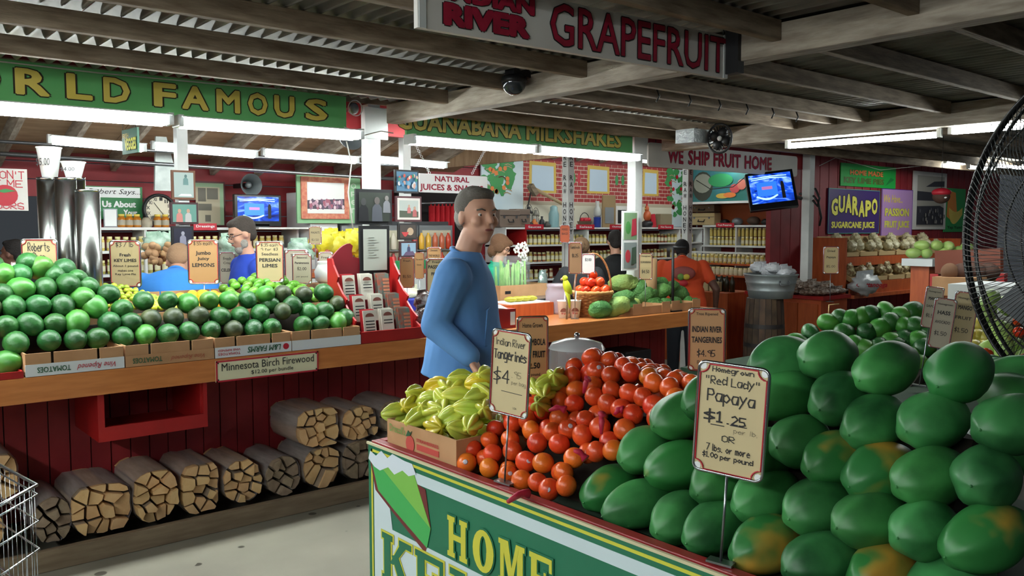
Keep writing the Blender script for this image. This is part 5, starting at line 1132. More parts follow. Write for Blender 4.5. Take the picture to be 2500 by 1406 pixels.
def a6(g, w_, h_, t):
    A_bg(g, w_, h_, t, '#4a7a9a'); crowd(g, t, .01, w_ - .01, h_ * .55, h_ * .8, 10, ['#c95a4a', '#d8c0b0', '#3a8a6a'], 5, .011); crowd(g, t, .01, w_ - .01, .02, h_ * .5, 14, ['#4f8ab0', '#c9a090', '#d0d4d8', '#6aa0c0'], 6, .013)
def a7(g, w_, h_, t): A_bg(g, w_, h_, t, '#aab4b0'); patch(g, [(0, 0), (w_, 0), (w_, h_ * .35), (0, h_ * .4)], mat('art_field', '#4c5648', .6), t, 'photo_field', .003); person_fig(g, t, w_ * .5, h_ * .25, h_ * .5, '#b56a6a'); person_fig(g, t, w_ * .8, h_ * .05, h_ * .6, '#a85a5a')
def a8(g, w_, h_, t): A_bg(g, w_, h_, t, '#3c3430'); patch(g, circ(w_ * .65, h_ * .5, h_ * .3, 12), mat('art_skin', '#b09a80', .6), t, 'photo_head', .003); patch(g, [(w_ * .1 + w_ * .45 * k / 8, h_ * .45 - h_ * .35 * math.sin(PI * k / 8)) for k in range(9)], mat('melon_red', '#b5393c', .5), t, 'photo_melon', .004)
def a9(g, w_, h_, t): A_bg(g, w_, h_, t, '#7f9cb0'); person_fig(g, t, w_ * .5, h_ * .3, h_ * .6, '#3c3f60', '#8a7268'); patch(g, [(w_ * .1, .0), (w_ * .95, .0), (w_ * .8, h_ * .35), (w_ * .3, h_ * .3)], mat('art_rocks', '#5a4a66', .6), t, 'photo_rocks', .004)
Mw = mat('walnut_frame', '#6b4026', .5); Mm = mat('maroon_frame', '#3a1a20', .5)
def pic_px(u0, v0, u1, v1, Y, *a, **k): f, wd, ht = boxY(u0, v0, u1, v1, Y); return picture(f, wd, ht, *a, **k)
pic_px(419, 416, 477, 487, 5.95, Mw, 'brown-framed portrait document, topmost on the left inner post', a1)
pic_px(416, 494, 484, 547, 5.95, Mm, 'maroon-framed photo of two people, middle of the left inner post', a2)
pic_px(419, 552, 473, 612, 5.95, M_black, 'dark blue photograph of one person, lowest on the left inner post', a3)
pic_px(869, 462, 957, 548, 4.72, M_black, 'black-framed dark photograph of people on the post behind the brochure rack', a4, b_=.02)
pic_px(879, 551, 951, 668, 4.71, M_black, 'black-framed typed letter on the post behind the brochure rack', a5, b_=.022)
pic_px(964, 415, 1022, 471, 5.95, M_black, 'black-framed crowd photo, topmost beside the juices sign', a6)
pic_px(966, 479, 1029, 541, 5.95, mat('oxblood_frame', '#4c1f26', .5), 'dark red framed photo of a field with people, second beside the juices sign', a7, matw=M_signw, b_=.016)
pic_px(972, 545, 1018, 585, 5.95, M_black, 'small framed photo of a child with watermelon beside the juices sign', a8)
pic_px(976, 589, 1018, 628, 5.95, Mm, 'small framed photo of a person on rocks, lowest beside the juices sign', a9)
for z in (.92,): pass
# curtain doorway
t = thing('curtain', (5.6, 7.5, 1.0), 'bright red curtain hanging from a rod behind the walking man', 'curtain')
mb = MB(); x0, x1 = PY(1048, 560, 7.5).x, PY(1112, 560, 7.5).x; n = 60; vs = []
for i in range(n + 1):
    a = i / n; x = x0 + (x1 - x0) * a; y = 7.5 + .03 * math.sin(a * 34) * (1 if abs(a - .76) > .03 else 0)
    for z in (1.0, 1.83): vs += [(x, y, z)]
mb.add(vs, [(2 * i, 2 * i + 2, 2 * i + 3, 2 * i + 1) for i in range(n)], True); mb.build('drape', mat('red_cloth', '#b0121f', .8), t)
MB().tube([(x0 - .15, 7.5, 1.85), (x1 + .15, 7.5, 1.87)], .012, 8).build('rod', M_steel, t)
for i in range(7): MB().tube([(x0 + (x1 - x0) * (i + .5) / 7, 7.5, 1.82), (x0 + (x1 - x0) * (i + .5) / 7, 7.5, 1.87)], .009, 5).build('loop', mat('red_cloth', '#b0121f', .8), t)
solo('dark_doorway', MB().box(x0 - .3, x1 + .35, 7.66, 7.715, 0, 2.1), mat('doorway_black', '#150d0e', .9), 'dark doorway behind the red curtain', 'doorway')
# bagged snacks and produce table mid-left, behind the counter
M_snack = mat('yellow_foil', '#d9c81e', .3, col2='#e3da58', scale=14, bump=.4)
pt_ = thing('produce_stand', (3.6, 6.75, 0), 'white stand of bagged produce in front of the drinks cooler', 'stand')
MB().box(2.0, 4.62, 6.5, 7.1, 1.18, 1.22).build('stand_top', M_orng, pt_); MB().box(2.02, 4.6, 6.52, 6.54, 0, 1.18).build('stand_front', M_white, pt_)
MB().box(4.0, 4.6, 6.5, 6.54, 1.22, 1.3).build('green_edging', mat('kelly_green', '#1f8a4c', .6), pt_)
def bag(p, r_, m, lb, cat, group, seed, nm='snack_bag', shp=(1, .5, 1.15)):
    mb = MB(); mb.ell(p, (r_ * shp[0], r_ * shp[1], r_ * shp[2]), 18, 12, fn=lambda q: q * (1 + .34 * noise.noise(q * 2.2 + Vector((seed, 0, 0))) + .16 * noise.noise(q * 6 + Vector((seed, 0, 0)))))
    mb.bar(Vector(p) + Vector((-r_ * .75 * shp[0], 0, r_ * shp[2] * .93)), Vector(p) + Vector((r_ * .75 * shp[0], 0, r_ * shp[2] * 1.0)), .008, r_ * .35)
    return solo(nm, mb, m, lb, cat, group)
for i in range(9):
    p = PY(775 + i * 17, 600 - (i % 3) * 6, 6.7 - .06 * (i % 2)); bag(p, .085, M_snack, 'bright yellow bag of chips, ' + nth(i) + ' of the row before the cooler', 'snack bag', 'yellow snack bags before the cooler', i)
M_mesh = mat('green_film_produce', '#7f9f8a', .35, col2='#b3c9b9', scale=16, bump=.5); M_onion = mat('red_potato', '#9c4a42', .5, rnd=.15)
for i, (u, v, s_) in enumerate(((385, 598, .11), (408, 590, .09), (565, 600, .11), (590, 612, .09), (730, 608, .1), (745, 622, .08))):
    bag(PY(u, v, 6.6), s_, M_mesh, ['film-wrapped greens left of the bent worker', 'second film-wrapped greens left of the bent worker', 'film-wrapped greens behind the bearded man', 'small film-wrapped greens behind the bearded man', 'film-wrapped greens left of the yellow chip bags', 'small film-wrapped greens right of the persimmon sign'][i], 'produce bag', None, i + 20, 'produce_bag', (1, .8, .8))
rd = random.Random(8)
for i in range(26): put(fruit_mesh('red_potato', egg(.03, .027, 0, 10, 8), M_onion) if i == 0 else bpy.data.meshes['red_potato'], 'red_potato', PY(rd.uniform(695, 800), rd.uniform(610, 640), 6.6 + .02 * (i % 4)), (rd.uniform(0, 6), 0, 0), 'red potato in the bagged heap beside the yellow chip bags', 'potato', 'red potatoes before the cooler')
for i in range(34): put(fruit_mesh('potato', egg(.038, .027, 0, 10, 8), M_pot) if i == 0 else bpy.data.meshes['potato'], 'potato', PY(rd.uniform(352, 420), rd.uniform(598, 640), 6.5 + .02 * (i % 4)), (rd.uniform(0, 6), rd.uniform(0, 3), 0), 'brown potato in the heap left of the bent worker', 'potato', 'potatoes left of the bent worker')
# conduits
for i, (a, b_) in enumerate((((0, 375), (880, 432)), ((0, 345), (870, 398)))):
    p, q = PY(*a, 6.9 - i * .3), PY(*b_, 6.9 - i * .3); solo('conduit', MB().tube([p, q, q + (q - p) * .3], .016 - .004 * i, 8), M_steel, ['thick metal conduit pipe', 'thin upper metal conduit pipe'][i] + ' running along the stall under the roof', 'pipe')
f = PY(405, 395, 7.0); solo('marble_brace', MB().prism([(0, 0), (.2, 0), (.1, .42), (.02, .42)][::1], Fr((PY(378, 465, 6.9).x, 6.9, PY(378, 465, 6.9).z), (1, 0, 0)), -.03, 0), mat('grey_marbled', '#8f9793', .5, col2='#b0b7b3', scale=8), 'grey mottled wooden brace left of the white post', 'brace')
# far left sign with tomato and dark night beyond
f = Fr((-.35, 6.45, PY(30, 514, 6.45).z), (1, 0, 0)); wd = PY(68, 470, 6.45).x + .35; ht = PY(30, 412, 6.45).z - f.o.z
t = board('painted_sign', f, wd, ht, .012, M_signw, 'white hand-painted sign with a red tomato at the far left edge', 'sign')
xa = fw(f, 0, 440)[0]
scribble(f, "DON'T", xa - .04, ht * .76, wd - xa + .03, ht * .18, M_redp, t, pen=.006); scribble(f, 'SQUEEZE ME', max(.01, xa - .33), ht * .56, wd - max(.01, xa - .33) - .02, ht * .16, M_redp, t, pen=.006); scribble(f, 'YOURS', xa - .07, ht * .04, wd - xa + .05, ht * .15, M_redp, t, pen=.006)
patch(f, circ(xa + .025, ht * .36, .075, 18, .07), M_redp, t, 'tomato_print', .003); patch(f, [(xa - .03, ht * .46), (xa + .02, ht * .42), (xa + .09, ht * .47), (xa + .03, ht * .52)], M_pg, t, 'leaf_print', .005)
solo('night_backdrop', MB().box(-4, 1.2, 8.8, 8.85, 0, 2.3), mat('night_dark', '#0e0d10', .9), 'dark sheet standing for the night beyond the stall at the far left', 'backdrop')  # dark sheet stands in for the unlit night outside
# ------------------------------------------------------------------ price signs
def price_sign(u, v, f, wpx, hpx, al, lines, lb, m=None, stake=None, lean=0, base=True, frame=True, hand=False):
    """u,v: photo point of the card's bottom centre, f: distance; lines: (text, height 0-1 up, width, size, style)"""
    p = PF(u, v, f); sc_ = f / FPX; a = math.radians(al); R_ = Vector((math.cos(a), math.sin(a), 0)); fo = abs(R_.dot(RGT))
    wd, ht = wpx * sc_ / max(fo, .3), hpx * sc_
    up = (Vector((0, 0, 1)) + R_ * lean).normalized(); R_ = (R_ - up * R_.dot(up)).normalized()
    fr = Fr(p - R_ * wd / 2, R_, up)
    zb_ = stake if stake is not None else p.z - .1
    if stake is not None and p.y > 5.36 and p.x < 8: zb_ = .003
    foot = fr.pt(wd / 2, (zb_ - p.z) / up.z, 0)
    t = thing('price_sign', foot, lb, 'price sign')
    MB().prism(rrect(0, 0, wd, ht, wd * .1), fr, -.002, 0).build('card', m or M_beige, t)
    rw = wd * .012; c = wd * .13
    mb = MB(); path = []
    for cx, cy, a0 in ((wd - rw * 2, rw * 2, PI), (wd - rw * 2, ht - rw * 2, -PI / 2), (rw * 2, ht - rw * 2, 0), (rw * 2, rw * 2, PI / 2)):
        for i in range(6):
            b_ = a0 - (PI / 2) * i / 5; path.append(fr.pt(cx + c * math.cos(b_), cy + c * math.sin(b_), .002))
    mb.tube(path, rw, 4, closed=True).build('red_border', M_redp, t)
    for cx, cy in ((c * .45, c * .45), (wd - c * .45, c * .45), (c * .45, ht - c * .45), (wd - c * .45, ht - c * .45)): patch(fr, circ(cx, cy, c * .42, 8), M_foam, t, 'corner_patch', .0008, .0004)
    if frame: MB().tube([fr.pt(x, y, 0) for x, y in rrect(0, 0, wd, ht, wd * .1, 5)], wd * .02 + .0008, 6, closed=True).build('chrome_rim', M_chrome, t)
    MB().tube([fr.pt(wd / 2, 0, -.003), foot], max(.0028, wd * .02), 8).build('stake', M_steel, t)
    if base: MB().bar(foot - R_ * .03 + Vector((0, 0, .003)), foot + R_ * .03 + Vector((0, 0, .003)), .03, .005).build('foot', M_steel, t)
    for (tx, y, w_, h_, st) in lines:
        x = (1 - w_) / 2
        if 'h' in st: scribble(fr, tx, wd * x, ht * y, wd * w_, ht * h_ * 1.15, M_ink, t, pen=max(ht * h_ * .1, wd * .012)); continue
        letters(fr, tx, wd * x, ht * y, wd * w_, ht * h_, {'r': M_redp, 'g': M_greenp}.get(st, M_ink), t, bold=.012 if st != 'b' else .03, hand=.06 if 'h' in st else 0, d=.0012)
    return t, fr, wd, ht
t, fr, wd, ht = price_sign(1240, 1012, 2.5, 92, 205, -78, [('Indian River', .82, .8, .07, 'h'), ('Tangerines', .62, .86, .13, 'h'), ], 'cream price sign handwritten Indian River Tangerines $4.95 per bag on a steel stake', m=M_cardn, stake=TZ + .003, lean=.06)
scribble(fr, '$4', wd * .08, ht * .32, wd * .46, ht * .22, M_ink, t, pen=.0035); scribble(fr, '.95', wd * .56, ht * .46, wd * .26, ht * .075, M_ink, t); scribble(fr, 'per bag', wd * .56, ht * .36, wd * .38, ht * .06, M_ink, t)
patch(fr, [(wd * .3, ht * .27), (wd * .85, ht * .265), (wd * .85, ht * .272), (wd * .3, ht * .277)], M_ink, t, 'pen_line', .0014, .0004); letters(fr, 'USA', wd * .62, ht * .08, wd * .1, ht * .025, M_ink, t, bold=.0, d=.0012)
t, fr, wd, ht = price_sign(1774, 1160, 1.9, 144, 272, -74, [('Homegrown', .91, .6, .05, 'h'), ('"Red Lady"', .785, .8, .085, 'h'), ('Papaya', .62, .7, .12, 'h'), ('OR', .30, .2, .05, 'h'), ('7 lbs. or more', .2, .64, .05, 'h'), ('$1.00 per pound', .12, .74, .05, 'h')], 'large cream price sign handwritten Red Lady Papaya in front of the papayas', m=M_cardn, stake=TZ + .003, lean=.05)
scribble(fr, '$1', wd * .12, ht * .44, wd * .3, ht * .13, M_ink, t, pen=.004); scribble(fr, '.25', wd * .46, ht * .47, wd * .28, ht * .075, M_ink, t, pen=.003); scribble(fr, 'per lb.', wd * .56, ht * .38, wd * .36, ht * .055, M_ink, t)
for (a, b_, y) in ((.22, .42, .435), (.5, .74, .455)): patch(fr, [(wd * a, ht * y), (wd * b_, ht * y), (wd * b_, ht * (y + .008)), (wd * a, ht * (y + .008))], M_ink, t, 'pen_line', .0014, .0004)
price_sign(1300, 940, 2.95, 74, 168, -28, [('Home Grown', .84, .66, .07, ''), ('CARAMBOLA', .58, .84, .1, 'b'), ('STAR FRUIT', .40, .84, .1, 'b'), ('$2.50', .24, .5, .09, 'b'), ('per pound', .12, .5, .06, '')], 'tan price sign Home Grown Carambola Star Fruit turned sideways behind the tangerine sign', m=mat('card_tan_near', '#c59a6b', .5), stake=.8)  # lighter near copy of the tan card, to suit the weaker light
price_sign(1724, 905, 3.1, 84, 152, -52, [('Tree Ripened', .88, .6, .06, ''), ('INDIAN RIVER', .62, .82, .1, 'b'), ('TANGERINES', .45, .84, .1, 'b'), ('$4.95', .2, .52, .12, 'h'), ('Per bag', .09, .5, .06, 'h')], 'printed tan price sign Tree Ripened Indian River Tangerines behind the tangerine heap', m=mat('card_tan_near', '#c59a6b', .5), stake=.8)
Z5 = 1.12
price_sign(98, 668, 4.38, 86, 84, -38, [('Roberts', .66, .62, .2, 'h'), ('Own', .4, .4, .18, 'h')], 'tan price sign handwritten Roberts Own behind the tall avocados at the left', stake=1.15)
price_sign(308, 700, 4.95, 74, 112, -40, [('$3 / lb', .84, .6, .11, 'h'), ('Fresh', .66, .36, .07, 'b'), ('KEY LIMES', .54, .74, .07, 'b'), ('About 1 pound', .42, .82, .06, ''), ('makes one', .33, .5, .05, ''), ('Key Lime Pie', .24, .68, .06, '')], 'tan price sign Fresh Key Lime, about 1 pound makes one key lime pie', stake=Z5)
price_sign(498, 692, 5.1, 72, 106, -36, [('$.55 each', .86, .62, .09, 'h'), ('Jumbo', .66, .5, .09, 'b'), ('Juicy', .52, .4, .09, 'b'), ('LEMONS', .38, .74, .09, 'b')], 'tan price sign Jumbo Juicy Lemons beside the bearded man', m=M_beige2, stake=Z5)
price_sign(660, 688, 5.3, 66, 98, -40, [('$.35 each', .86, .64, .08, 'h'), ('9 for $3', .76, .64, .07, 'h'), ('Seedless', .66, .6, .07, ''), ('PERSIAN', .5, .78, .09, 'b'), ('LIMES', .36, .56, .09, 'b')], 'tan price sign Seedless Persian Limes in front of the bearded man', stake=Z5)
price_sign(556, 692, 6.1, 38, 76, -40, [('Fresh', .75, .5, .1, ''), ('Crisp', .6, .5, .1, ''), ('CELERY', .38, .8, .1, 'b')], 'small pale price sign Fresh Crisp Celery behind the lemon sign', m=M_pale, stake=1.0)
price_sign(738, 692, 5.6, 46, 72, -40, [('Seasonal', .85, .55, .07, ''), ('Persimmons', .66, .74, .08, 'b'), ('$2.00', .42, .5, .12, 'h'), ('per pound', .2, .6, .06, '')], 'pale price sign for persimmons left of the white jar', m=M_pale, stake=1.0)
price_sign(725, 690, 5.9, 56, 80, -38, [('Sweet', .8, .5, .08, '')], 'pale sign just behind the persimmon sign', m=M_pale, stake=1.0)
price_sign(796, 690, 6.0, 34, 74, -38, [('Fresh', .8, .6, .07, ''), ('$1.99', .5, .6, .1, 'h')], 'narrow pale sign above the white jar', m=M_pale, stake=1.0)
price_sign(822, 690, 5.7, 38, 64, -38, [('Sweet', .8, .6, .07, ''), ('ONIONS', .6, .7, .07, '')], 'pale sign half hidden by the left edge of the brochure rack', m=M_pale, stake=1.0)
price_sign(770, 596, 6.4, 30, 43, -40, [('WALNUTS', .6, .7, .12, ''), ('$2.50', .15, .6, .14, 'h')], 'small walnut price sign in front of the cooler doors', m=M_beige, stake=1.05)
price_sign(994, 702, 5.7, 34, 74, -38, [('Fresh', .85, .5, .07, ''), ('$1.50', .3, .6, .1, 'h')], 'tan price sign right behind the brochure rack', m=M_beige2, stake=.93)
price_sign(1024, 680, 6.0, 22, 64, -38, [('The world\'s', .7, .8, .06, ''), ('best', .5, .5, .06, '')], 'narrow tan sign reading the world behind the rack', m=M_beige2, stake=.93)
price_sign(1060, 650, 6.1, 34, 46, -36, [('Sweet', .8, .5, .1, ''), ('THE WORLD', .5, .8, .12, '')], 'tan sign peeping out above the passion fruit sign', m=M_beige2, stake=.93)
price_sign(1066, 716, 5.3, 50, 84, -36, [('Fresh', .88, .4, .06, ''), ('PASSION', .72, .8, .1, 'b'), ('FRUIT', .52, .5, .09, 'b'), ('$', .16, .14, .09, 'h')], 'tan price sign for passion fruit behind the walking man', m=M_beige, stake=.93)
price_sign(1404, 668, 6.2, 32, 76, -42, [("Farm Fresh", .8, .7, .08, 'h'), ('$1.25', .5, .5, .12, 'h')], 'tall tan handwritten sign left of the tomato basket handle', m=mat('card_brown', '#a9825f', .6), stake=.93)
price_sign(1436, 668, 6.5, 32, 48, -42, [('$2.00', .6, .5, .16, 'h')], 'white handwritten sign behind the tomato basket', m=M_foam, stake=.93)
price_sign(1576, 682, 6.9, 31, 64, -42, [('Homegrown', .85, .7, .07, ''), ('GUANABANA', .62, .8, .08, ''), ('$4.50', .2, .6, .14, 'h')], 'tan price sign for guanabana behind the soursops', m=M_beige, stake=.93)
price_sign(1379, 592, 8.2, 24, 42, -40, [('MIXED', .7, .6, .12, ''), ('BAGS', .45, .6, .12, '')], 'orange card on the left honey post', m=mat('card_orange', '#c9603a', .6), stake=.95, base=False)
price_sign(2028, 668, 7.4, 38, 66, -36, [('Dried', .8, .5, .08, ''), ('Papaya', .55, .6, .1, ''), ('$5.00', .2, .6, .1, 'h')], 'beige price sign standing behind the bagged nuts by the display rack', m=M_beige, stake=.95)
for i, (u, v, f, w_, h_, al) in enumerate(((2268, 800, 4.0, 36, 100, -62), (2290, 850, 3.6, 42, 122, -66), (2340, 846, 3.7, 44, 134, -70))):
    price_sign(u, v, f, w_, h_, al, [('Homegrown', .86, .7, .05, ''), (['MAMEY', 'HASS', 'MANGO'][i], .68, .6, .08, 'b'), (['SAPOTE', 'AVOCADO', 'FRUIT'][i], .5, .7, .06, ''), ('$1.50', .24, .6, .09, 'h')], ['pale narrow price sign, furthest of the three left of the fan', 'pale narrow leaning price sign in the middle of the three left of the fan', 'tan narrow leaning price sign nearest the fan'][i], m=[M_pale, M_pale, M_beige][i], stake=.85, lean=.12)
price_sign(42, 660, 4.9, 30, 20, -38, [('Fresh', .3, .6, .3, '')], 'white sign corner peeping left of the Roberts Own sign', m=M_foam, stake=1.1)
# ------------------------------------------------------------------ brochure rack
RX0, RX1 = 2.5, 2.92
t = thing('brochure_rack', (2.71, 4.55, CT), 'red scroll-topped wooden rack holding brochures on the long counter', 'rack')
MB().box(RX0, RX1, 4.345, 4.36, CT + .002, CT + .07).build('front_rail', M_red, t); MB().box(RX0, RX1, 4.36, 4.84, CT + .002, CT + .015).build('rack_base', M_red, t)
fb_ = frY(RX0 + .0, CT, 4.72); W_ = RX1 - RX0; Hb = 1.40 - CT; arc = [(0, 0), (W_, 0), (W_, Hb)]
for k in range(7): a = k / 6; arc.append((W_ - .14 * a, Hb + .1 * math.sin(a * PI / 2)))
arc += [(W_ * .62, Hb + .085), (W_ * .64, Hb + .05), (W_ * .62, Hb + .015), (W_ * .5, Hb + .005), (W_ * .38, Hb + .015), (W_ * .36, Hb + .05), (W_ * .38, Hb + .085)]
for k in range(7): a = 1 - k / 6; arc.append((.14 * a, Hb + .1 * math.sin(a * PI / 2)))
MB().prism(arc, fb_, -.015, 0).build('scroll_back', M_redd if 0 else mat('rack_red_dark', '#7c1c26', .45), t)
for x in (RX0 - .012, RX1):
    pr = [(4.735, CT), (4.735, 1.41), (4.68, 1.41), (4.66, 1.37), (4.6, 1.30), (4.62, 1.27), (4.55, 1.2), (4.5, 1.17), (4.52, 1.14), (4.45, 1.08), (4.40, 1.05), (4.42, 1.02), (4.36, .99), (4.35, CT)]
    mb = MB(); k = len(pr); vs = [(x, a, b_) for a, b_ in pr] + [(x + .012, a, b_) for a, b_ in pr]
    mb.add(vs, [tuple(range(k))[::-1], tuple(range(k, 2 * k))] + [(i, (i + 1) % k, (i + 1) % k + k, i + k) for i in range(k)]).build('side_panel', M_red, t)
for k, (y, z) in enumerate(((4.38, CT + .03), (4.49, 1.03), (4.60, 1.15))):
    MB().box(RX0 + .001, RX1 - .001, y, y + .1, z - .012, z).build('rack_shelf', mat('rack_red_dark', '#7c1c26', .45), t)
M_bro = mat('brochure_cream', '#d9d8c9', .5); M_brr = mat('brochure_red', '#b3242c', .5); M_brp = mat('brochure_photo', '#5f7f78', .5, col2='#a3523c', scale=30)
for k, (y, z) in enumerate(((4.39, CT + .032), (4.50, 1.032), (4.61, 1.152))):
    for j, (x, m_, nm) in enumerate(((RX0 + .03, M_brr, 'red-backed'), (RX0 + .155, M_bro, 'cream'), (RX0 + .275, M_brp, 'photo-covered'))):
        x += k * -.006 + .012; b = thing('brochure_stack', (x + .045, y + .03, z), nm + ' brochure stack, ' + ['front', 'middle', 'back'][k] + ' tier of the red rack', 'brochures', 'brochures in the red rack')
        for q in range(5): MB().obox((x + .045 + .002 * (q % 2), y + .012 + q * .009, z + .078 + q * .0015), Vector((.042, 0, 0)), Vector((0, .002, 0)), Vector((0, .012, .078)).normalized() * .078).build('leaflet', m_ if q else (M_bro if j < 2 else M_brp), b)
        g = Fr((x + .003, y - .004, z), (1, 0, 0), Vector((0, .15, 1)).normalized())
        if j < 2:
            patch(g, [(.042 + .03 * math.cos(a), .12 + .022 * math.sin(a)) for a in [i * PI / 8 for i in range(9)]], mat('emblem_brown', '#7a4438', .5), b, 'emblem', .003, .001)
            for q in range(4 if j == 0 else 2): patch(g, [(.012, .09 - q * .018), (.072, .09 - q * .018), (.072, .096 - q * .018), (.012, .096 - q * .018)], M_ink, b, 'text_line', .003, .001)
        else:
            for q in range(5): patch(g, [(.035, .115 - q * .022), (.08, .115 - q * .022), (.08, .128 - q * .022), (.035, .128 - q * .022)], mat('peach_print', '#c9805f', .5), b, 'photo_strip', .003, .001)
solo('red_tray_box', MB().box(2.935, 3.5, 4.36, 4.385, CT, 1.0).box(2.935, 3.5, 4.7, 4.72, CT, 1.0).box(2.935, 2.95, 4.385, 4.7, CT, 1.0).box(3.48, 3.5, 4.385, 4.7, CT, 1.0).box(2.95, 3.48, 4.385, 4.7, CT, CT + .02), M_red, 'low red wooden box beside the brochure rack', 'box')
M_wrapd = mat('crinkled_wrap', '#8a8a8e', .25, col2='#3c2f2c', scale=16, contrast=(.4, .55), bump=.5)
for i, (x, y, z, s_) in enumerate(((3.05, 4.5, 1.03, .085), (3.2, 4.52, 1.05, .09), (3.36, 4.5, 1.03, .085), (3.12, 4.6, 1.12, .08), (3.3, 4.6, 1.13, .08))):
    bag((x, y, z), s_, M_wrapd, 'crinkled wrapped bag of dark nuts in the red box, ' + ['front left', 'front middle', 'front right', 'rear left', 'rear right'][i], 'nut bag', 'wrapped nut bags in the red box', 40 + i, 'nut_bag', (1, .7, .8))
solo('white_jar', MB().lathe([(.05, 0), (.075, .02), (.082, .08), (.06, .12), (.055, .13), (.062, .14), (.06, .15)], PY(797, 690, 5.3), 20), mat('ceramic', '#d5d8d2', .3), 'white ceramic jar left of the brochure rack', 'jar')
jz = PY(797, 690, 5.3); solo('jar_stand', MB().box(jz.x - .1, jz.x + .1, 5.21, 5.39, CT + .001, jz.z - .001), M_card, 'cardboard box under the white ceramic jar', 'box')
solo('blue_tub', MB().box(3.15, 3.55, 5.0, 5.3, CT + .001, 1.1), mat('royal_blue', '#1c2f9a', .4), 'blue tub behind the rack', 'tub', bevel=.01)
bag((3.33, 5.15, 1.12), .12, mat('pale_greens', '#c9cdb0', .6, col2='#dfe0c8', scale=20, bump=.4), 'pale bean sprouts heaped in the blue tub', 'produce', None, 60, 'sprouts', (1, .8, .4))
# steel cylinders with cups on top
for i, (u0, u1, v0, f) in enumerate(((98, 142, 434, 4.75), (141, 190, 434, 4.55), (188, 208, 434, 4.8), (190, 246, 463, 4.5))):
    w_ = (u1 - u0) if i != 2 else 44; c = PF((u0 + u1) / 2 - (8 if i == 2 else 0), 600, f); r_ = w_ / 2 * f / FPX; zt = PF(u0, v0, f).z
    t = thing('steel_cylinder', (c.x, c.y, CT), ['tall mirror-steel cylinder at the left', 'tall mirror-steel cylinder in the middle, in front', 'tall steel cylinder half hidden behind the middle one', 'shorter mirror-steel cylinder at the right'][i], 'cup dispenser', 'steel cylinders behind the avocados')
    MB().lathe([(r_, CT + .2 * (0)), (r_, zt - .01)], (c.x, c.y, 0), 32).build('tube_wall', mat('mirror_steel', '#8f918f', .27, metal=1), t)
    MB().lathe([(r_ * 1.02, zt - .012), (r_ * 1.02, zt), (r_ * .98, zt)], (c.x, c.y, 0), 32).build('rim', M_chrome, t)
for i, (u, v0, v1, w1, w0, f, tx) in enumerate(((122, 360, 434, 55, 34, 4.72, '$5.00'), (180, 395, 434, 53, 34, 4.6, '$4.00'))):
    b_ = PF(u, v1, f); k = f / FPX; h = (v1 - v0) * k
    t = thing('foam_cup', b_, 'white foam cup marked ' + tx + (' on the left steel cylinder' if i == 0 else ' on the middle steel cylinders'), 'cup')
    MB().lathe([(w0 / 2 * k, 0), (w1 / 2 * k, h - .008), (w1 / 2 * k + .004, h - .006), (w1 / 2 * k + .004, h), (w1 / 2 * k - .002, h), (w0 / 2 * k - .004, .006)], b_, 28).build('cup_body', M_foam, t)
    g = Fr(b_ - RGT * .04 - FWD * (w1 / 2 * k * .93), RGT); letters(g, tx, 0, h * .38, .075, h * .24, M_ink, t, bold=0, hand=.04, d=.004)
# ------------------------------------------------------------------ middle of the counter
def loose(u, v, f): return PF(u, v, f)
f_ = lambda u, v: PZ(u, v, CT)
p = PY(1232, 800, 4.40); t = thing('red_box', (p.x, p.y, CT), 'red and white cardboard box with a paper on top behind the carambola sign', 'box')
MB().box(p.x - .1, p.x + .1, p.y, p.y + .16, CT + .001, CT + .13).build('carton_body', M_red, t); MB().box(p.x - .085, p.x - .055, p.y - .003, p.y, CT + .02, CT + .11).build('white_stripe', M_foam, t); MB().box(p.x + .05, p.x + .09, p.y - .003, p.y, CT + .02, CT + .11).build('white_stripe', M_foam, t)
solo('paper_napkin', MB().add([(p.x - .14, p.y + .02, CT + .15), (p.x + .02, p.y - .01, CT + .135), (p.x + .06, p.y + .12, CT + .15), (p.x - .1, p.y + .15, CT + .17)], [(0, 1, 2, 3)]), M_foam, 'white paper napkin on the red box', 'napkin')
# cutting board table with the girl's work
t = thing('cutting_board', PF(1275, 755, 6.6), 'wooden cutting block with sliced fruit in front of the girl in green', 'cutting board'); p = PF(1275, 770, 6.6)
MB().box(p.x - .25, p.x + .22, p.y - .12, p.y + .2, CT + .001, CT + .1).build('block', M_orng, t); MB().box(p.x - .2, p.x + .2, p.y - .1, p.y + .15, CT + .1, CT + .108).build('white_board', M_foam, t)
for i in range(4): put(fruit_mesh('sliced_fruit', egg(.05, .022, 0, 12, 8), mat('slice_yellow', '#a8a02c', .4)) if i == 0 else bpy.data.meshes['sliced_fruit'], 'sliced_fruit', p + Vector((-.12 + .07 * i, 0, CT + .13 - p.z)), (PI / 2, 0, .9), 'yellow-green fruit piece on the cutting board', 'fruit', 'fruit pieces on the cutting board')
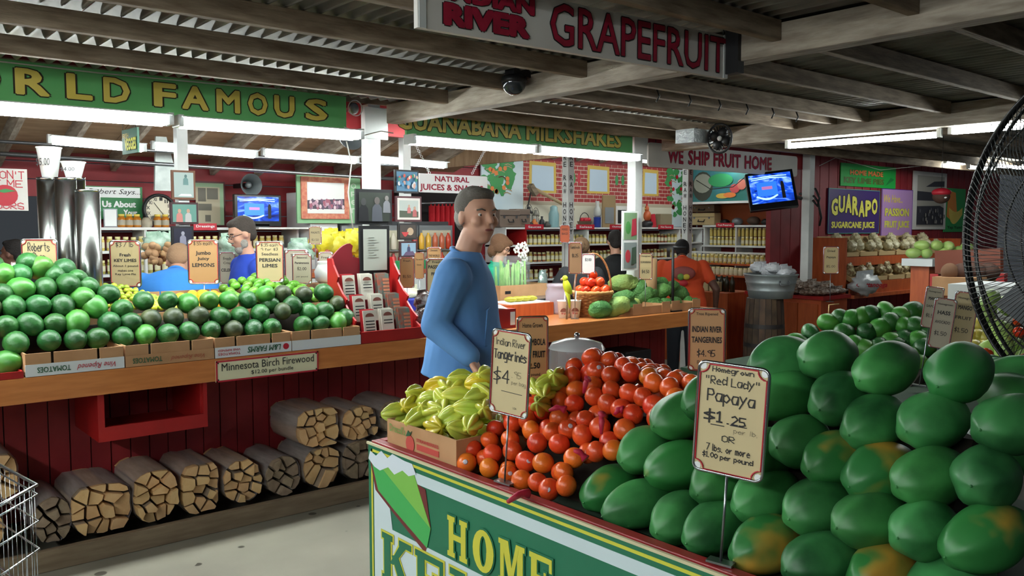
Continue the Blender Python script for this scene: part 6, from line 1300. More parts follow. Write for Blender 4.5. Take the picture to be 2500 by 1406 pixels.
# scale
p = f_(1375, 762); p.y += .1; t = thing('kitchen_scale', (p.x, p.y, CT), 'grey counter scale behind the two foam cups', 'scale')
MB().box(p.x - .2, p.x + .2, p.y, p.y + .25, CT + .03, CT + .085).build('scale_body', M_plast_w, t, bevel=.01); MB().box(p.x - .22, p.x + .22, p.y - .01, p.y + .27, CT + .1, CT + .112).build('tray', M_steel, t); MB().box(p.x - .17, p.x + .17, p.y + .03, p.y + .22, CT + .001, CT + .03).build('foot', M_black, t)
MB().lathe([(.035, -.012), (.035, .0)], (p.x - .17, p.y, CT + .06), 18, axis='y').build('dial', M_grey, t)
for i, (u, v) in enumerate(((1376, 776), (1403, 775))):
    b_ = f_(u, v); t = thing('foam_cup', b_, ['left', 'right'][i] + ' of the two foam cups with straws on the counter', 'cup', 'two foam cups with straws')
    MB().lathe([(.035, 0), (.048, .125), (.051, .127), (.051, .133), (.045, .133), (.03, .01)], b_, 24).build('cup_body', M_foam, t)
    g = Fr(b_ - FWD * .043 - RGT * .0, RGT); patch(g, [(.028 * math.cos(a), .05 + .028 * math.sin(a)) for a in [k * PI / 8 for k in range(9)]], mat('emblem_brown', '#7a4438', .5), t, 'emblem', .003, .001); letters(g, 'fruit', -.02, .03, .04, .016, M_redp, t, bold=.02, d=.003)
    MB().tube([b_ + Vector((0, 0, .02)), b_ + Vector((.005, -.01, .12)) + Vector((0, 0, .08))], .004, 6).build('straw', M_foam, t)
# plastic tub, parrot
b_ = PF(1362, 742, 6.75); b_.z = CT + .001
solo('plastic_tub', MB().lathe([(.09, 0), (.1, .02), (.1, .17), (.085, .2), (.09, .21), (.09, .235)], b_, 24), mat('milky_pink', '#b9a9b5', .3, alpha=.75), 'translucent pinkish plastic tub behind the yellow parrot', 'tub')
p = PF(1384, 700, 6.3); t = thing('parrot_figure', PF(1390, 730, 6.3), 'bright yellow-green parakeet figure perched by the tomato basket', 'bird ornament')
M_par = mat('parrot_yellow', '#d3d62a', .5, col2='#a9d02e', scale=12)
rt = Matrix.Rotation(-.25, 3, FWD)
MB().ell(p, (.027, .03, .06), 14, 10, rot=rt).ell(p + Vector((0, 0, .062)) - RGT * .014, (.022, .022, .024), 12, 8).build('body', M_par, t)
MB().tube([p + Vector((0, 0, -.03)), p + RGT * .016 + Vector((0, 0, -.1)), p + RGT * .022 + Vector((0, 0, -.16))], [.018, .013, .005], 8).build('tail', M_par, t)
MB().tube([p + Vector((0, 0, .062)) - RGT * .032, p + Vector((0, 0, .055)) - RGT * .043, p + Vector((0, 0, .045)) - RGT * .04], [.009, .007, .002], 8).build('beak', mat('beak', '#c9a38c', .4), t)
MB().ell(p + Vector((0, 0, .068)) - RGT * .025 - FWD * .014, .004, 8, 6).build('eye', M_ink, t)
MB().ell(p + RGT * .02 + Vector((0, 0, -.01)), (.012, .02, .05), 10, 8, rot=rt).build('wing', mat('parrot_green', '#9fc52c', .5), t)
MB().tube([p + Vector((0, 0, -.05)), Vector((p.x, p.y, CT + .24))], .006, 6).tube([Vector((p.x, p.y, CT + .24)), Vector((p.x, p.y, CT + .001))], .008, 6).build('perch', M_wood_old, t)
# cardboard box with bagged celery
p = PF(1272, 735, 7.0); x, y = p.x, p.y; a = Vector((.9, -.1, 0)).normalized()
t = thing('cardboard_box', (x, y, 1.0), 'plain brown cardboard box holding bagged celery', 'box')
z0, z1 = .95, PF(1272, 695, 7.0).z
MB().box(x - .22, x + .3, y, y + .008, z0, z1).build('front_panel', M_card, t); MB().box(x - .22, x - .212, y + .008, y + .35, z0, z1).build('side_panel', M_card, t); MB().box(x + .292, x + .3, y + .008, y + .35, z0, z1).build('side_panel', M_card, t); MB().box(x - .22, x + .3, y + .342, y + .35, z0, z1).build('back_panel', M_card, t); MB().box(x - .21, x + .29, y + .01, y + .34, z0, z0 + .01).build('bottom_panel', M_card, t); MB().box(x - .17, x - .11, y - .001, y, z1 - .07, z1 - .045).build('hand_slot', M_black, t)
solo('box_riser', MB().box(x - .25, x + .33, y - .0, y + .36, .92, .948), M_wood_old, 'low wooden riser beneath the celery box', 'riser')
t = thing('celery_bag', (x + .03, y + .16, z0 + .02), 'clear plastic bag packed with green celery standing in the box', 'celery bag')
rd = random.Random(2); M_cel = mat('celery', '#6fae4a', .5, col2='#9fcf78', scale=12)
for i in range(26):
    q = Vector((x + .03 + rd.uniform(-.11, .11), y + .16 + rd.uniform(-.07, .07), z0 + .03)); hh = rd.uniform(.28, .36)
    MB().tube([q, q + Vector((rd.uniform(-.02, .02), rd.uniform(-.02, .02), hh))], [.016, .008], 6).build('celery_stalk', M_cel, t)
MB().lathe([(.145, .02), (.15, .15), (.15, .36), (.165, .41)], (x + .03, y + .16, z0), 20, cap=False, fr=lambda q, h: 1 + .06 * math.sin(5 * q) + .03 * math.sin(9 * q + h * 30)).build('plastic_bag', M_plas, t)
bag(PF(1325, 685, 7.3), .06, mat('silver_foil', '#9fb3b0', .2, metal=.6, bump=.6, scale=20), 'silver foil bag right of the celery', 'foil bag', None, 77, 'foil_bag', (.8, .5, 1.4))
# white flower
p = PF(1272, 640, 7.2); t = thing('orchid_flower', p + Vector((0, 0, -.25)), 'white orchid spray above the celery bag', 'flower')
MB().tube([p + Vector((0, 0, -.3)), p + Vector((.0, 0, -.1)), p + Vector((.03, 0, .1))], .004, 6).build('stem', M_pg, t)
rd = random.Random(6)
for i in range(13):
    q = p + Vector((rd.uniform(-.05, .07), rd.uniform(-.02, .02), rd.uniform(-.13, .16)))
    mb = MB()
    for k in range(5): aa = k * 2 * PI / 5 + i; mb.ell(q + RGT * .018 * math.cos(aa) + Vector((0, 0, .018 * math.sin(aa))), (.014, .006, .014), 8, 6)
    mb.build('blossom', mat('petal_white', '#dfe0d8', .6), t)
# tomato basket
b_ = PF(1447, 732, 6.55); b_.z = CT + .06; M_wick = mat('wicker', '#b3743c', .7, col2='#8f5526', scale=30, stretch=(1, 1, 3), bump=.8)
t = thing('wicker_basket', (b_.x, b_.y, CT), 'round wicker basket with a tall handle piled with tomatoes', 'basket')
c = Vector((b_.x, b_.y, CT + .002)); 
for k in range(13):
    z = .006 + k * .0135; r_ = .105 + .042 * k / 12
    MB().tube([c + Vector(((r_ + .004 * math.sin(q * 12 + k * PI)) * math.cos(q), (r_ + .004 * math.sin(q * 12 + k * PI)) * math.sin(q), z)) for q in [2 * PI * i / 48 for i in range(48)]], .0085, 5, closed=True).build('wicker_strand', M_wick, t)
MB().tube([c + Vector((.15 * math.cos(q), .15 * math.sin(q), .185 + .003 * math.sin(q * 20))) for q in [2 * PI * i / 48 for i in range(48)]], .013, 6, closed=True).build('rim', mat('wicker_rim', '#c9975a', .7), t)
MB().lathe([(.1, .003), (.14, .16)], c, 24).build('lining', M_wood_old, t)
for o_ in (-.008, .008): MB().tube([c + RGT * (.15 * math.cos(q)) * .95 + FWD * o_ + Vector((0, 0, .18 + .3 * math.sin(q))) for q in [PI * i / 16 for i in range(17)]], .008, 6).build('handle', M_wick, t)
TMM = fruit_mesh('tomato', egg(.036, .042, 0, 18, 12), M_tom)
k = 0
for z, n, r_ in ((.20, 8, .1), (.20, 1, 0), (.262, 5, .062), (.318, 1, .005)):
    for i in range(n):
        q = 2 * PI * i / n + z * 9; put(TMM, 'tomato', c + Vector((r_ * math.cos(q), r_ * math.sin(q), z)), (.2 * i, .3, i), 'red tomato on the very top of the basket' if z > .3 else 'red tomato piled in the wicker basket', 'tomato', None if z > .3 else 'tomatoes in the basket')
# soursops on the counter
ANM = [fruit_mesh('soursop', knob(.115, .075, 1), M_ann), fruit_mesh('soursop', knob(.1, .07, 2), M_ann), fruit_mesh('soursop', knob(.12, .07, 3, .18), M_annl)]
SO = [(1465, 757, .0, 0, 1), (1500, 762, 0, 2, 1.15), (1535, 765, .1, 1, .9), (1540, 745, .12, 2, .95), (1520, 728, .12, 0, .9), (1495, 735, .12, 1, .8), (1575, 722, .2, 0, 1.0), (1522, 690, .3, 2, 1.1), (1545, 680, .35, 0, 1.0), (1562, 705, .25, 0, 1.1), (1610, 712, .2, 0, .95), (1598, 742, .12, 1, .8), (1625, 745, .15, 1, .7), (1655, 715, .25, 0, 1.0), (1612, 690, .3, 1, .8), (1680, 742, .1, 1, .7), (1650, 735, .1, 1, .6), (1580, 690, .3, 0, .9), (1640, 700, .25, 1, .8), (1695, 740, .1, 1, .6)]
rd = random.Random(12)
NM = ['dark ripe soursop at the left end by the cups', 'large pale soursop lying in front on the counter', 'soursop tucked behind the large pale one', 'pale pointed soursop at the left end of the carton', 'rounded pale soursop above the pointed one', 'knobbly dark green soursop left in the heap', 'smooth dark soursop in the middle of the heap', 'long pale soursop on top left of the heap', 'soursop topmost at the back left', 'spiny bright green soursop in the upper middle', 'pale round soursop right of the middle', 'ribbed soursop in the first carton', 'small soursop at the right of the first carton', 'large smooth soursop at the right end of the heap', 'rough dark soursop at the back', 'small spiny soursop in the second carton, right', 'small soursop in the second carton, left', 'soursop half hidden at the back centre', 'soursop half hidden at the back right', 'last small soursop at the right end of the second carton']
for i, (u, v, dy, k, s_) in enumerate(SO):
    Y = 4.47 + dy * 1.2; p = PY(u, v, Y); p.z = max(p.z, CT + .062 * s_)
    put(ANM[k], 'soursop', p, (PI / 2 + rd.uniform(-.4, .4), rd.uniform(-.3, .3), rd.uniform(.6, 2.0)), NM[i], 'soursop', 'soursops heaped on the counter', s=s_ * .92)
def lowbox(x0, x1, lb):
    t = thing('fruit_carton', ((x0 + x1) / 2, 4.6, CT), lb, 'carton')
    for a in ((x0, x1, 4.40, 4.406), (x0, x1, 4.944, 4.95), (x0, x0 + .006, 4.406, 4.944), (x1 - .006, x1, 4.406, 4.944)): MB().box(*a, CT + .002, CT + .065).build('side_panel', M_card, t)
    for a in (x0, x1 - .1): MB().box(a, a + .1, 4.394, 4.40, CT + .002, CT + .09).build('corner_panel', M_card, t)
    MB().box(x0 + .006, x1 - .006, 4.406, 4.944, CT + .002, CT + .008).build('bottom_panel', M_card, t)
xa, xb, xc = PY(1545, 765, 4.4).x, PY(1637, 765, 4.4).x, PY(1708, 755, 4.4).x
lowbox(xa, xb - .01, 'low cardboard tray under the soursops, left one'); lowbox(xb + .01, xc, 'low cardboard tray under the soursops, right one')
wedge([(4.72, CT + .01), (5.0, CT + .01), (5.0, 1.1), (4.92, 1.1)], 'y', xa - .2, xb, 'display_riser', 'dark riser hidden under the soursop heap')
# tall banner post and black frame stand, kraft roll
f, wd, ht = boxY(1519, 515, 1558, 660, 4.72); t = board('hanging_banner', f, wd, ht, .01, M_foam, 'white hanging price banner with fruit pictures on the post', 'banner')
for (b0, b1, c1, c2) in ((.52, .97, '#4c8f4a', '#b8384a'), (.04, .47, '#c9404c', '#4a5f50')):
    patch(f, [(wd * .1, ht * b0), (wd * .9, ht * b0), (wd * .9, ht * b1), (wd * .1, ht * b1)], mat('banner_bg' + c1[1:], '#8f9a9a' if b0 < .3 else '#7f9f78', .5), t, 'banner_field', .002)
    patch(f, circ(wd * .35, ht * (b0 + .2), wd * .16, 12, ht * .11), mat('bn' + c1[1:], c1, .5), t, 'fruit_print', .003)
    patch(f, [(wd * .55, ht * (b0 + .05)), (wd * .88, ht * (b0 + .08)), (wd * .85, ht * (b0 + .36)), (wd * .6, ht * (b0 + .34))], mat('bn' + c2[1:], c2, .5), t, 'fruit_print', .0035)
t = thing('black_stand', PF(1645, 700, 6.6), 'black metal frame stand in front of the worker in orange', 'stand')
a = PF(1643, 705, 6.9); b_ = PF(1643, 603, 6.9); MB().tube([Vector((a.x, a.y, CT + .001)), b_], .012, 6).build('upright', M_black, t); MB().tube([b_, PF(1675, 605, 6.9)], .012, 6).build('arm', M_black, t)
MB().box(a.x - .06, a.x + .06, a.y - .05, a.y + .05, CT + .001, CT + .012).build('base_plate', M_black, t)
solo('paper_roll', MB().lathe([(.055, 0), (.055, .42)], Vector((PF(1588, 690, 7.15).x, PF(1588, 690, 7.15).y, CT + .001)), 20), mat('kraft', '#a5825c', .8), 'upright roll of brown paper behind the soursops', 'roll')
# clear cake dome on the near table
b_ = PF(1408, 905, 3.05); b_.z = .782; t = thing('cake_dome', b_, 'clear lidded cake dome with a steel knob behind the tangerines', 'dome'); k = 3.05 / FPX
M_dome = mat('dome_plastic', '#ccd3d6', .15, alpha=.35)
zt = PF(1408, 826, 3.05).z - b_.z
MB().lathe([(.1, .0), (.1, zt - .05), (.097, zt - .03)], b_, 32, cap=False).build('dome_wall', M_dome, t); MB().lathe([(.102, zt - .035), (.09, zt - .015), (.04, zt), (.001, zt + .002)], b_, 32, cap=False).build('dome_lid', mat('dome_lid', '#cfd5d8', .2, alpha=.6), t)
MB().ell(b_ + Vector((0, 0, zt + .012)), .011, 12, 8).build('knob', M_chrome, t); MB().lathe([(.11, 0), (.11, .012)], b_, 32).build('plate', M_plast_w, t)
# ------------------------------------------------------------------ right hand side
f, wd, ht = boxY(2053, 403, 2187, 457, 5.36); t = board('painted_sign', f, wd, ht, .012, mat('bright_green', '#22a244', .4), 'bright green sign reading Home Made Key Lime Pies on the red wall', 'sign')
letters(f, 'HOME MADE', wd * .15, ht * .5, wd * .6, ht * .24, M_po, t, bold=.04, outline=M_ink, obold=.02); letters(f, 'KEY LIME PIES', wd * .05, ht * .14, wd * .72, ht * .26, mat('olive_letters', '#3f6a2c', .5), t, bold=.04, outline=M_po, obold=.015)
patch(f, [(wd * .8, ht * .1), (wd * .97, ht * .42), (wd * .9, ht * .5)], mat('dark_slice', '#1f7a3c', .5), t, 'pie_print', .003)
f, wd, ht = boxY(2022, 462, 2147, 570, 5.36); t = board('painted_sign', f, wd, ht, .012, mat('purple', '#3d2868', .45), 'purple sign with bulging yellow letters GUARAPO on the red wall', 'sign', trim=mat('teal_trim', '#4f9a8a', .5))
for i, ch in enumerate('GUARAPO'): letters(f, ch, wd * (.05 + .13 * i), ht * (.42 + .05 * math.sin(i * 1.1) - .02 * (i == 0)), wd * .12, ht * (.38 + .05 * (i in (2, 3))), mat('lemon_letters', '#dcd65a', .5), t, bold=.05, outline=M_ink, obold=.03)
letters(f, 'SUGARCANE JUICE', wd * .06, ht * .12, wd * .84, ht * .15, mat('lemon_letters', '#dcd65a', .5), t, bold=.05)
f, wd, ht = boxY(2152, 462, 2227, 580, 5.36); t = board('painted_sign', f, wd, ht, .012, mat('lilac', '#b48ac0', .45), 'lilac sign reading We Have Passion Fruit on the red wall', 'sign', trim=mat('violet_trim', '#5a3a9a', .5))
letters(f, 'We Have...', wd * .06, ht * .72, wd * .6, ht * .16, M_yel, t, bold=.02, shear=.3); letters(f, 'PASSION', wd * .1, ht * .44, wd * .78, ht * .17, mat('lemon_letters', '#dcd65a', .5), t, bold=.05, outline=M_ink, obold=.015); letters(f, 'FRUIT JUICE', wd * .1, ht * .2, wd * .8, ht * .15, mat('lemon_letters', '#dcd65a', .5), t, bold=.05)
f, wd, ht = boxY(2230, 420, 2310, 560, 5.35); t = board('framed_photograph', f, wd, ht, .02, M_signw, 'tall white-framed black and white photograph on the red wall', 'picture')
patch(f, [(wd * .1, ht * .05), (wd * .92, ht * .05), (wd * .92, ht * .93), (wd * .1, ht * .93)], mat('photo_pale', '#a09c92', .5), t, 'photo', .003)
patch(f, [(wd * .1, ht * .08), (wd * .92, ht * .08), (wd * .92, ht * .38), (wd * .8, ht * .42), (wd * .1, ht * .4)], mat('photo_crowd', '#34343c', .6), t, 'photo_crowd', .004); patch(f, [(wd * .1, ht * .5), (wd * .92, ht * .5), (wd * .92, ht * .64), (wd * .1, ht * .66)], mat('photo_crowd', '#34343c', .6), t, 'photo_crowd', .004); patch(f, [(wd * .35, ht * .74), (wd * .92, ht * .76), (wd * .92, ht * .86), (wd * .6, ht * .84)], mat('photo_crowd', '#34343c', .6), t, 'photo_trees', .004)
crowd(f, t, wd * .14, wd * .9, ht * .12, ht * .36, 24, ['#8a8680', '#5a5a60'], 3, .02)
f, wd, ht = boxY(2306, 460, 2356, 566, 5.36); t = board('painted_sign', f, wd, ht, .012, mat('poster_green', '#2c9a50', .5), 'green poster with a bunch of bananas reading Yep Yum', 'sign')
patch(f, [(wd * .1, ht * .35), (wd * .15, ht * .95), (wd * .5, ht * .9), (wd * .6, ht * .4), (wd * .5, ht * .2)], mat('poster_orange', '#dd8a3a', .5), t, 'papaya_print', .003)
for k in range(3): patch(f, [(wd * (.2 + .65 * q / 8), ht * (.5 - .05 * k - .22 * math.sin(PI * (q / 8) ** .7))) for q in range(9)] + [(wd * (.85 - .65 * q / 8), ht * (.56 - .05 * k - .1 * math.sin(PI * q / 8))) for q in range(9)], M_yel, t, 'banana_print', .0045 + k * .0005)
letters(f, 'Yep Yum!', wd * .15, ht * .05, wd * .7, ht * .09, M_ink, t, bold=.02)
p = PF(2298, 480, 7.3); t = thing('coconut_mask', p, 'carved coconut head with red scarf hanging before the framed photograph', 'ornament')
MB().ell(p, (.07, .07, .06), 18, 12).build('coconut', mat('coconut_brown', '#4a3026', .8), t); MB().ell(p + Vector((0, 0, .035)), (.078, .078, .04), 18, 10).build('scarf', M_redp, t); MB().ell(p - FWD * .06 - Vector((0, 0, .01)), (.012, .02, .008), 8, 6).build('mouth', M_foam, t); MB().tube([p + Vector((0, 0, .06)), p + Vector((0, 0, .6))], .002, 4).build('hanging_string', M_cable, t)
# display rack with cellophane baskets
KX0, KX1, KY = 9.0, 12.0, 4.85
rk = thing('display_rack', (10.3, 5.1, 0), 'orange-stained wooden display rack with slanted tiers of cellophane bags', 'rack')
MB().box(KX0, KX0 + .03, 4.9, 5.36, 0, PX(1995, 580, 9).z - .0).build('side_panel', M_orng, rk); MB().box(KX1, KX1 + .03, 4.9, 5.36, 0, 1.45).build('side_panel', M_orng, rk)
TR = []
for i, (va, vb, Yf) in enumerate(((628, 650, 4.98), (692, 722, 4.85))):
    z1, z0 = PY(2068, va, Yf).z, PY(2068, vb, Yf).z
    MB().box(KX0 + .03, KX1, Yf, Yf + .02, z0, z1).build('front_board', M_orng, rk)
    MB().add([(KX0 + .03, Yf + .02, z1 - .02), (KX1, Yf + .02, z1 - .02), (KX1, 5.34, z1 + .2), (KX0 + .03, 5.34, z1 + .2)], [(0, 1, 2, 3)]).build('tier_shelf', M_orng, rk); TR.append((Yf, z1))
MB().box(KX0 + .03, KX1, 4.8, 5.3, .8, .84).build('tier_shelf', M_orng, rk)
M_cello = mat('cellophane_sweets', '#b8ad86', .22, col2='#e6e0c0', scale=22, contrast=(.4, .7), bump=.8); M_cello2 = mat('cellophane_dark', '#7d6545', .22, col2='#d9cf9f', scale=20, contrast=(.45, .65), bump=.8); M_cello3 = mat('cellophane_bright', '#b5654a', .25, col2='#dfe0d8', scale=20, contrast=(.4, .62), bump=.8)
rd = random.Random(31)
for k, (Yf, z) in enumerate(TR):
    for j in range(6):
        x = KX0 + .28 + j * .44; b = thing('basket_tray', (x, Yf + .18, z + .02), 'shallow woven tray, ' + nth(j) + ' on the ' + ['top', 'middle'][k] + ' tier of the display rack', 'tray', 'woven trays on the display rack')
        g = lambda a, b_, c_: Vector((x + a, Yf + .02 + b_, z + .0 + b_ * .6 + c_))
        for (a0, b0, a1, b1) in ((-.2, 0, .2, 0), (-.2, .3, .2, .3), (-.2, 0, -.2, .3), (.2, 0, .2, .3)): MB().bar(g(a0, b0, .03), g(a1, b1, .03), .01, .05).build('tray_side', mat('tray_wicker', '#b39a6c', .8), b)
        MB().add([g(-.2, 0, .01), g(.2, 0, .01), g(.2, .3, .01), g(-.2, .3, .01)], [(0, 1, 2, 3)]).build('tray_bottom', mat('tray_wicker', '#b39a6c', .8), b)
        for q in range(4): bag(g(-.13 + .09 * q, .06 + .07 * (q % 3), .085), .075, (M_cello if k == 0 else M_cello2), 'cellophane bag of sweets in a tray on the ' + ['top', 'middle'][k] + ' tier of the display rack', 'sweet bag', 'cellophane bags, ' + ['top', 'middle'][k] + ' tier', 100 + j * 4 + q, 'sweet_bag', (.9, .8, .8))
for j in range(14): bag((KX0 + .25 + j * .2, 4.95 + .08 * (j % 2), .93 + .05 * (j % 2)), .11, M_cello3, 'cellophane bag of sweets on the lowest tier of the display rack', 'sweet bag', 'cellophane bags, lowest tier', 200 + j, 'sweet_bag', (.9, .7, .8))
# white bag with red script
p = PF(2110, 738, 9.5); p.z = .97; bg = bag(p, .2, mat('white_poly', '#c3c7c8', .3, col2='#b5bbbe', scale=8, bump=.5), 'white plastic bag with red script lettering on the lowest tier', 'plastic bag', None, 300, 'poly_bag', (1.2, .6, .6))
g = Fr(p - RGT * .16 - FWD * .16 + Vector((0, 0, -.04)), RGT); letters(g, 'Chattanooga', 0, 0, .34, .07, M_redp, bg, bold=.03, shear=.3)
bg.children[-1].matrix_parent_inverse = Matrix.Identity(4)
# wash tub on barrel
b0 = Vector((7.05, 4.72, 0)); b0 = PF(1868, 700, 8.0); b0.z = 0
t = thing('wooden_barrel', b0, 'dark oak barrel carrying a galvanized wash tub', 'barrel'); zt = PF(1860, 727, 8.0).z; br = .19
prof = [(br * (.88 + .12 * math.sin(PI * i / 12)), zt * i / 12) for i in range(13)]
for i in range(20):
    a0, a1 = 2 * PI * i / 20 + .012, 2 * PI * (i + 1) / 20 - .012; mb = MB(); vs = []
    for r_, z in prof:
        for a in (a0, a1): vs.append(b0 + Vector((r_ * math.cos(a), r_ * math.sin(a), z)))
    mb.add(vs, [(2 * k, 2 * k + 1, 2 * k + 3, 2 * k + 2) for k in range(12)]); mb.build('stave', mat('barrel_oak', '#3b2c22', .75, col2='#54402f', scale=8, rnd=.25), t)
MB().lathe([(r_ * .985, z) for r_, z in prof], b0, 24).build('barrel_core', M_black, t)
for z in (.1, .28, .5, .68): MB().lathe([(br * (.885 + .12 * math.sin(PI * (z - .02) / zt)), z - .02), (br * (.885 + .12 * math.sin(PI * (z + .02) / zt)), z + .02)], b0, 28, cap=False).build('hoop', mat('hoop_iron', '#3f3c3c', .5, metal=.6), t)
b1 = b0 + Vector((.06, -.02, zt + .001)); h = PF(1860, 670, 8.0).z - zt
t = thing('wash_tub', b1, 'galvanized wash tub full of white parcels standing on the barrel', 'tub')
MB().lathe([(.2, 0), (.212, h * .3), (.218, h * .33), (.214, h * .36), (.228, h * .62), (.235, h * .66), (.23, h * .7), (.245, h - .01), (.255, h), (.25, h + .006), (.24, h), (.2, .02)], b1, 36).build('tub_body', mat('galvanized', '#8f989a', .45, metal=.6, col2='#a5adae', scale=6), t)
q = b1 - FWD * .245 + RGT * .05; MB().tube([q + RGT * -.04 + Vector((0, 0, h * .78)), q + RGT * -.04 + Vector((0, 0, h * .6)) - FWD * .01, q + RGT * .04 + Vector((0, 0, h * .6)) - FWD * .01, q + RGT * .04 + Vector((0, 0, h * .78))], .008, 6).build('handle', M_steel, t)
rd = random.Random(33); M_par2 = mat('white_parcel', '#c9ccd2', .35, col2='#dfe0e4', scale=10, bump=.6)
for i in range(11): bag(b1 + Vector((rd.uniform(-.16, .16), rd.uniform(-.16, .16), h + .02 + .02 * (i % 3))), .075, M_par2, 'white plastic parcel heaped in the wash tub', 'parcel', 'parcels in the wash tub', 400 + i, 'parcel', (1, .9, .6))
# octagonal cabinet with bagged nuts
zc_ = .92; cp = [PZ(u, v, zc_) for u, v in ((1892, 716), (2010, 725), (2078, 718))]; cc = (cp[0] + cp[2]) / 2 + Vector((.28, .25, 0)); 
pl_ = [cp[0], cp[1], cp[2], cp[2] + Vector((.1, .45, 0)), cp[1] + Vector((.25, .75, 0)), cp[0] + Vector((.05, .4, 0))]
cen = sum(pl_, Vector()) / 6
t = thing('corner_cabinet', (cen.x, cen.y, 0), 'orange pine cabinet with a red top carrying bagged nuts', 'cabinet')
def plan(mb, pts_, z0, z1): k = len(pts_); return mb.add([(p.x, p.y, z0) for p in pts_] + [(p.x, p.y, z1) for p in pts_], [tuple(range(k))[::-1], tuple(range(k, 2 * k))] + [(i, (i + 1) % k, (i + 1) % k + k, i + k) for i in range(k)])
ins = [cen + (p - cen) * .93 for p in pl_]
plan(MB(), pl_, .885, .92).build('red_top', M_red, t); plan(MB(), ins, 0, .884).build('body', mat('pine_orange', '#ad4a22', .5, col2='#b9572c', scale=3, stretch=(4, 4, 1)), t)
n_ = (ins[1] - ins[0]).normalized(); g = Fr((ins[0].x, ins[0].y, 0), n_); wdd = (ins[1] - ins[0]).length
MB().prism([(wdd * .08, .05), (wdd * .5, .05), (wdd * .5, .84), (wdd * .08, .84)], g, 0, .012).build('door', M_orng, t); MB().prism([(wdd * .52, .05), (wdd * .94, .05), (wdd * .94, .84), (wdd * .52, .84)], g, 0, .012).build('door', M_orng, t)
for z in (.2, .62): MB().prism([(wdd * .0, z - .01), (wdd * .12, z - .02), (wdd * .2, z), (wdd * .12, z + .02), (wdd * .0, z + .01)], g, .012, .018).build('hinge', M_black, t)
# nut bags as low pillows in two layers
M_nut = mat('bagged_nuts', '#6f5645', .3, col2='#cdbfb2', scale=34, contrast=(.42, .68), bump=.8)
rd = random.Random(41)
for i in range(15):
    a, b_ = [(0, 0), (.16, 0), (.32, 0), (.48, .05), (.08, .1), (.24, .12), (.4, .14), (.56, .15), (.12, .22), (.28, .24), (.44, .26), (.15, .08), (.3, .1), (.45, .13), (.33, .2)][i]; z = .955 + (.055 if i > 10 else 0)
    tt = (i % 11) / 10.0 if i <= 10 else (i - 10) / 5.0; q = (cp[0].lerp(cp[1], tt * 2) if tt < .5 else cp[1].lerp(cp[2], tt * 2 - 1)); q = q.lerp(cen, .24 + .18 * (i % 2) + (.1 if i > 10 else 0)); q.z = z + .02 * (i % 2)
    bag(q, .1, M_nut, 'clear pillow bag of mixed nuts on the red cabinet top' + (', upper layer' if i > 10 else ''), 'nut bag', 'bags of nuts on the cabinet' + (', upper layer' if i > 10 else ''), 500 + i, 'nut_bag', (1.1, .8, .32))
solo('brass_rod', MB().tube([PF(2022, 788, 6.6), PF(2024, 744, 6.6), PF(2048, 742, 6.6)], .006, 6).tube([PF(2022, 788, 6.6), Vector((PF(2022, 788, 6.6).x, PF(2022, 788, 6.6).y, 0))], .006, 6), mat('brass_wire', '#b59a6a', .4, metal=.6), 'thin bent brass rod in front of the pine cabinet', 'rod')
# orange kneewall cabinet behind the stall counter, with stepped jars
k0, k1 = PZ(1690, 702, .86), PZ(1812, 690, .86)
solo('service_counter', MB().box(8.0, 8.5, 5.75, 7.3, 0, .86), M_orng, 'orange wooden service counter behind the worker in orange', 'counter', bevel=.006)
for j in range(2):
    z = .862 + j * .0; 
rd = random.Random(51)
st_ = thing('stepped_stand', (9.0, 6.5, 0), 'stepped orange shelving full of jars in front of the right wall', 'shelf')
for k, (x, z) in enumerate(((8.95, 1.0), (9.1, 1.14), (9.25, 1.28))): MB().box(x - .07, x + .07, 5.7, 7.25, z - .02, z).build('step_shelf', M_orng if k < 2 else M_white, st_)
for y in (5.7, 6.4, 7.23): MB().box(8.9, 9.3, y, y + .02, 0, .98).build('stand_leg', M_orng, st_)
jars((8.95, 7.2, 1.0), (0, -1, 0), 22, .068, 'pale-labelled jar on the lowest step of the orange stand', 'jars on the orange stand, lowest step', JW, rd)
jars((9.1, 7.2, 1.14), (0, -1, 0), 22, .068, 'yellow-lidded jar on the middle step of the orange stand', 'jars on the orange stand, middle step', JM[:1], rd)
for i in range(9): solo('cream_box', MB().box(8.1, 8.28, 7.15 - i * .15, 7.28 - i * .15, .862, .862 + (.2 if i % 3 == 0 else .11)), mat('cream_cartons', '#c3b58c', .6, col2='#b0a27a', scale=20), 'cream soap carton standing on the orange service counter', 'carton', 'cream cartons on the service counter')
for i in range(5): solo('soap_bottle', MB().lathe([(.03, 0), (.03, .12), (.014, .15), (.014, .18)], (8.18, 5.82 + .075 * i, .861), 10), mat('dark_bottle', '#2c2a1c', .3), 'dark bottle at the near end of the service counter', 'bottle', 'dark bottles on the service counter')
solo('white_tote', MB().box(8.92, 9.0, 5.45, 5.65, 0.001, 1.3), M_signw, 'tall white panel at the end of the jar stand', 'panel')
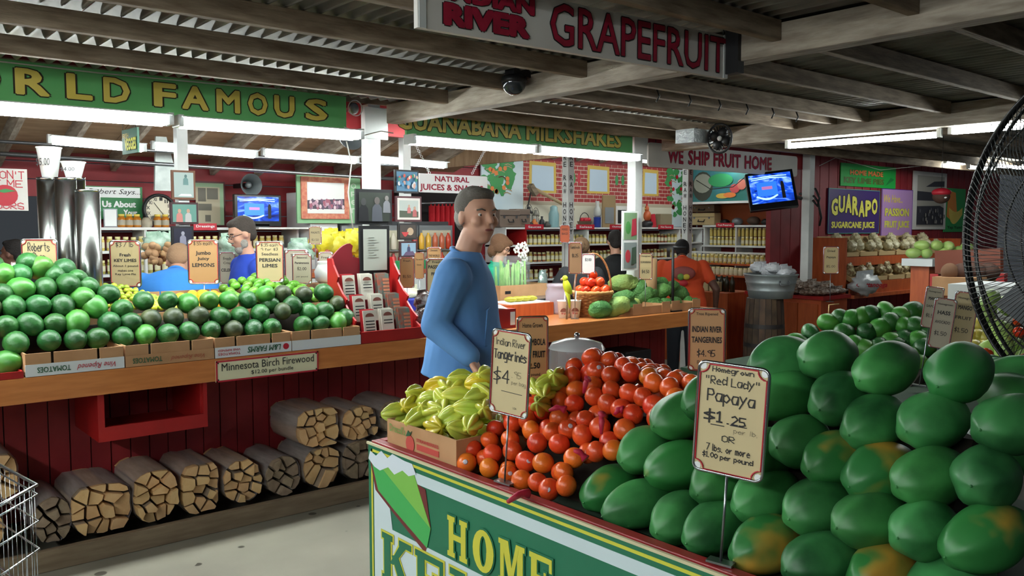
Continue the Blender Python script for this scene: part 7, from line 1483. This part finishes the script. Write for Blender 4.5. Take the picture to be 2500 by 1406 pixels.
# pale green fruit on white box, brown board
t = thing('white_fruit_box', PF(2262, 640, 7.0), 'white carton of pale green fruit left of the brown board', 'carton'); p = PF(2262, 640, 7.0)
MB().box(p.x - .12, p.x + .2, p.y - .1, p.y + .15, p.z - .03, p.z + .03).build('carton_body', M_cardw, t); MB().box(p.x - .06, p.x + .1, p.y - .05, p.y + .1, 0, p.z - .03).build('pedestal', M_orng, t)
APM = fruit_mesh('green_mango', egg(.085, .06, .1), M_apple)
for i, (a, b_, c_) in enumerate(((-.1, 0, 0), (0, 0, 0), (.12, 0, 0), (-.04, 0, .08), (.07, 0, .08), (.16, .02, .07), (.25, .0, .02), (.3, 0, .06))): put(APM, 'pale_green_fruit', p + RGT * a * 1.1 + Vector((.0, 0, .075 + c_ * .8)), (PI / 2, 0, .6 + i), 'pale green mango in the heap on the white carton', 'fruit', 'pale green fruit on the white carton', s=.72)
a, b_ = PF(2285, 662, 6.4), PF(2445, 660, 5.9); solo('brown_board', MB().bar((a + b_) / 2 - (b_ - a) / 2 + Vector((0, 0, .07)), b_ + Vector((0, 0, .07)), .03, .17), mat('brown_board', '#6b3320', .6), 'brown wooden headboard of a produce stand left of the fan', 'board')
for q in (a, b_): solo('stand_leg', MB().box(q.x - .03, q.x + .03, q.y - .03, q.y + .03, 0, q.z - .02), M_red, 'red wooden leg under the brown headboard, ' + ('left' if q is a else 'right') + ' one', 'post')
q = PF(2362, 690, 5.6); t = thing('cardboard_box', q, 'open cardboard box with round coconuts left of the fan', 'box'); MB().box(q.x - .18, q.x + .2, q.y - .1, q.y + .15, q.z - .08, q.z + .04).build('carton_body', M_card, t); MB().box(q.x - .1, q.x + .12, q.y - .05, q.y + .1, 0, q.z - .08).build('pedestal', M_orng, t)
for i in range(4): put(fruit_mesh('coconut', egg(.06, .055, 0, 14, 10), mat('coconut_husk', '#6b4c36', .9)) if i == 0 else bpy.data.meshes['coconut'], 'coconut', q + RGT * (-.12 + .085 * i) + Vector((0, 0, .07)), (0, 0, i), 'round brown coconut in the cardboard box left of the fan', 'coconut', 'coconuts in the cardboard box')
q = PF(2430, 740, 4.6); solo('white_carton', MB().box(q.x - .12, q.x + .3, q.y - .2, q.y + .2, .82, q.z + .1), M_cardw, 'large white carton behind the fan cage', 'carton')
r = random.Random(77)
for i in range(26): 
    q = PF(2400 + r.uniform(0, 110), 800 + r.uniform(-70, 90), 4.2 - r.uniform(0, .4)); put(APM if i % 3 else TMM, 'mixed_fruit', q, (r.uniform(0, 3), 0, r.uniform(0, 3)), 'colourful fruit seen through the fan cage', 'fruit', 'fruit behind the fan', s=.7)
solo('loose_cardboard', MB().obox(PF(2432, 895, 2.9), RGT * .1, FWD * .12, Vector((0, 0, .004))), M_card, 'loose sheet of cardboard behind the rightmost papaya', 'cardboard')
# ------------------------------------------------------------------ ceiling hardware
c = PX(1255, 205, 2.84 - .05); c = Vector((2.76, PX(1255, 190, 2.76).y, 0)); t = thing('security_camera', (c.x, c.y, 2.22), 'black dome security camera on the side of the beam', 'camera')
zt = PX(1255, 170, 2.76).z; zb2 = PX(1255, 203, 2.76).z; zl = PX(1255, 228, 2.76).z
MB().lathe([(.062, zb2 - .0), (.067, zb2 + .01), (.062, zb2 + .03), (.04, zb2 + .04)], (c.x, c.y, 0), 24).build('housing', M_black, t); MB().box(c.x - .03, 2.84, c.y - .035, c.y + .035, zb2 + .03, zt + .02).build('bracket', M_black, t)
MB().lathe([(.06, zb2)] + [(.06 * math.cos(a), zb2 - .06 * math.sin(a)) for a in [i * PI / 16 for i in range(1, 9)]], (c.x, c.y, 0), 24, cap=False).build('dome', mat('smoked_dome', '#3c4044', .08, metal=.5), t)
p = PY(862, 265, 4.7); t = thing('round_speaker', p, 'small round chrome speaker at the right end of the world famous sign', 'lamp'); MB().ell(p, (.035, .035, .038), 18, 12).build('speaker_body', M_steel, t); MB().lathe([(.047, -.02), (.05, -.03), (.045, -.03)], p, 24, axis='y', cap=False).build('ring', M_white, t); MB().box(p.x - .01, p.x + .01, p.y, 4.86, p.z - .01, p.z + .01).build('bracket', M_steel, t)  # small round speaker with a silver ring, gives no light
p = PY(860, 330, 5.2); t = thing('loudspeaker', p, 'dark grey horn loudspeaker left of the post under the world famous sign', 'loudspeaker'); MB().lathe([(.1, 0), (.08, .05), (.03, .12)], p, 24, axis='y', cap=False).build('horn', mat('horn_grey', '#5f6668', .5), t); MB().tube([p + Vector((0, .1, 0)), p + Vector((0, .1, .5))], .01, 6).build('bracket', M_cable, t)
solo('hanging_cable', MB().tube([PY(846, 345, 5.1), PY(858, 400, 5.1), PY(850, 470, 5.1), PY(862, 560, 5.1)], .005, 5), M_cablew, 'white cable hanging left of the tall post', 'cable')
for i, (pts_, lb) in enumerate((([(0, 150), (240, 178), (560, 208), (930, 235)], 'white cable strung along the top of the world famous sign'), ([(840, 310), (890, 330), (930, 320), (960, 325)], 'white cable looped between the two rows of lights'), ([(2000, 405), (2040, 385), (2150, 415), (2300, 400)], 'white cable sagging in front of the green pie sign'), ([(1240, 285), (1500, 330), (1925, 348)], 'thin grey cable from the milkshakes sign to the far light'))):
    solo('strung_cable', MB().tube([PY(u, v, 4.58 if i != 2 else 5.0) for u, v in pts_], .0035, 5), M_cablew, lb, 'cable')
p = PF(1700, 336, 6.0); t = thing('wall_fan', p, 'grey plastic-wrapped wall fan with dark blades above the fruit shipping sign', 'fan')
MB().box(p.x - .13, p.x + .09, p.y - .08, p.y + .08, p.z - .045, p.z + .05).build('motor_box', mat('grey_wrap', '#82878a', .3, bump=.5, scale=14, col2='#a5abad'), t)
MB().tube([p, Vector((p.x, p.y, 2.3))], .012, 6).build('hanger', M_cable, t); q = PF(1757, 338, 5.9); dn = (-FWD * .8 - RGT * .5).normalized(); 
dm = MB(); A_ = dn.cross(Vector((0, 0, 1))).normalized(); B_ = A_.cross(dn).normalized()
for k in range(24): dm.tube([q + A_ * .02 * math.cos(a0) + B_ * .02 * math.sin(a0), q + A_ * .085 * math.cos(a0) + B_ * .085 * math.sin(a0)] , .0035, 4) if (a0 := 2 * PI * k / 24) is not None else None
dm.tube([q + A_ * .085 * math.cos(a) + B_ * .1 * math.sin(a) for a in [i * PI / 12 for i in range(24)]], .008, 5, closed=True).build('guard', M_black, t)
for k in range(4): a0 = k * PI / 2 + .4; MB().ell(q - dn * .02 + (A_ * math.cos(a0) + B_ * math.sin(a0)) * .045, (.038, .038, .038), 10, 6).build('blade', M_black, t)
MB().ell(q, .018, 12, 8).build('hub', M_foam, t); MB().tube([q - dn * .03, p], .02, 6).build('neck', M_grey, t)
# ------------------------------------------------------------------ big floor fan at the right
fc = PF(2697, 575, 2.07); nn = (-FWD * .225 - RGT * .974).normalized(); A_ = Vector((0, 0, 1)); B_ = nn.cross(A_).normalized(); FR = .45
t = thing('floor_fan', (fc.x, fc.y, 0), 'large black wire-caged pedestal fan at the right edge', 'fan')
M_fan = mat('fan_black', '#141416', .35)
def ring(c_, r_, th, m=M_fan, nm='cage_ring'): return MB().tube([c_ + A_ * r_ * math.cos(a) + B_ * r_ * math.sin(a) for a in [i * PI / 32 for i in range(64)]], th, 6, closed=True).build(nm, m, t)
ring(fc, FR, .009); ring(fc + nn * .015, FR * .985, .006); ring(fc - nn * .03, FR * 1.0, .006)
for r_, dd in ((.33, .075), (.2, .1)): ring(fc + nn * dd, r_, .003); ring(fc - nn * dd, r_, .003)
for sgn, nm in ((1, 'front_cage'), (-1, 'rear_cage')):
    mb = MB()
    for k in range(150):
        a = 2 * PI * k / 150; d_ = A_ * math.cos(a) + B_ * math.sin(a); tw = (A_ * -math.sin(a) + B_ * math.cos(a)) * .05
        mb.tube([fc + d_ * .08 + tw + nn * sgn * .115, fc + d_ * .28 + nn * sgn * .1 + tw * .5, fc + d_ * .40 + nn * sgn * .06, fc + d_ * FR + nn * sgn * .005], .0012, 4, cap=False)
    o = mb.build(nm, M_fan, t); o['kind'] = 'stuff'
MB().tube([fc + nn * .112, fc + nn * .122], .08, 24).build('badge_plate', M_foam, t)
for k in range(3):
    mb = MB(); a0 = k * 2 * PI / 3; vs = []
    for i in range(7):
        for j in (0, 1):
            a = a0 + (.9 * j + .15 * i / 6 - .1); r_ = .06 + .3 * i / 6; vs.append(fc + (A_ * math.cos(a) + B_ * math.sin(a)) * r_ + nn * (.03 - .06 * j))
    mb.add(vs, [(2 * i, 2 * i + 1, 2 * i + 3, 2 * i + 2) for i in range(6)], True).build('blade', mat('fan_blade', '#5f6468', .4, metal=.5), t)
MB().tube([fc - nn * .12, fc - nn * .28], .07, 16).build('motor', M_fan, t); MB().tube([fc - nn * .2, Vector((fc.x - nn.x * .2, fc.y - nn.y * .2, .06))], .022, 10).build('pole', M_fan, t)
MB().lathe([(.28, 0), (.28, .03), (.05, .06)], Vector((fc.x - nn.x * .2, fc.y - nn.y * .2, 0)), 28).build('base', M_fan, t)
q = fc + nn * .13 + A_ * .28 + B_ * -.0; MB().tube([fc + nn * .115 + A_ * .0, q], .006, 5).build('badge_arm', M_fan, t)
# ------------------------------------------------------------------ wire cart at the lower left
cr = PF(96, 1183, 1.95); ex = Vector((-1, .12, 0)).normalized(); t = thing('wire_cart', (cr.x - .3, cr.y + .1, 0), 'chrome wire shopping cart at the lower left corner', 'cart')
e1 = (PF(0, 1141, 2.12) - cr); e1.z = 0; e2 = (PF(0, 1210, 1.80) - cr); e2.z = 0; e1.normalize(); e2.normalize()
for k, (dz, th) in enumerate(((0, .0038), (-.022, .0022), (-.085, .0022), (-.15, .0022), (-.27, .0022), (-.34, .0035))):
    s_ = dz * .03; a = cr + Vector((0, 0, dz)); MB().tube([a + e1 * .55, a + (e1 + e2) * .006, a + e2 * .45], th, 6).build('cage_ring', M_chrome, t)
mb = MB()
for k in range(1, 16):
    for e in (e1, e2): a = cr + e * (.032 * k); mb.tube([a, a + Vector((0, 0, -.34))], .0009, 4)
o = mb.build('cage_wire', M_chrome, t); o['kind'] = 'stuff'
MB().add([cr + Vector((0, 0, -.335)), cr + e1 * .55 + Vector((0, 0, -.335)), cr + (e1 + e2) * .5 + Vector((0, 0, -.335)), cr + e2 * .45 + Vector((0, 0, -.335))], [(0, 1, 2, 3)]).build('white_liner', M_foam, t)
for e in (e1 * .1, e2 * .4, e1 * .5, (e1 + e2) * .4): a = cr + e; MB().tube([Vector((a.x, a.y, cr.z - .34)), Vector((a.x, a.y, .06))], .009, 6).build('cart_leg', M_chrome, t); MB().lathe([(.035, -.012), (.035, .012)], Vector((a.x, a.y, .035)), 16, axis='x').build('wheel', M_black, t)
solo('black_bin', MB().box(4.95, 5.25, 4.5, 4.78, 0.0, .62), mat('bin_black', '#17181c', .5), 'black bin standing under the right end of the long counter', 'bin', bevel=.01)
# ------------------------------------------------------------------ people
M_skin = mat('skin_tone', '#c4947c', .55, sss=.05); M_skin2 = mat('skin_light', '#cf9f86', .55, sss=.05); M_lips = mat('lips', '#8f4f48', .5)
def remeshed(mb, name, m, t, vox, smooth=2, mods=None):
    o = mb.build(name, m, t, world=False)
    md = o.modifiers.new('r', 'REMESH'); md.mode = 'VOXEL'; md.voxel_size = vox; md.use_smooth_shade = True
    if smooth: ms = o.modifiers.new('s', 'SMOOTH'); ms.iterations = smooth; ms.factor = .5
    bpy.context.view_layer.update()
    me = bpy.data.meshes.new_from_object(o.evaluated_get(bpy.context.evaluated_depsgraph_get()))
    o.modifiers.clear(); o.data = me
    if not me.materials: me.materials.append(m)
    return o
def human(loc, yaw, label, S=1.75, shirt='#2f5ea8', pants='#20242c', arms=None, head_yaw=0, head_pitch=0, hair='#4a3a30', hair_style='short', skin=M_skin, long_sleeve=False, beard=None, glasses=False, lean=0, wide=1.0, vox=.009, untucked=True, belly=0, cap_hair=None, hem=.86):
    """local frame: x forward, y to the person's left, z up"""
    t = thing('person', loc, label, 'person', rz=yaw); k = S / 1.75
    V = lambda x, y, z: Vector((x, y, z)) * k
    def ln(p):           # lean the upper body forward about the hips
        p = Vector(p); h = .95 * k
        if p.z <= h: return p
        a = lean; dz = p.z - h; return Vector((p.x * math.cos(a) + dz * math.sin(a), p.y, h + dz * math.cos(a) - p.x * math.sin(a)))
    sh_w = .175 * wide; body = MB()
    for s in (1, -1):
        body.cap(V(0, .09 * s, .9), .085 * k, V(.02, .095 * s, .5), .058 * k).cap(V(.02, .095 * s, .5), .056 * k, V(-.02, .1 * s, .1), .038 * k).cap(V(-.03, .1 * s, .055), .036 * k, V(.13, .11 * s, .04), .03 * k)
    def tor_rings(mb, g, z0):
        tb = [(.84, .13, .172, 0), (.92, .12, .168, 0), (1.0, .118 + belly * .6, .16, .012 + belly * .3), (1.1, .12 + belly, .162, .018 + belly * .4), (1.2, .12 + belly * .4, .17, .01), (1.3, .118, .178, 0), (1.37, .105, .178, -.008), (1.42, .088, .15, -.012), (1.455, .066, .095, -.01), (1.49, .045, .055, -.005)]
        def at(z):
            for q in range(len(tb) - 1):
                if tb[q][0] <= z <= tb[q + 1][0]:
                    f = (z - tb[q][0]) / (tb[q + 1][0] - tb[q][0]); return [tb[q][j] + (tb[q + 1][j] - tb[q][j]) * f for j in range(4)]
            return tb[0] if z < tb[0][0] else tb[-1]
        vs = []; n = 28; zs_ = [z0 + (1.49 - z0) * q / 26 for q in range(27)]
        for zq in zs_:
            z, rx, ry, ox = at(zq)
            if g and zq < 1.12: ry += .014; rx += (1.12 - zq) * .2 * (long_sleeve * 1)
            for j in range(n):
                a = 2 * PI * j / n; wr_ = 1 + (.02 * math.sin(3 * a + zq * 14) + .014 * math.sin(7 * a - zq * 19)) * (1 if g else 0)
                vs.append(ln(V(ox + (rx + g) * wr_ * math.cos(a), (ry * wide + g) * wr_ * math.sin(a), zq)))
        mb.add(vs, [(i * n + j, i * n + (j + 1) % n, (i + 1) * n + (j + 1) % n, (i + 1) * n + j) for i in range(26) for j in range(n)] + [tuple(range(n))[::-1], tuple(26 * n + j for j in range(n))])
    def tors(mb, g=0, z0=.88, hem=0):
        tor_rings(mb, g, z0)
        for (z, rx, ry, ox) in () and ((.9, .115, .165, 0), (1.0, .115 + belly * .6, .158, .015 + belly * .3), (1.1, .12 + belly, .16, .02 + belly * .4), (1.2, .118 + belly * .4, .168, .01), (1.3, .115, .175, 0), (1.38, .1, .17, -.01), (1.44, .07, .12, -.015)):
            if z >= z0: mb.ell(ln(V(ox, 0, z)), ((rx + g) * k, (ry * wide + g) * k, .085 * k), 24, 12)
    tors(body)
    nk = ln(V(-.005, 0, 1.46)); body.cap(nk, .058 * k, ln(V(.02, 0, 1.56)), .052 * k)
    hc = ln(V(.035, 0, 1.64)); HR = Matrix.Rotation(head_yaw, 3, 'Z') @ Matrix.Rotation(head_pitch, 3, 'Y')
    H = lambda x, y, z: hc + HR @ (Vector((x, y, z)) * k)
    hd = MB()
    hd.ell(H(-.012, 0, .025), (.096 * k, .077 * k, .092 * k), 24, 16, rot=HR).ell(H(.02, 0, -.04), (.068 * k, .058 * k, .072 * k), 20, 14, rot=HR).ell(H(.045, 0, -.088), (.034 * k, .03 * k, .026 * k), 14, 10, rot=HR)
    hd.ell(H(.066, 0, .03), (.022 * k, .055 * k, .014 * k), 14, 8, rot=HR).cap(H(.078, 0, .02), .009 * k, H(.102, 0, -.018), .0135 * k, 10).ell(H(.075, 0, -.052), (.02 * k, .026 * k, .014 * k), 12, 8, rot=HR)
    for s in (1, -1): hd.ell(H(-.005, .078 * s, -.005), (.02 * k, .009 * k, .032 * k), 12, 8, rot=HR).ell(H(.058, .04 * s, -.02), (.026 * k, .024 * k, .024 * k), 12, 8, rot=HR)
    body.v += []; base = len(body.v)
    body.add(hd.v, hd.f)
    shirtm = MB(); tors(shirtm, .02, hem if untucked else .96)
    shirtm.cap(nk + Vector((0, 0, -.05)) * k, .078 * k, ln(V(.0, 0, 1.455)), .068 * k)
    A = arms or {}
    for s, nm in ((1, 'L'), (-1, 'R')):
        sh = ln(V(-.01, sh_w * s, 1.395)); el, wr, hdn = A.get(nm, (None, None, None))
        el = ln(V(*el)) if el else sh + V(-.02, .05 * s, -.29); wr = (ln(V(*wr)) if A.get(nm) else el + V(.06, .0, -.25)); hv = Vector(hdn).normalized() if hdn else Vector((.15, 0, -1)).normalized()
        body.cap(sh, .056 * k, el, .042 * k).cap(el, .041 * k, wr, .026 * k)
        # hand: palm, four fingers, thumb
        side = hv.cross(Vector((0, 0, 1) if abs(hv.z) < .8 else (1, 0, 0))).normalized(); nrm = side.cross(hv).normalized()
        if hdn is None: side = Vector((1, 0, 0)) - hv * hv.x; side.normalize(); nrm = side.cross(hv).normalized() * s
        pc = wr + hv * .05 * k
        for o_ in (-.022, 0, .022): body.cap(wr + hv * .012 * k + side * o_ * .7 * k, .017 * k, wr + hv * .082 * k + side * o_ * k, .0145 * k, 8)
        for fi, (o_, l_) in enumerate(((-.033, .058), (-.011, .072), (.011, .076), (.033, .066))):
            b0 = wr + hv * .088 * k + side * o_ * k; b1 = b0 + (hv * .9 + nrm * .3).normalized() * l_ * .5 * k; b2 = b1 + (hv * .6 + nrm * .8).normalized() * l_ * .5 * k
            body.cap(b0, .0095 * k, b1, .009 * k, 8).cap(b1, .009 * k, b2, .0075 * k, 8)
        tb = wr + hv * .03 * k + side * .03 * k; tm = tb + (hv * .7 + side * .6 + nrm * .3).normalized() * .035 * k; body.cap(tb, .0135 * k, tm, .011 * k, 8).cap(tm, .011 * k, tm + (hv * .9 + nrm * .4).normalized() * .03 * k, .0085 * k, 8)
        shirtm.cap(sh, .078 * k, sh.lerp(el, .55 if not long_sleeve else 1), (.064 if not long_sleeve else .058) * k)
        if long_sleeve: shirtm.cap(el, .058 * k, el.lerp(wr, .95), .045 * k)
    remeshed(body, 'body', skin, t, vox)
    ms = shirt if not isinstance(shirt, str) else mat('shirt_' + shirt[1:], shirt, .8, col2=None, bump=.25, scale=6, bscale=14)
    remeshed(shirtm, 'shirt', ms, t, vox * 1.1, 6)
    # collar
    cp_ = [ln(V(.0 + .066 * math.cos(a), .066 * math.sin(a), 1.475 - .025 * math.cos(a))) for a in [i * 2 * PI / 20 for i in range(20)]]
    MB().tube(cp_, .010 * k, 6, closed=True).build('collar', ms, t, world=False)
    pm = MB()
    for s in (1, -1): pm.cap(V(0, .085 * s, .93), .1 * k, V(.02, .095 * s, .5), .075 * k).cap(V(.02, .095 * s, .5), .075 * k, V(-.02, .1 * s, .1), .06 * k)
    pm.ell(V(0, 0, .93), (.13 * k, .17 * wide * k, .09 * k), 20, 12)
    remeshed(pm, 'trousers', mat('cloth_' + pants[1:], pants, .85), t, .014)
    for s in (1, -1): MB().ell(V(.045, .11 * s, .042), (.14 * k, .052 * k, .042 * k), 18, 10).build('shoe', M_black, t, world=False)
    # face
    for s in (1, -1):
        MB().ell(H(.0665, .032 * s, .008), .0095 * k, 12, 8).build('eye', mat('eye_white', '#cfc6bd', .3), t, world=False)
        MB().ell(H(.0735, .032 * s, .007), .0045 * k, 8, 6).build('iris', M_ink, t, world=False)
        MB().tube([H(.083, .016 * s, .026), H(.084, .034 * s, .032), H(.072, .052 * s, .027)], .0035 * k, 6).build('eyebrow', mat('brow_' + hair[1:], hair, .9), t, world=False)
    MB().ell(H(.090, 0, -.054), (.006 * k, .022 * k, .0055 * k), 12, 6, rot=HR).build('lips', M_lips, t, world=False)
    mh = mat('hair_' + hair[1:], hair, .75, bump=.6, scale=30, stretch=(1, 1, 3)); hm = MB()
    if hair_style == 'short':
        hm.ell(H(-.026, 0, .042), (.095 * k, .082 * k, .088 * k), 24, 16, rot=HR).ell(H(-.06, 0, -.01), (.05 * k, .07 * k, .065 * k), 18, 12, rot=HR).ell(H(.02, 0, .092), (.06 * k, .062 * k, .03 * k), 18, 10, rot=HR)
        for s in (1, -1): hm.ell(H(-.02, .066 * s, .022), (.04 * k, .018 * k, .03 * k), 12, 8, rot=HR)
    elif hair_style == 'bob':
        hm.ell(H(-.024, 0, .04), (.105 * k, .09 * k, .095 * k), 24, 16, rot=HR).ell(H(-.05, 0, -.05), (.065 * k, .082 * k, .085 * k), 18, 12, rot=HR).ell(H(.05, .02, .075), (.05 * k, .06 * k, .035 * k), 16, 10, rot=HR)
        for s in (1, -1): hm.ell(H(.0, .076 * s, .01), (.055 * k, .02 * k, .06 * k), 14, 10, rot=HR)
    elif hair_style == 'updo':
        hm.ell(H(-.026, 0, .04), (.102 * k, .088 * k, .092 * k), 24, 16, rot=HR).ell(H(-.11, 0, .05), (.05 * k, .05 * k, .06 * k), 16, 12, rot=HR).cap(H(-.12, 0, .05), .03 * k, H(-.15, .02, -.05), .012 * k)
    if hair_style: remeshed(hm, 'hair', mh, t, .008, 1)
    if cap_hair:
        s2 = MB()
        for s in (1, -1): s2.ell(H(-.03, .066 * s, -.0), (.042 * k, .017 * k, .04 * k), 16, 10, rot=HR)
        s2.ell(H(-.075, 0, -.005), (.036 * k, .066 * k, .055 * k), 16, 10, rot=HR); s2.build('side_hair', mat('grey_hair', cap_hair, .8, bump=.5, scale=30), t, world=False)
    if beard:
        bm = MB(); bm.ell(H(.05, 0, -.1), (.038 * k, .042 * k, .04 * k), 18, 12, rot=HR).ell(H(.085, 0, -.04), (.012 * k, .03 * k, .01 * k), 12, 8, rot=HR)
        for s in (1, -1): bm.ell(H(.02, .050 * s, -.06), (.03 * k, .012 * k, .04 * k), 14, 10, rot=HR)
        remeshed(bm, 'beard', mat('beard_grey', beard, .85, bump=.6, scale=40), t, .008, 1)
    if glasses:
        g = MB()
        for s in (1, -1):
            g.tube([H(.094, .033 * s + .02 * math.cos(a) * .95, .006 + .013 * math.sin(a)) for a in [i * PI / 7 for i in range(14)]], .0022 * k, 5, closed=True).tube([H(.09, .053 * s, .01), H(.0, .078 * s, .008)], .0018 * k, 5)
        g.tube([H(.095, .013, .008), H(.095, -.013, .008)], .002, 5); g.build('glasses', M_ink, t, world=False)
    return t
def yaw_of(v): return math.atan2(v.y, v.x)
def at_f(u, f): p = PF(u, 703, f); return (p.x, p.y, 0)
toR = yaw_of(RGT - FWD * .15); toL = yaw_of(-RGT)
M_blues = mat('blue_shirt', '#4f82bd', .8, col2='#5d90cb', scale=3, bump=.3, bscale=9)
m1 = human(at_f(1119, 3.62), toR, 'grey-haired man in a loose light blue long-sleeved shirt walking along the aisle', 1.76, shirt=M_blues, pants='#1f2a2e', hair='#5c564f', head_yaw=-.8, head_pitch=.02, long_sleeve=True, vox=.0062, wide=1.08, lean=.07, belly=.03, cap_hair='#8f8b84',
           hem=.97, arms={'R': ((-.06, -.25, 1.2), (.10, -.28, 1.09), (.5, .05, -1)), 'L': ((-.03, .24, 1.13), (.02, .25, .9), (.1, 0, -1))})
MB().tube([Vector((.15, -.08, 1.27)), Vector((.155, -.17, 1.265)), Vector((.145, -.17, 1.12)), Vector((.16, -.08, 1.11))], .003, 5, closed=True).build('pocket_seam', M_blues, m1, world=False)
m2 = human(at_f(615, 5.95), yaw_of(-RGT * .8 - FWD * .6), 'bearded man in a royal blue polo shirt looking down behind the lime signs', 1.66, shirt='#1f3fa8', hair='#3d352f', beard='#8f8a82', glasses=True, head_pitch=.35, belly=.05, wide=1.12, lean=.05)
g = Fr((0, 0, 0), (0, 1, 0)); MB().ell((.165, .07, 1.22), (.012, .03, .02), 12, 8).build('shirt_badge', mat('badge_red', '#b5443c', .5), m2, world=False)
m3 = human(at_f(410, 5.25), yaw_of(-RGT * .25 + FWD), 'worker in a blue shirt bending over behind the key limes, back to the camera', 1.72, shirt='#2b77c4', hair='#9c7a5c', hair_style='short', lean=.84, head_pitch=.9, wide=1.15, belly=.04)
m4 = human(at_f(1214, 7.45), yaw_of(RGT * 1 - FWD * .2), 'girl with short brown hair and dark glasses in a green T-shirt, cutting fruit', 1.52, shirt='#16a07c', hair='#6b4a32', hair_style='bob', skin=M_skin2, glasses=True, head_pitch=.45, wide=.85, arms={'R': ((.1, -.2, 1.12), (.34, -.16, .98), (1, 0, -.3)), 'L': ((.08, .18, 1.12), (.3, .1, .98), (1, -.2, -.3))})
m5 = human(at_f(1418, 7.4), yaw_of(FWD + RGT * .2), 'woman with pinned-up brown hair in a dark top with one bare arm bent', 1.5, shirt='#26272c', hair='#6a5138', hair_style='updo', skin=M_skin2, wide=.9, arms={'L': ((-.02, .3, 1.2), (.06, .3, .98), (.5, 0, -1)), 'R': ((0, -.26, 1.15), (.2, -.2, 1.1), (1, 0, 0))})
m6 = human(at_f(1502, 8.3), yaw_of(FWD - RGT * .1), 'dark-haired person in a black shirt seen from behind near the banner post', 1.56, shirt='#101216', hair='#1c1614')
M_ors = mat('orange_tshirt', '#cf4420', .8, col2='#d9501f', scale=4, bump=.3, bscale=10)
m7 = human(at_f(1668, 8.4), yaw_of(FWD + RGT * .15), 'worker in a bright orange printed T-shirt leaning forward, back to the camera', 1.6, shirt=M_ors, hair='#141214', lean=.62, wide=1.25, skin=mat('skin_dark', '#5f4033', .6), arms={'R': ((.02, -.36, 1.12), (.2, -.36, .98), (1, 0, -.4)), 'L': ((.02, .36, 1.12), (.2, .36, 1.0), (1, 0, -.4))})
for (y, z, ry, rz_, c, nm) in ((0, 1.24, .12, .07, '#8a3f3a', 'print_arch'), (-.03, 1.2, .035, .03, '#c9b03c', 'print_fruit'), (.03, 1.2, .035, .035, '#5f8a3c', 'print_fruit'), (0, 1.13, .045, .03, '#b3202c', 'print_fruit')):
    a = .35; zz = z - .95; p = Vector((-.10 * math.cos(a) + zz * math.sin(a) - .03, y, .95 + zz * math.cos(a) + .1 * math.sin(a))); MB().ell(p * (1.6 / 1.75), (.02, ry, rz_), 14, 8).build(nm, mat('pr' + c[1:], c, .6), m7, world=False)
m8 = human(at_f(45, 6.2), yaw_of(-RGT), 'dark-haired person in the shadow at the far left edge', 1.5, shirt='#151318', hair='#1a1412', skin=mat('skin_shadow', '#6b4638', .6))
# ------------------------------------------------------------------ labels that tell look-alikes apart by their place in the heap
relabel('tangerines heaped on the display table', 'orange-red tangerine', 'tangerine heap', 36)
relabel('star fruit heaped in the carton', 'yellow-green star fruit', 'carton heap', 34)
relabel('avocados on the far display table', 'smooth green avocado', 'far heap by the pine cabinet', 30)
relabel('mangoes stacked in rows', 'yellow-green mango', 'stack left of the fan', 27)
relabel('persian limes in their bin', 'green lime', 'lime bin behind the avocados', 14)
relabel('key limes in their bin', 'tiny yellow-green key lime', 'bin behind the avocados', 9)
relabel('lemons in their bin', 'yellow lemon', 'bin behind the avocados', 14)
for k in ROWL:
    relabel('jars on the back wall, ' + k + ' shelf', 'small gold-lidded jar', k + ' jar shelf of the back wall', 400)
    for g_, w_ in (('jars on the left shelving, ', 'left shelving'), ('jars on the right wall, ', 'right wall')):
        if any(o.get('group') == g_ + k + ' shelf' for o in C.objects): relabel(g_ + k + ' shelf', 'small gold-lidded jar', k + ' jar shelf of the ' + w_, 400)
relabel('jars on the orange stand, lowest step', 'pale-labelled jar', 'lowest step of the orange stand', 400)
relabel('jars on the orange stand, middle step', 'yellow-lidded jar', 'middle step of the orange stand', 400)
relabel('potatoes left of the bent worker', 'brown potato', 'heap left of the bent worker', 10)
relabel('red potatoes before the cooler', 'red potato', 'heap by the chip bags', 10)
relabel('bottles in the cooler', 'coloured drink bottle', 'glass-door cooler', 22)
relabel('tomatoes in the basket', 'red tomato', 'wicker basket', 16)
relabel('parcels in the wash tub', 'white plastic parcel', 'wash tub', 10)
for a, b_ in (('top', 'top'), ('middle', 'middle')): relabel('cellophane bags, ' + a + ' tier', 'cellophane bag of sweets', a + ' tier of the display rack', 300)
relabel('cellophane bags, lowest tier', 'cellophane bag of sweets', 'lowest tier of the display rack', 300)
relabel('bags of nuts on the cabinet', 'clear pillow bag of nuts', 'red cabinet top', 12)
relabel('bags of nuts on the cabinet, upper layer', 'clear pillow bag of nuts', 'upper layer on the cabinet', 300)
relabel('cream cartons on the service counter', 'cream soap carton', 'orange service counter', 300)
relabel('dark bottles on the service counter', 'dark bottle', 'end of the service counter', 300)
relabel('apples in the small basket', 'red apple', 'small basket on the shelf', 12)
relabel('pale green fruit on the white carton', 'pale green mango', 'white carton by the brown board', 14)
relabel('coconuts in the cardboard box', 'round brown coconut', 'cardboard box left of the fan', 300)
relabel('fruit behind the fan', 'colourful fruit', 'seen through the fan cage', 20)
relabel('fruit pieces on the cutting board', 'yellow-green fruit piece', 'cutting board', 300)
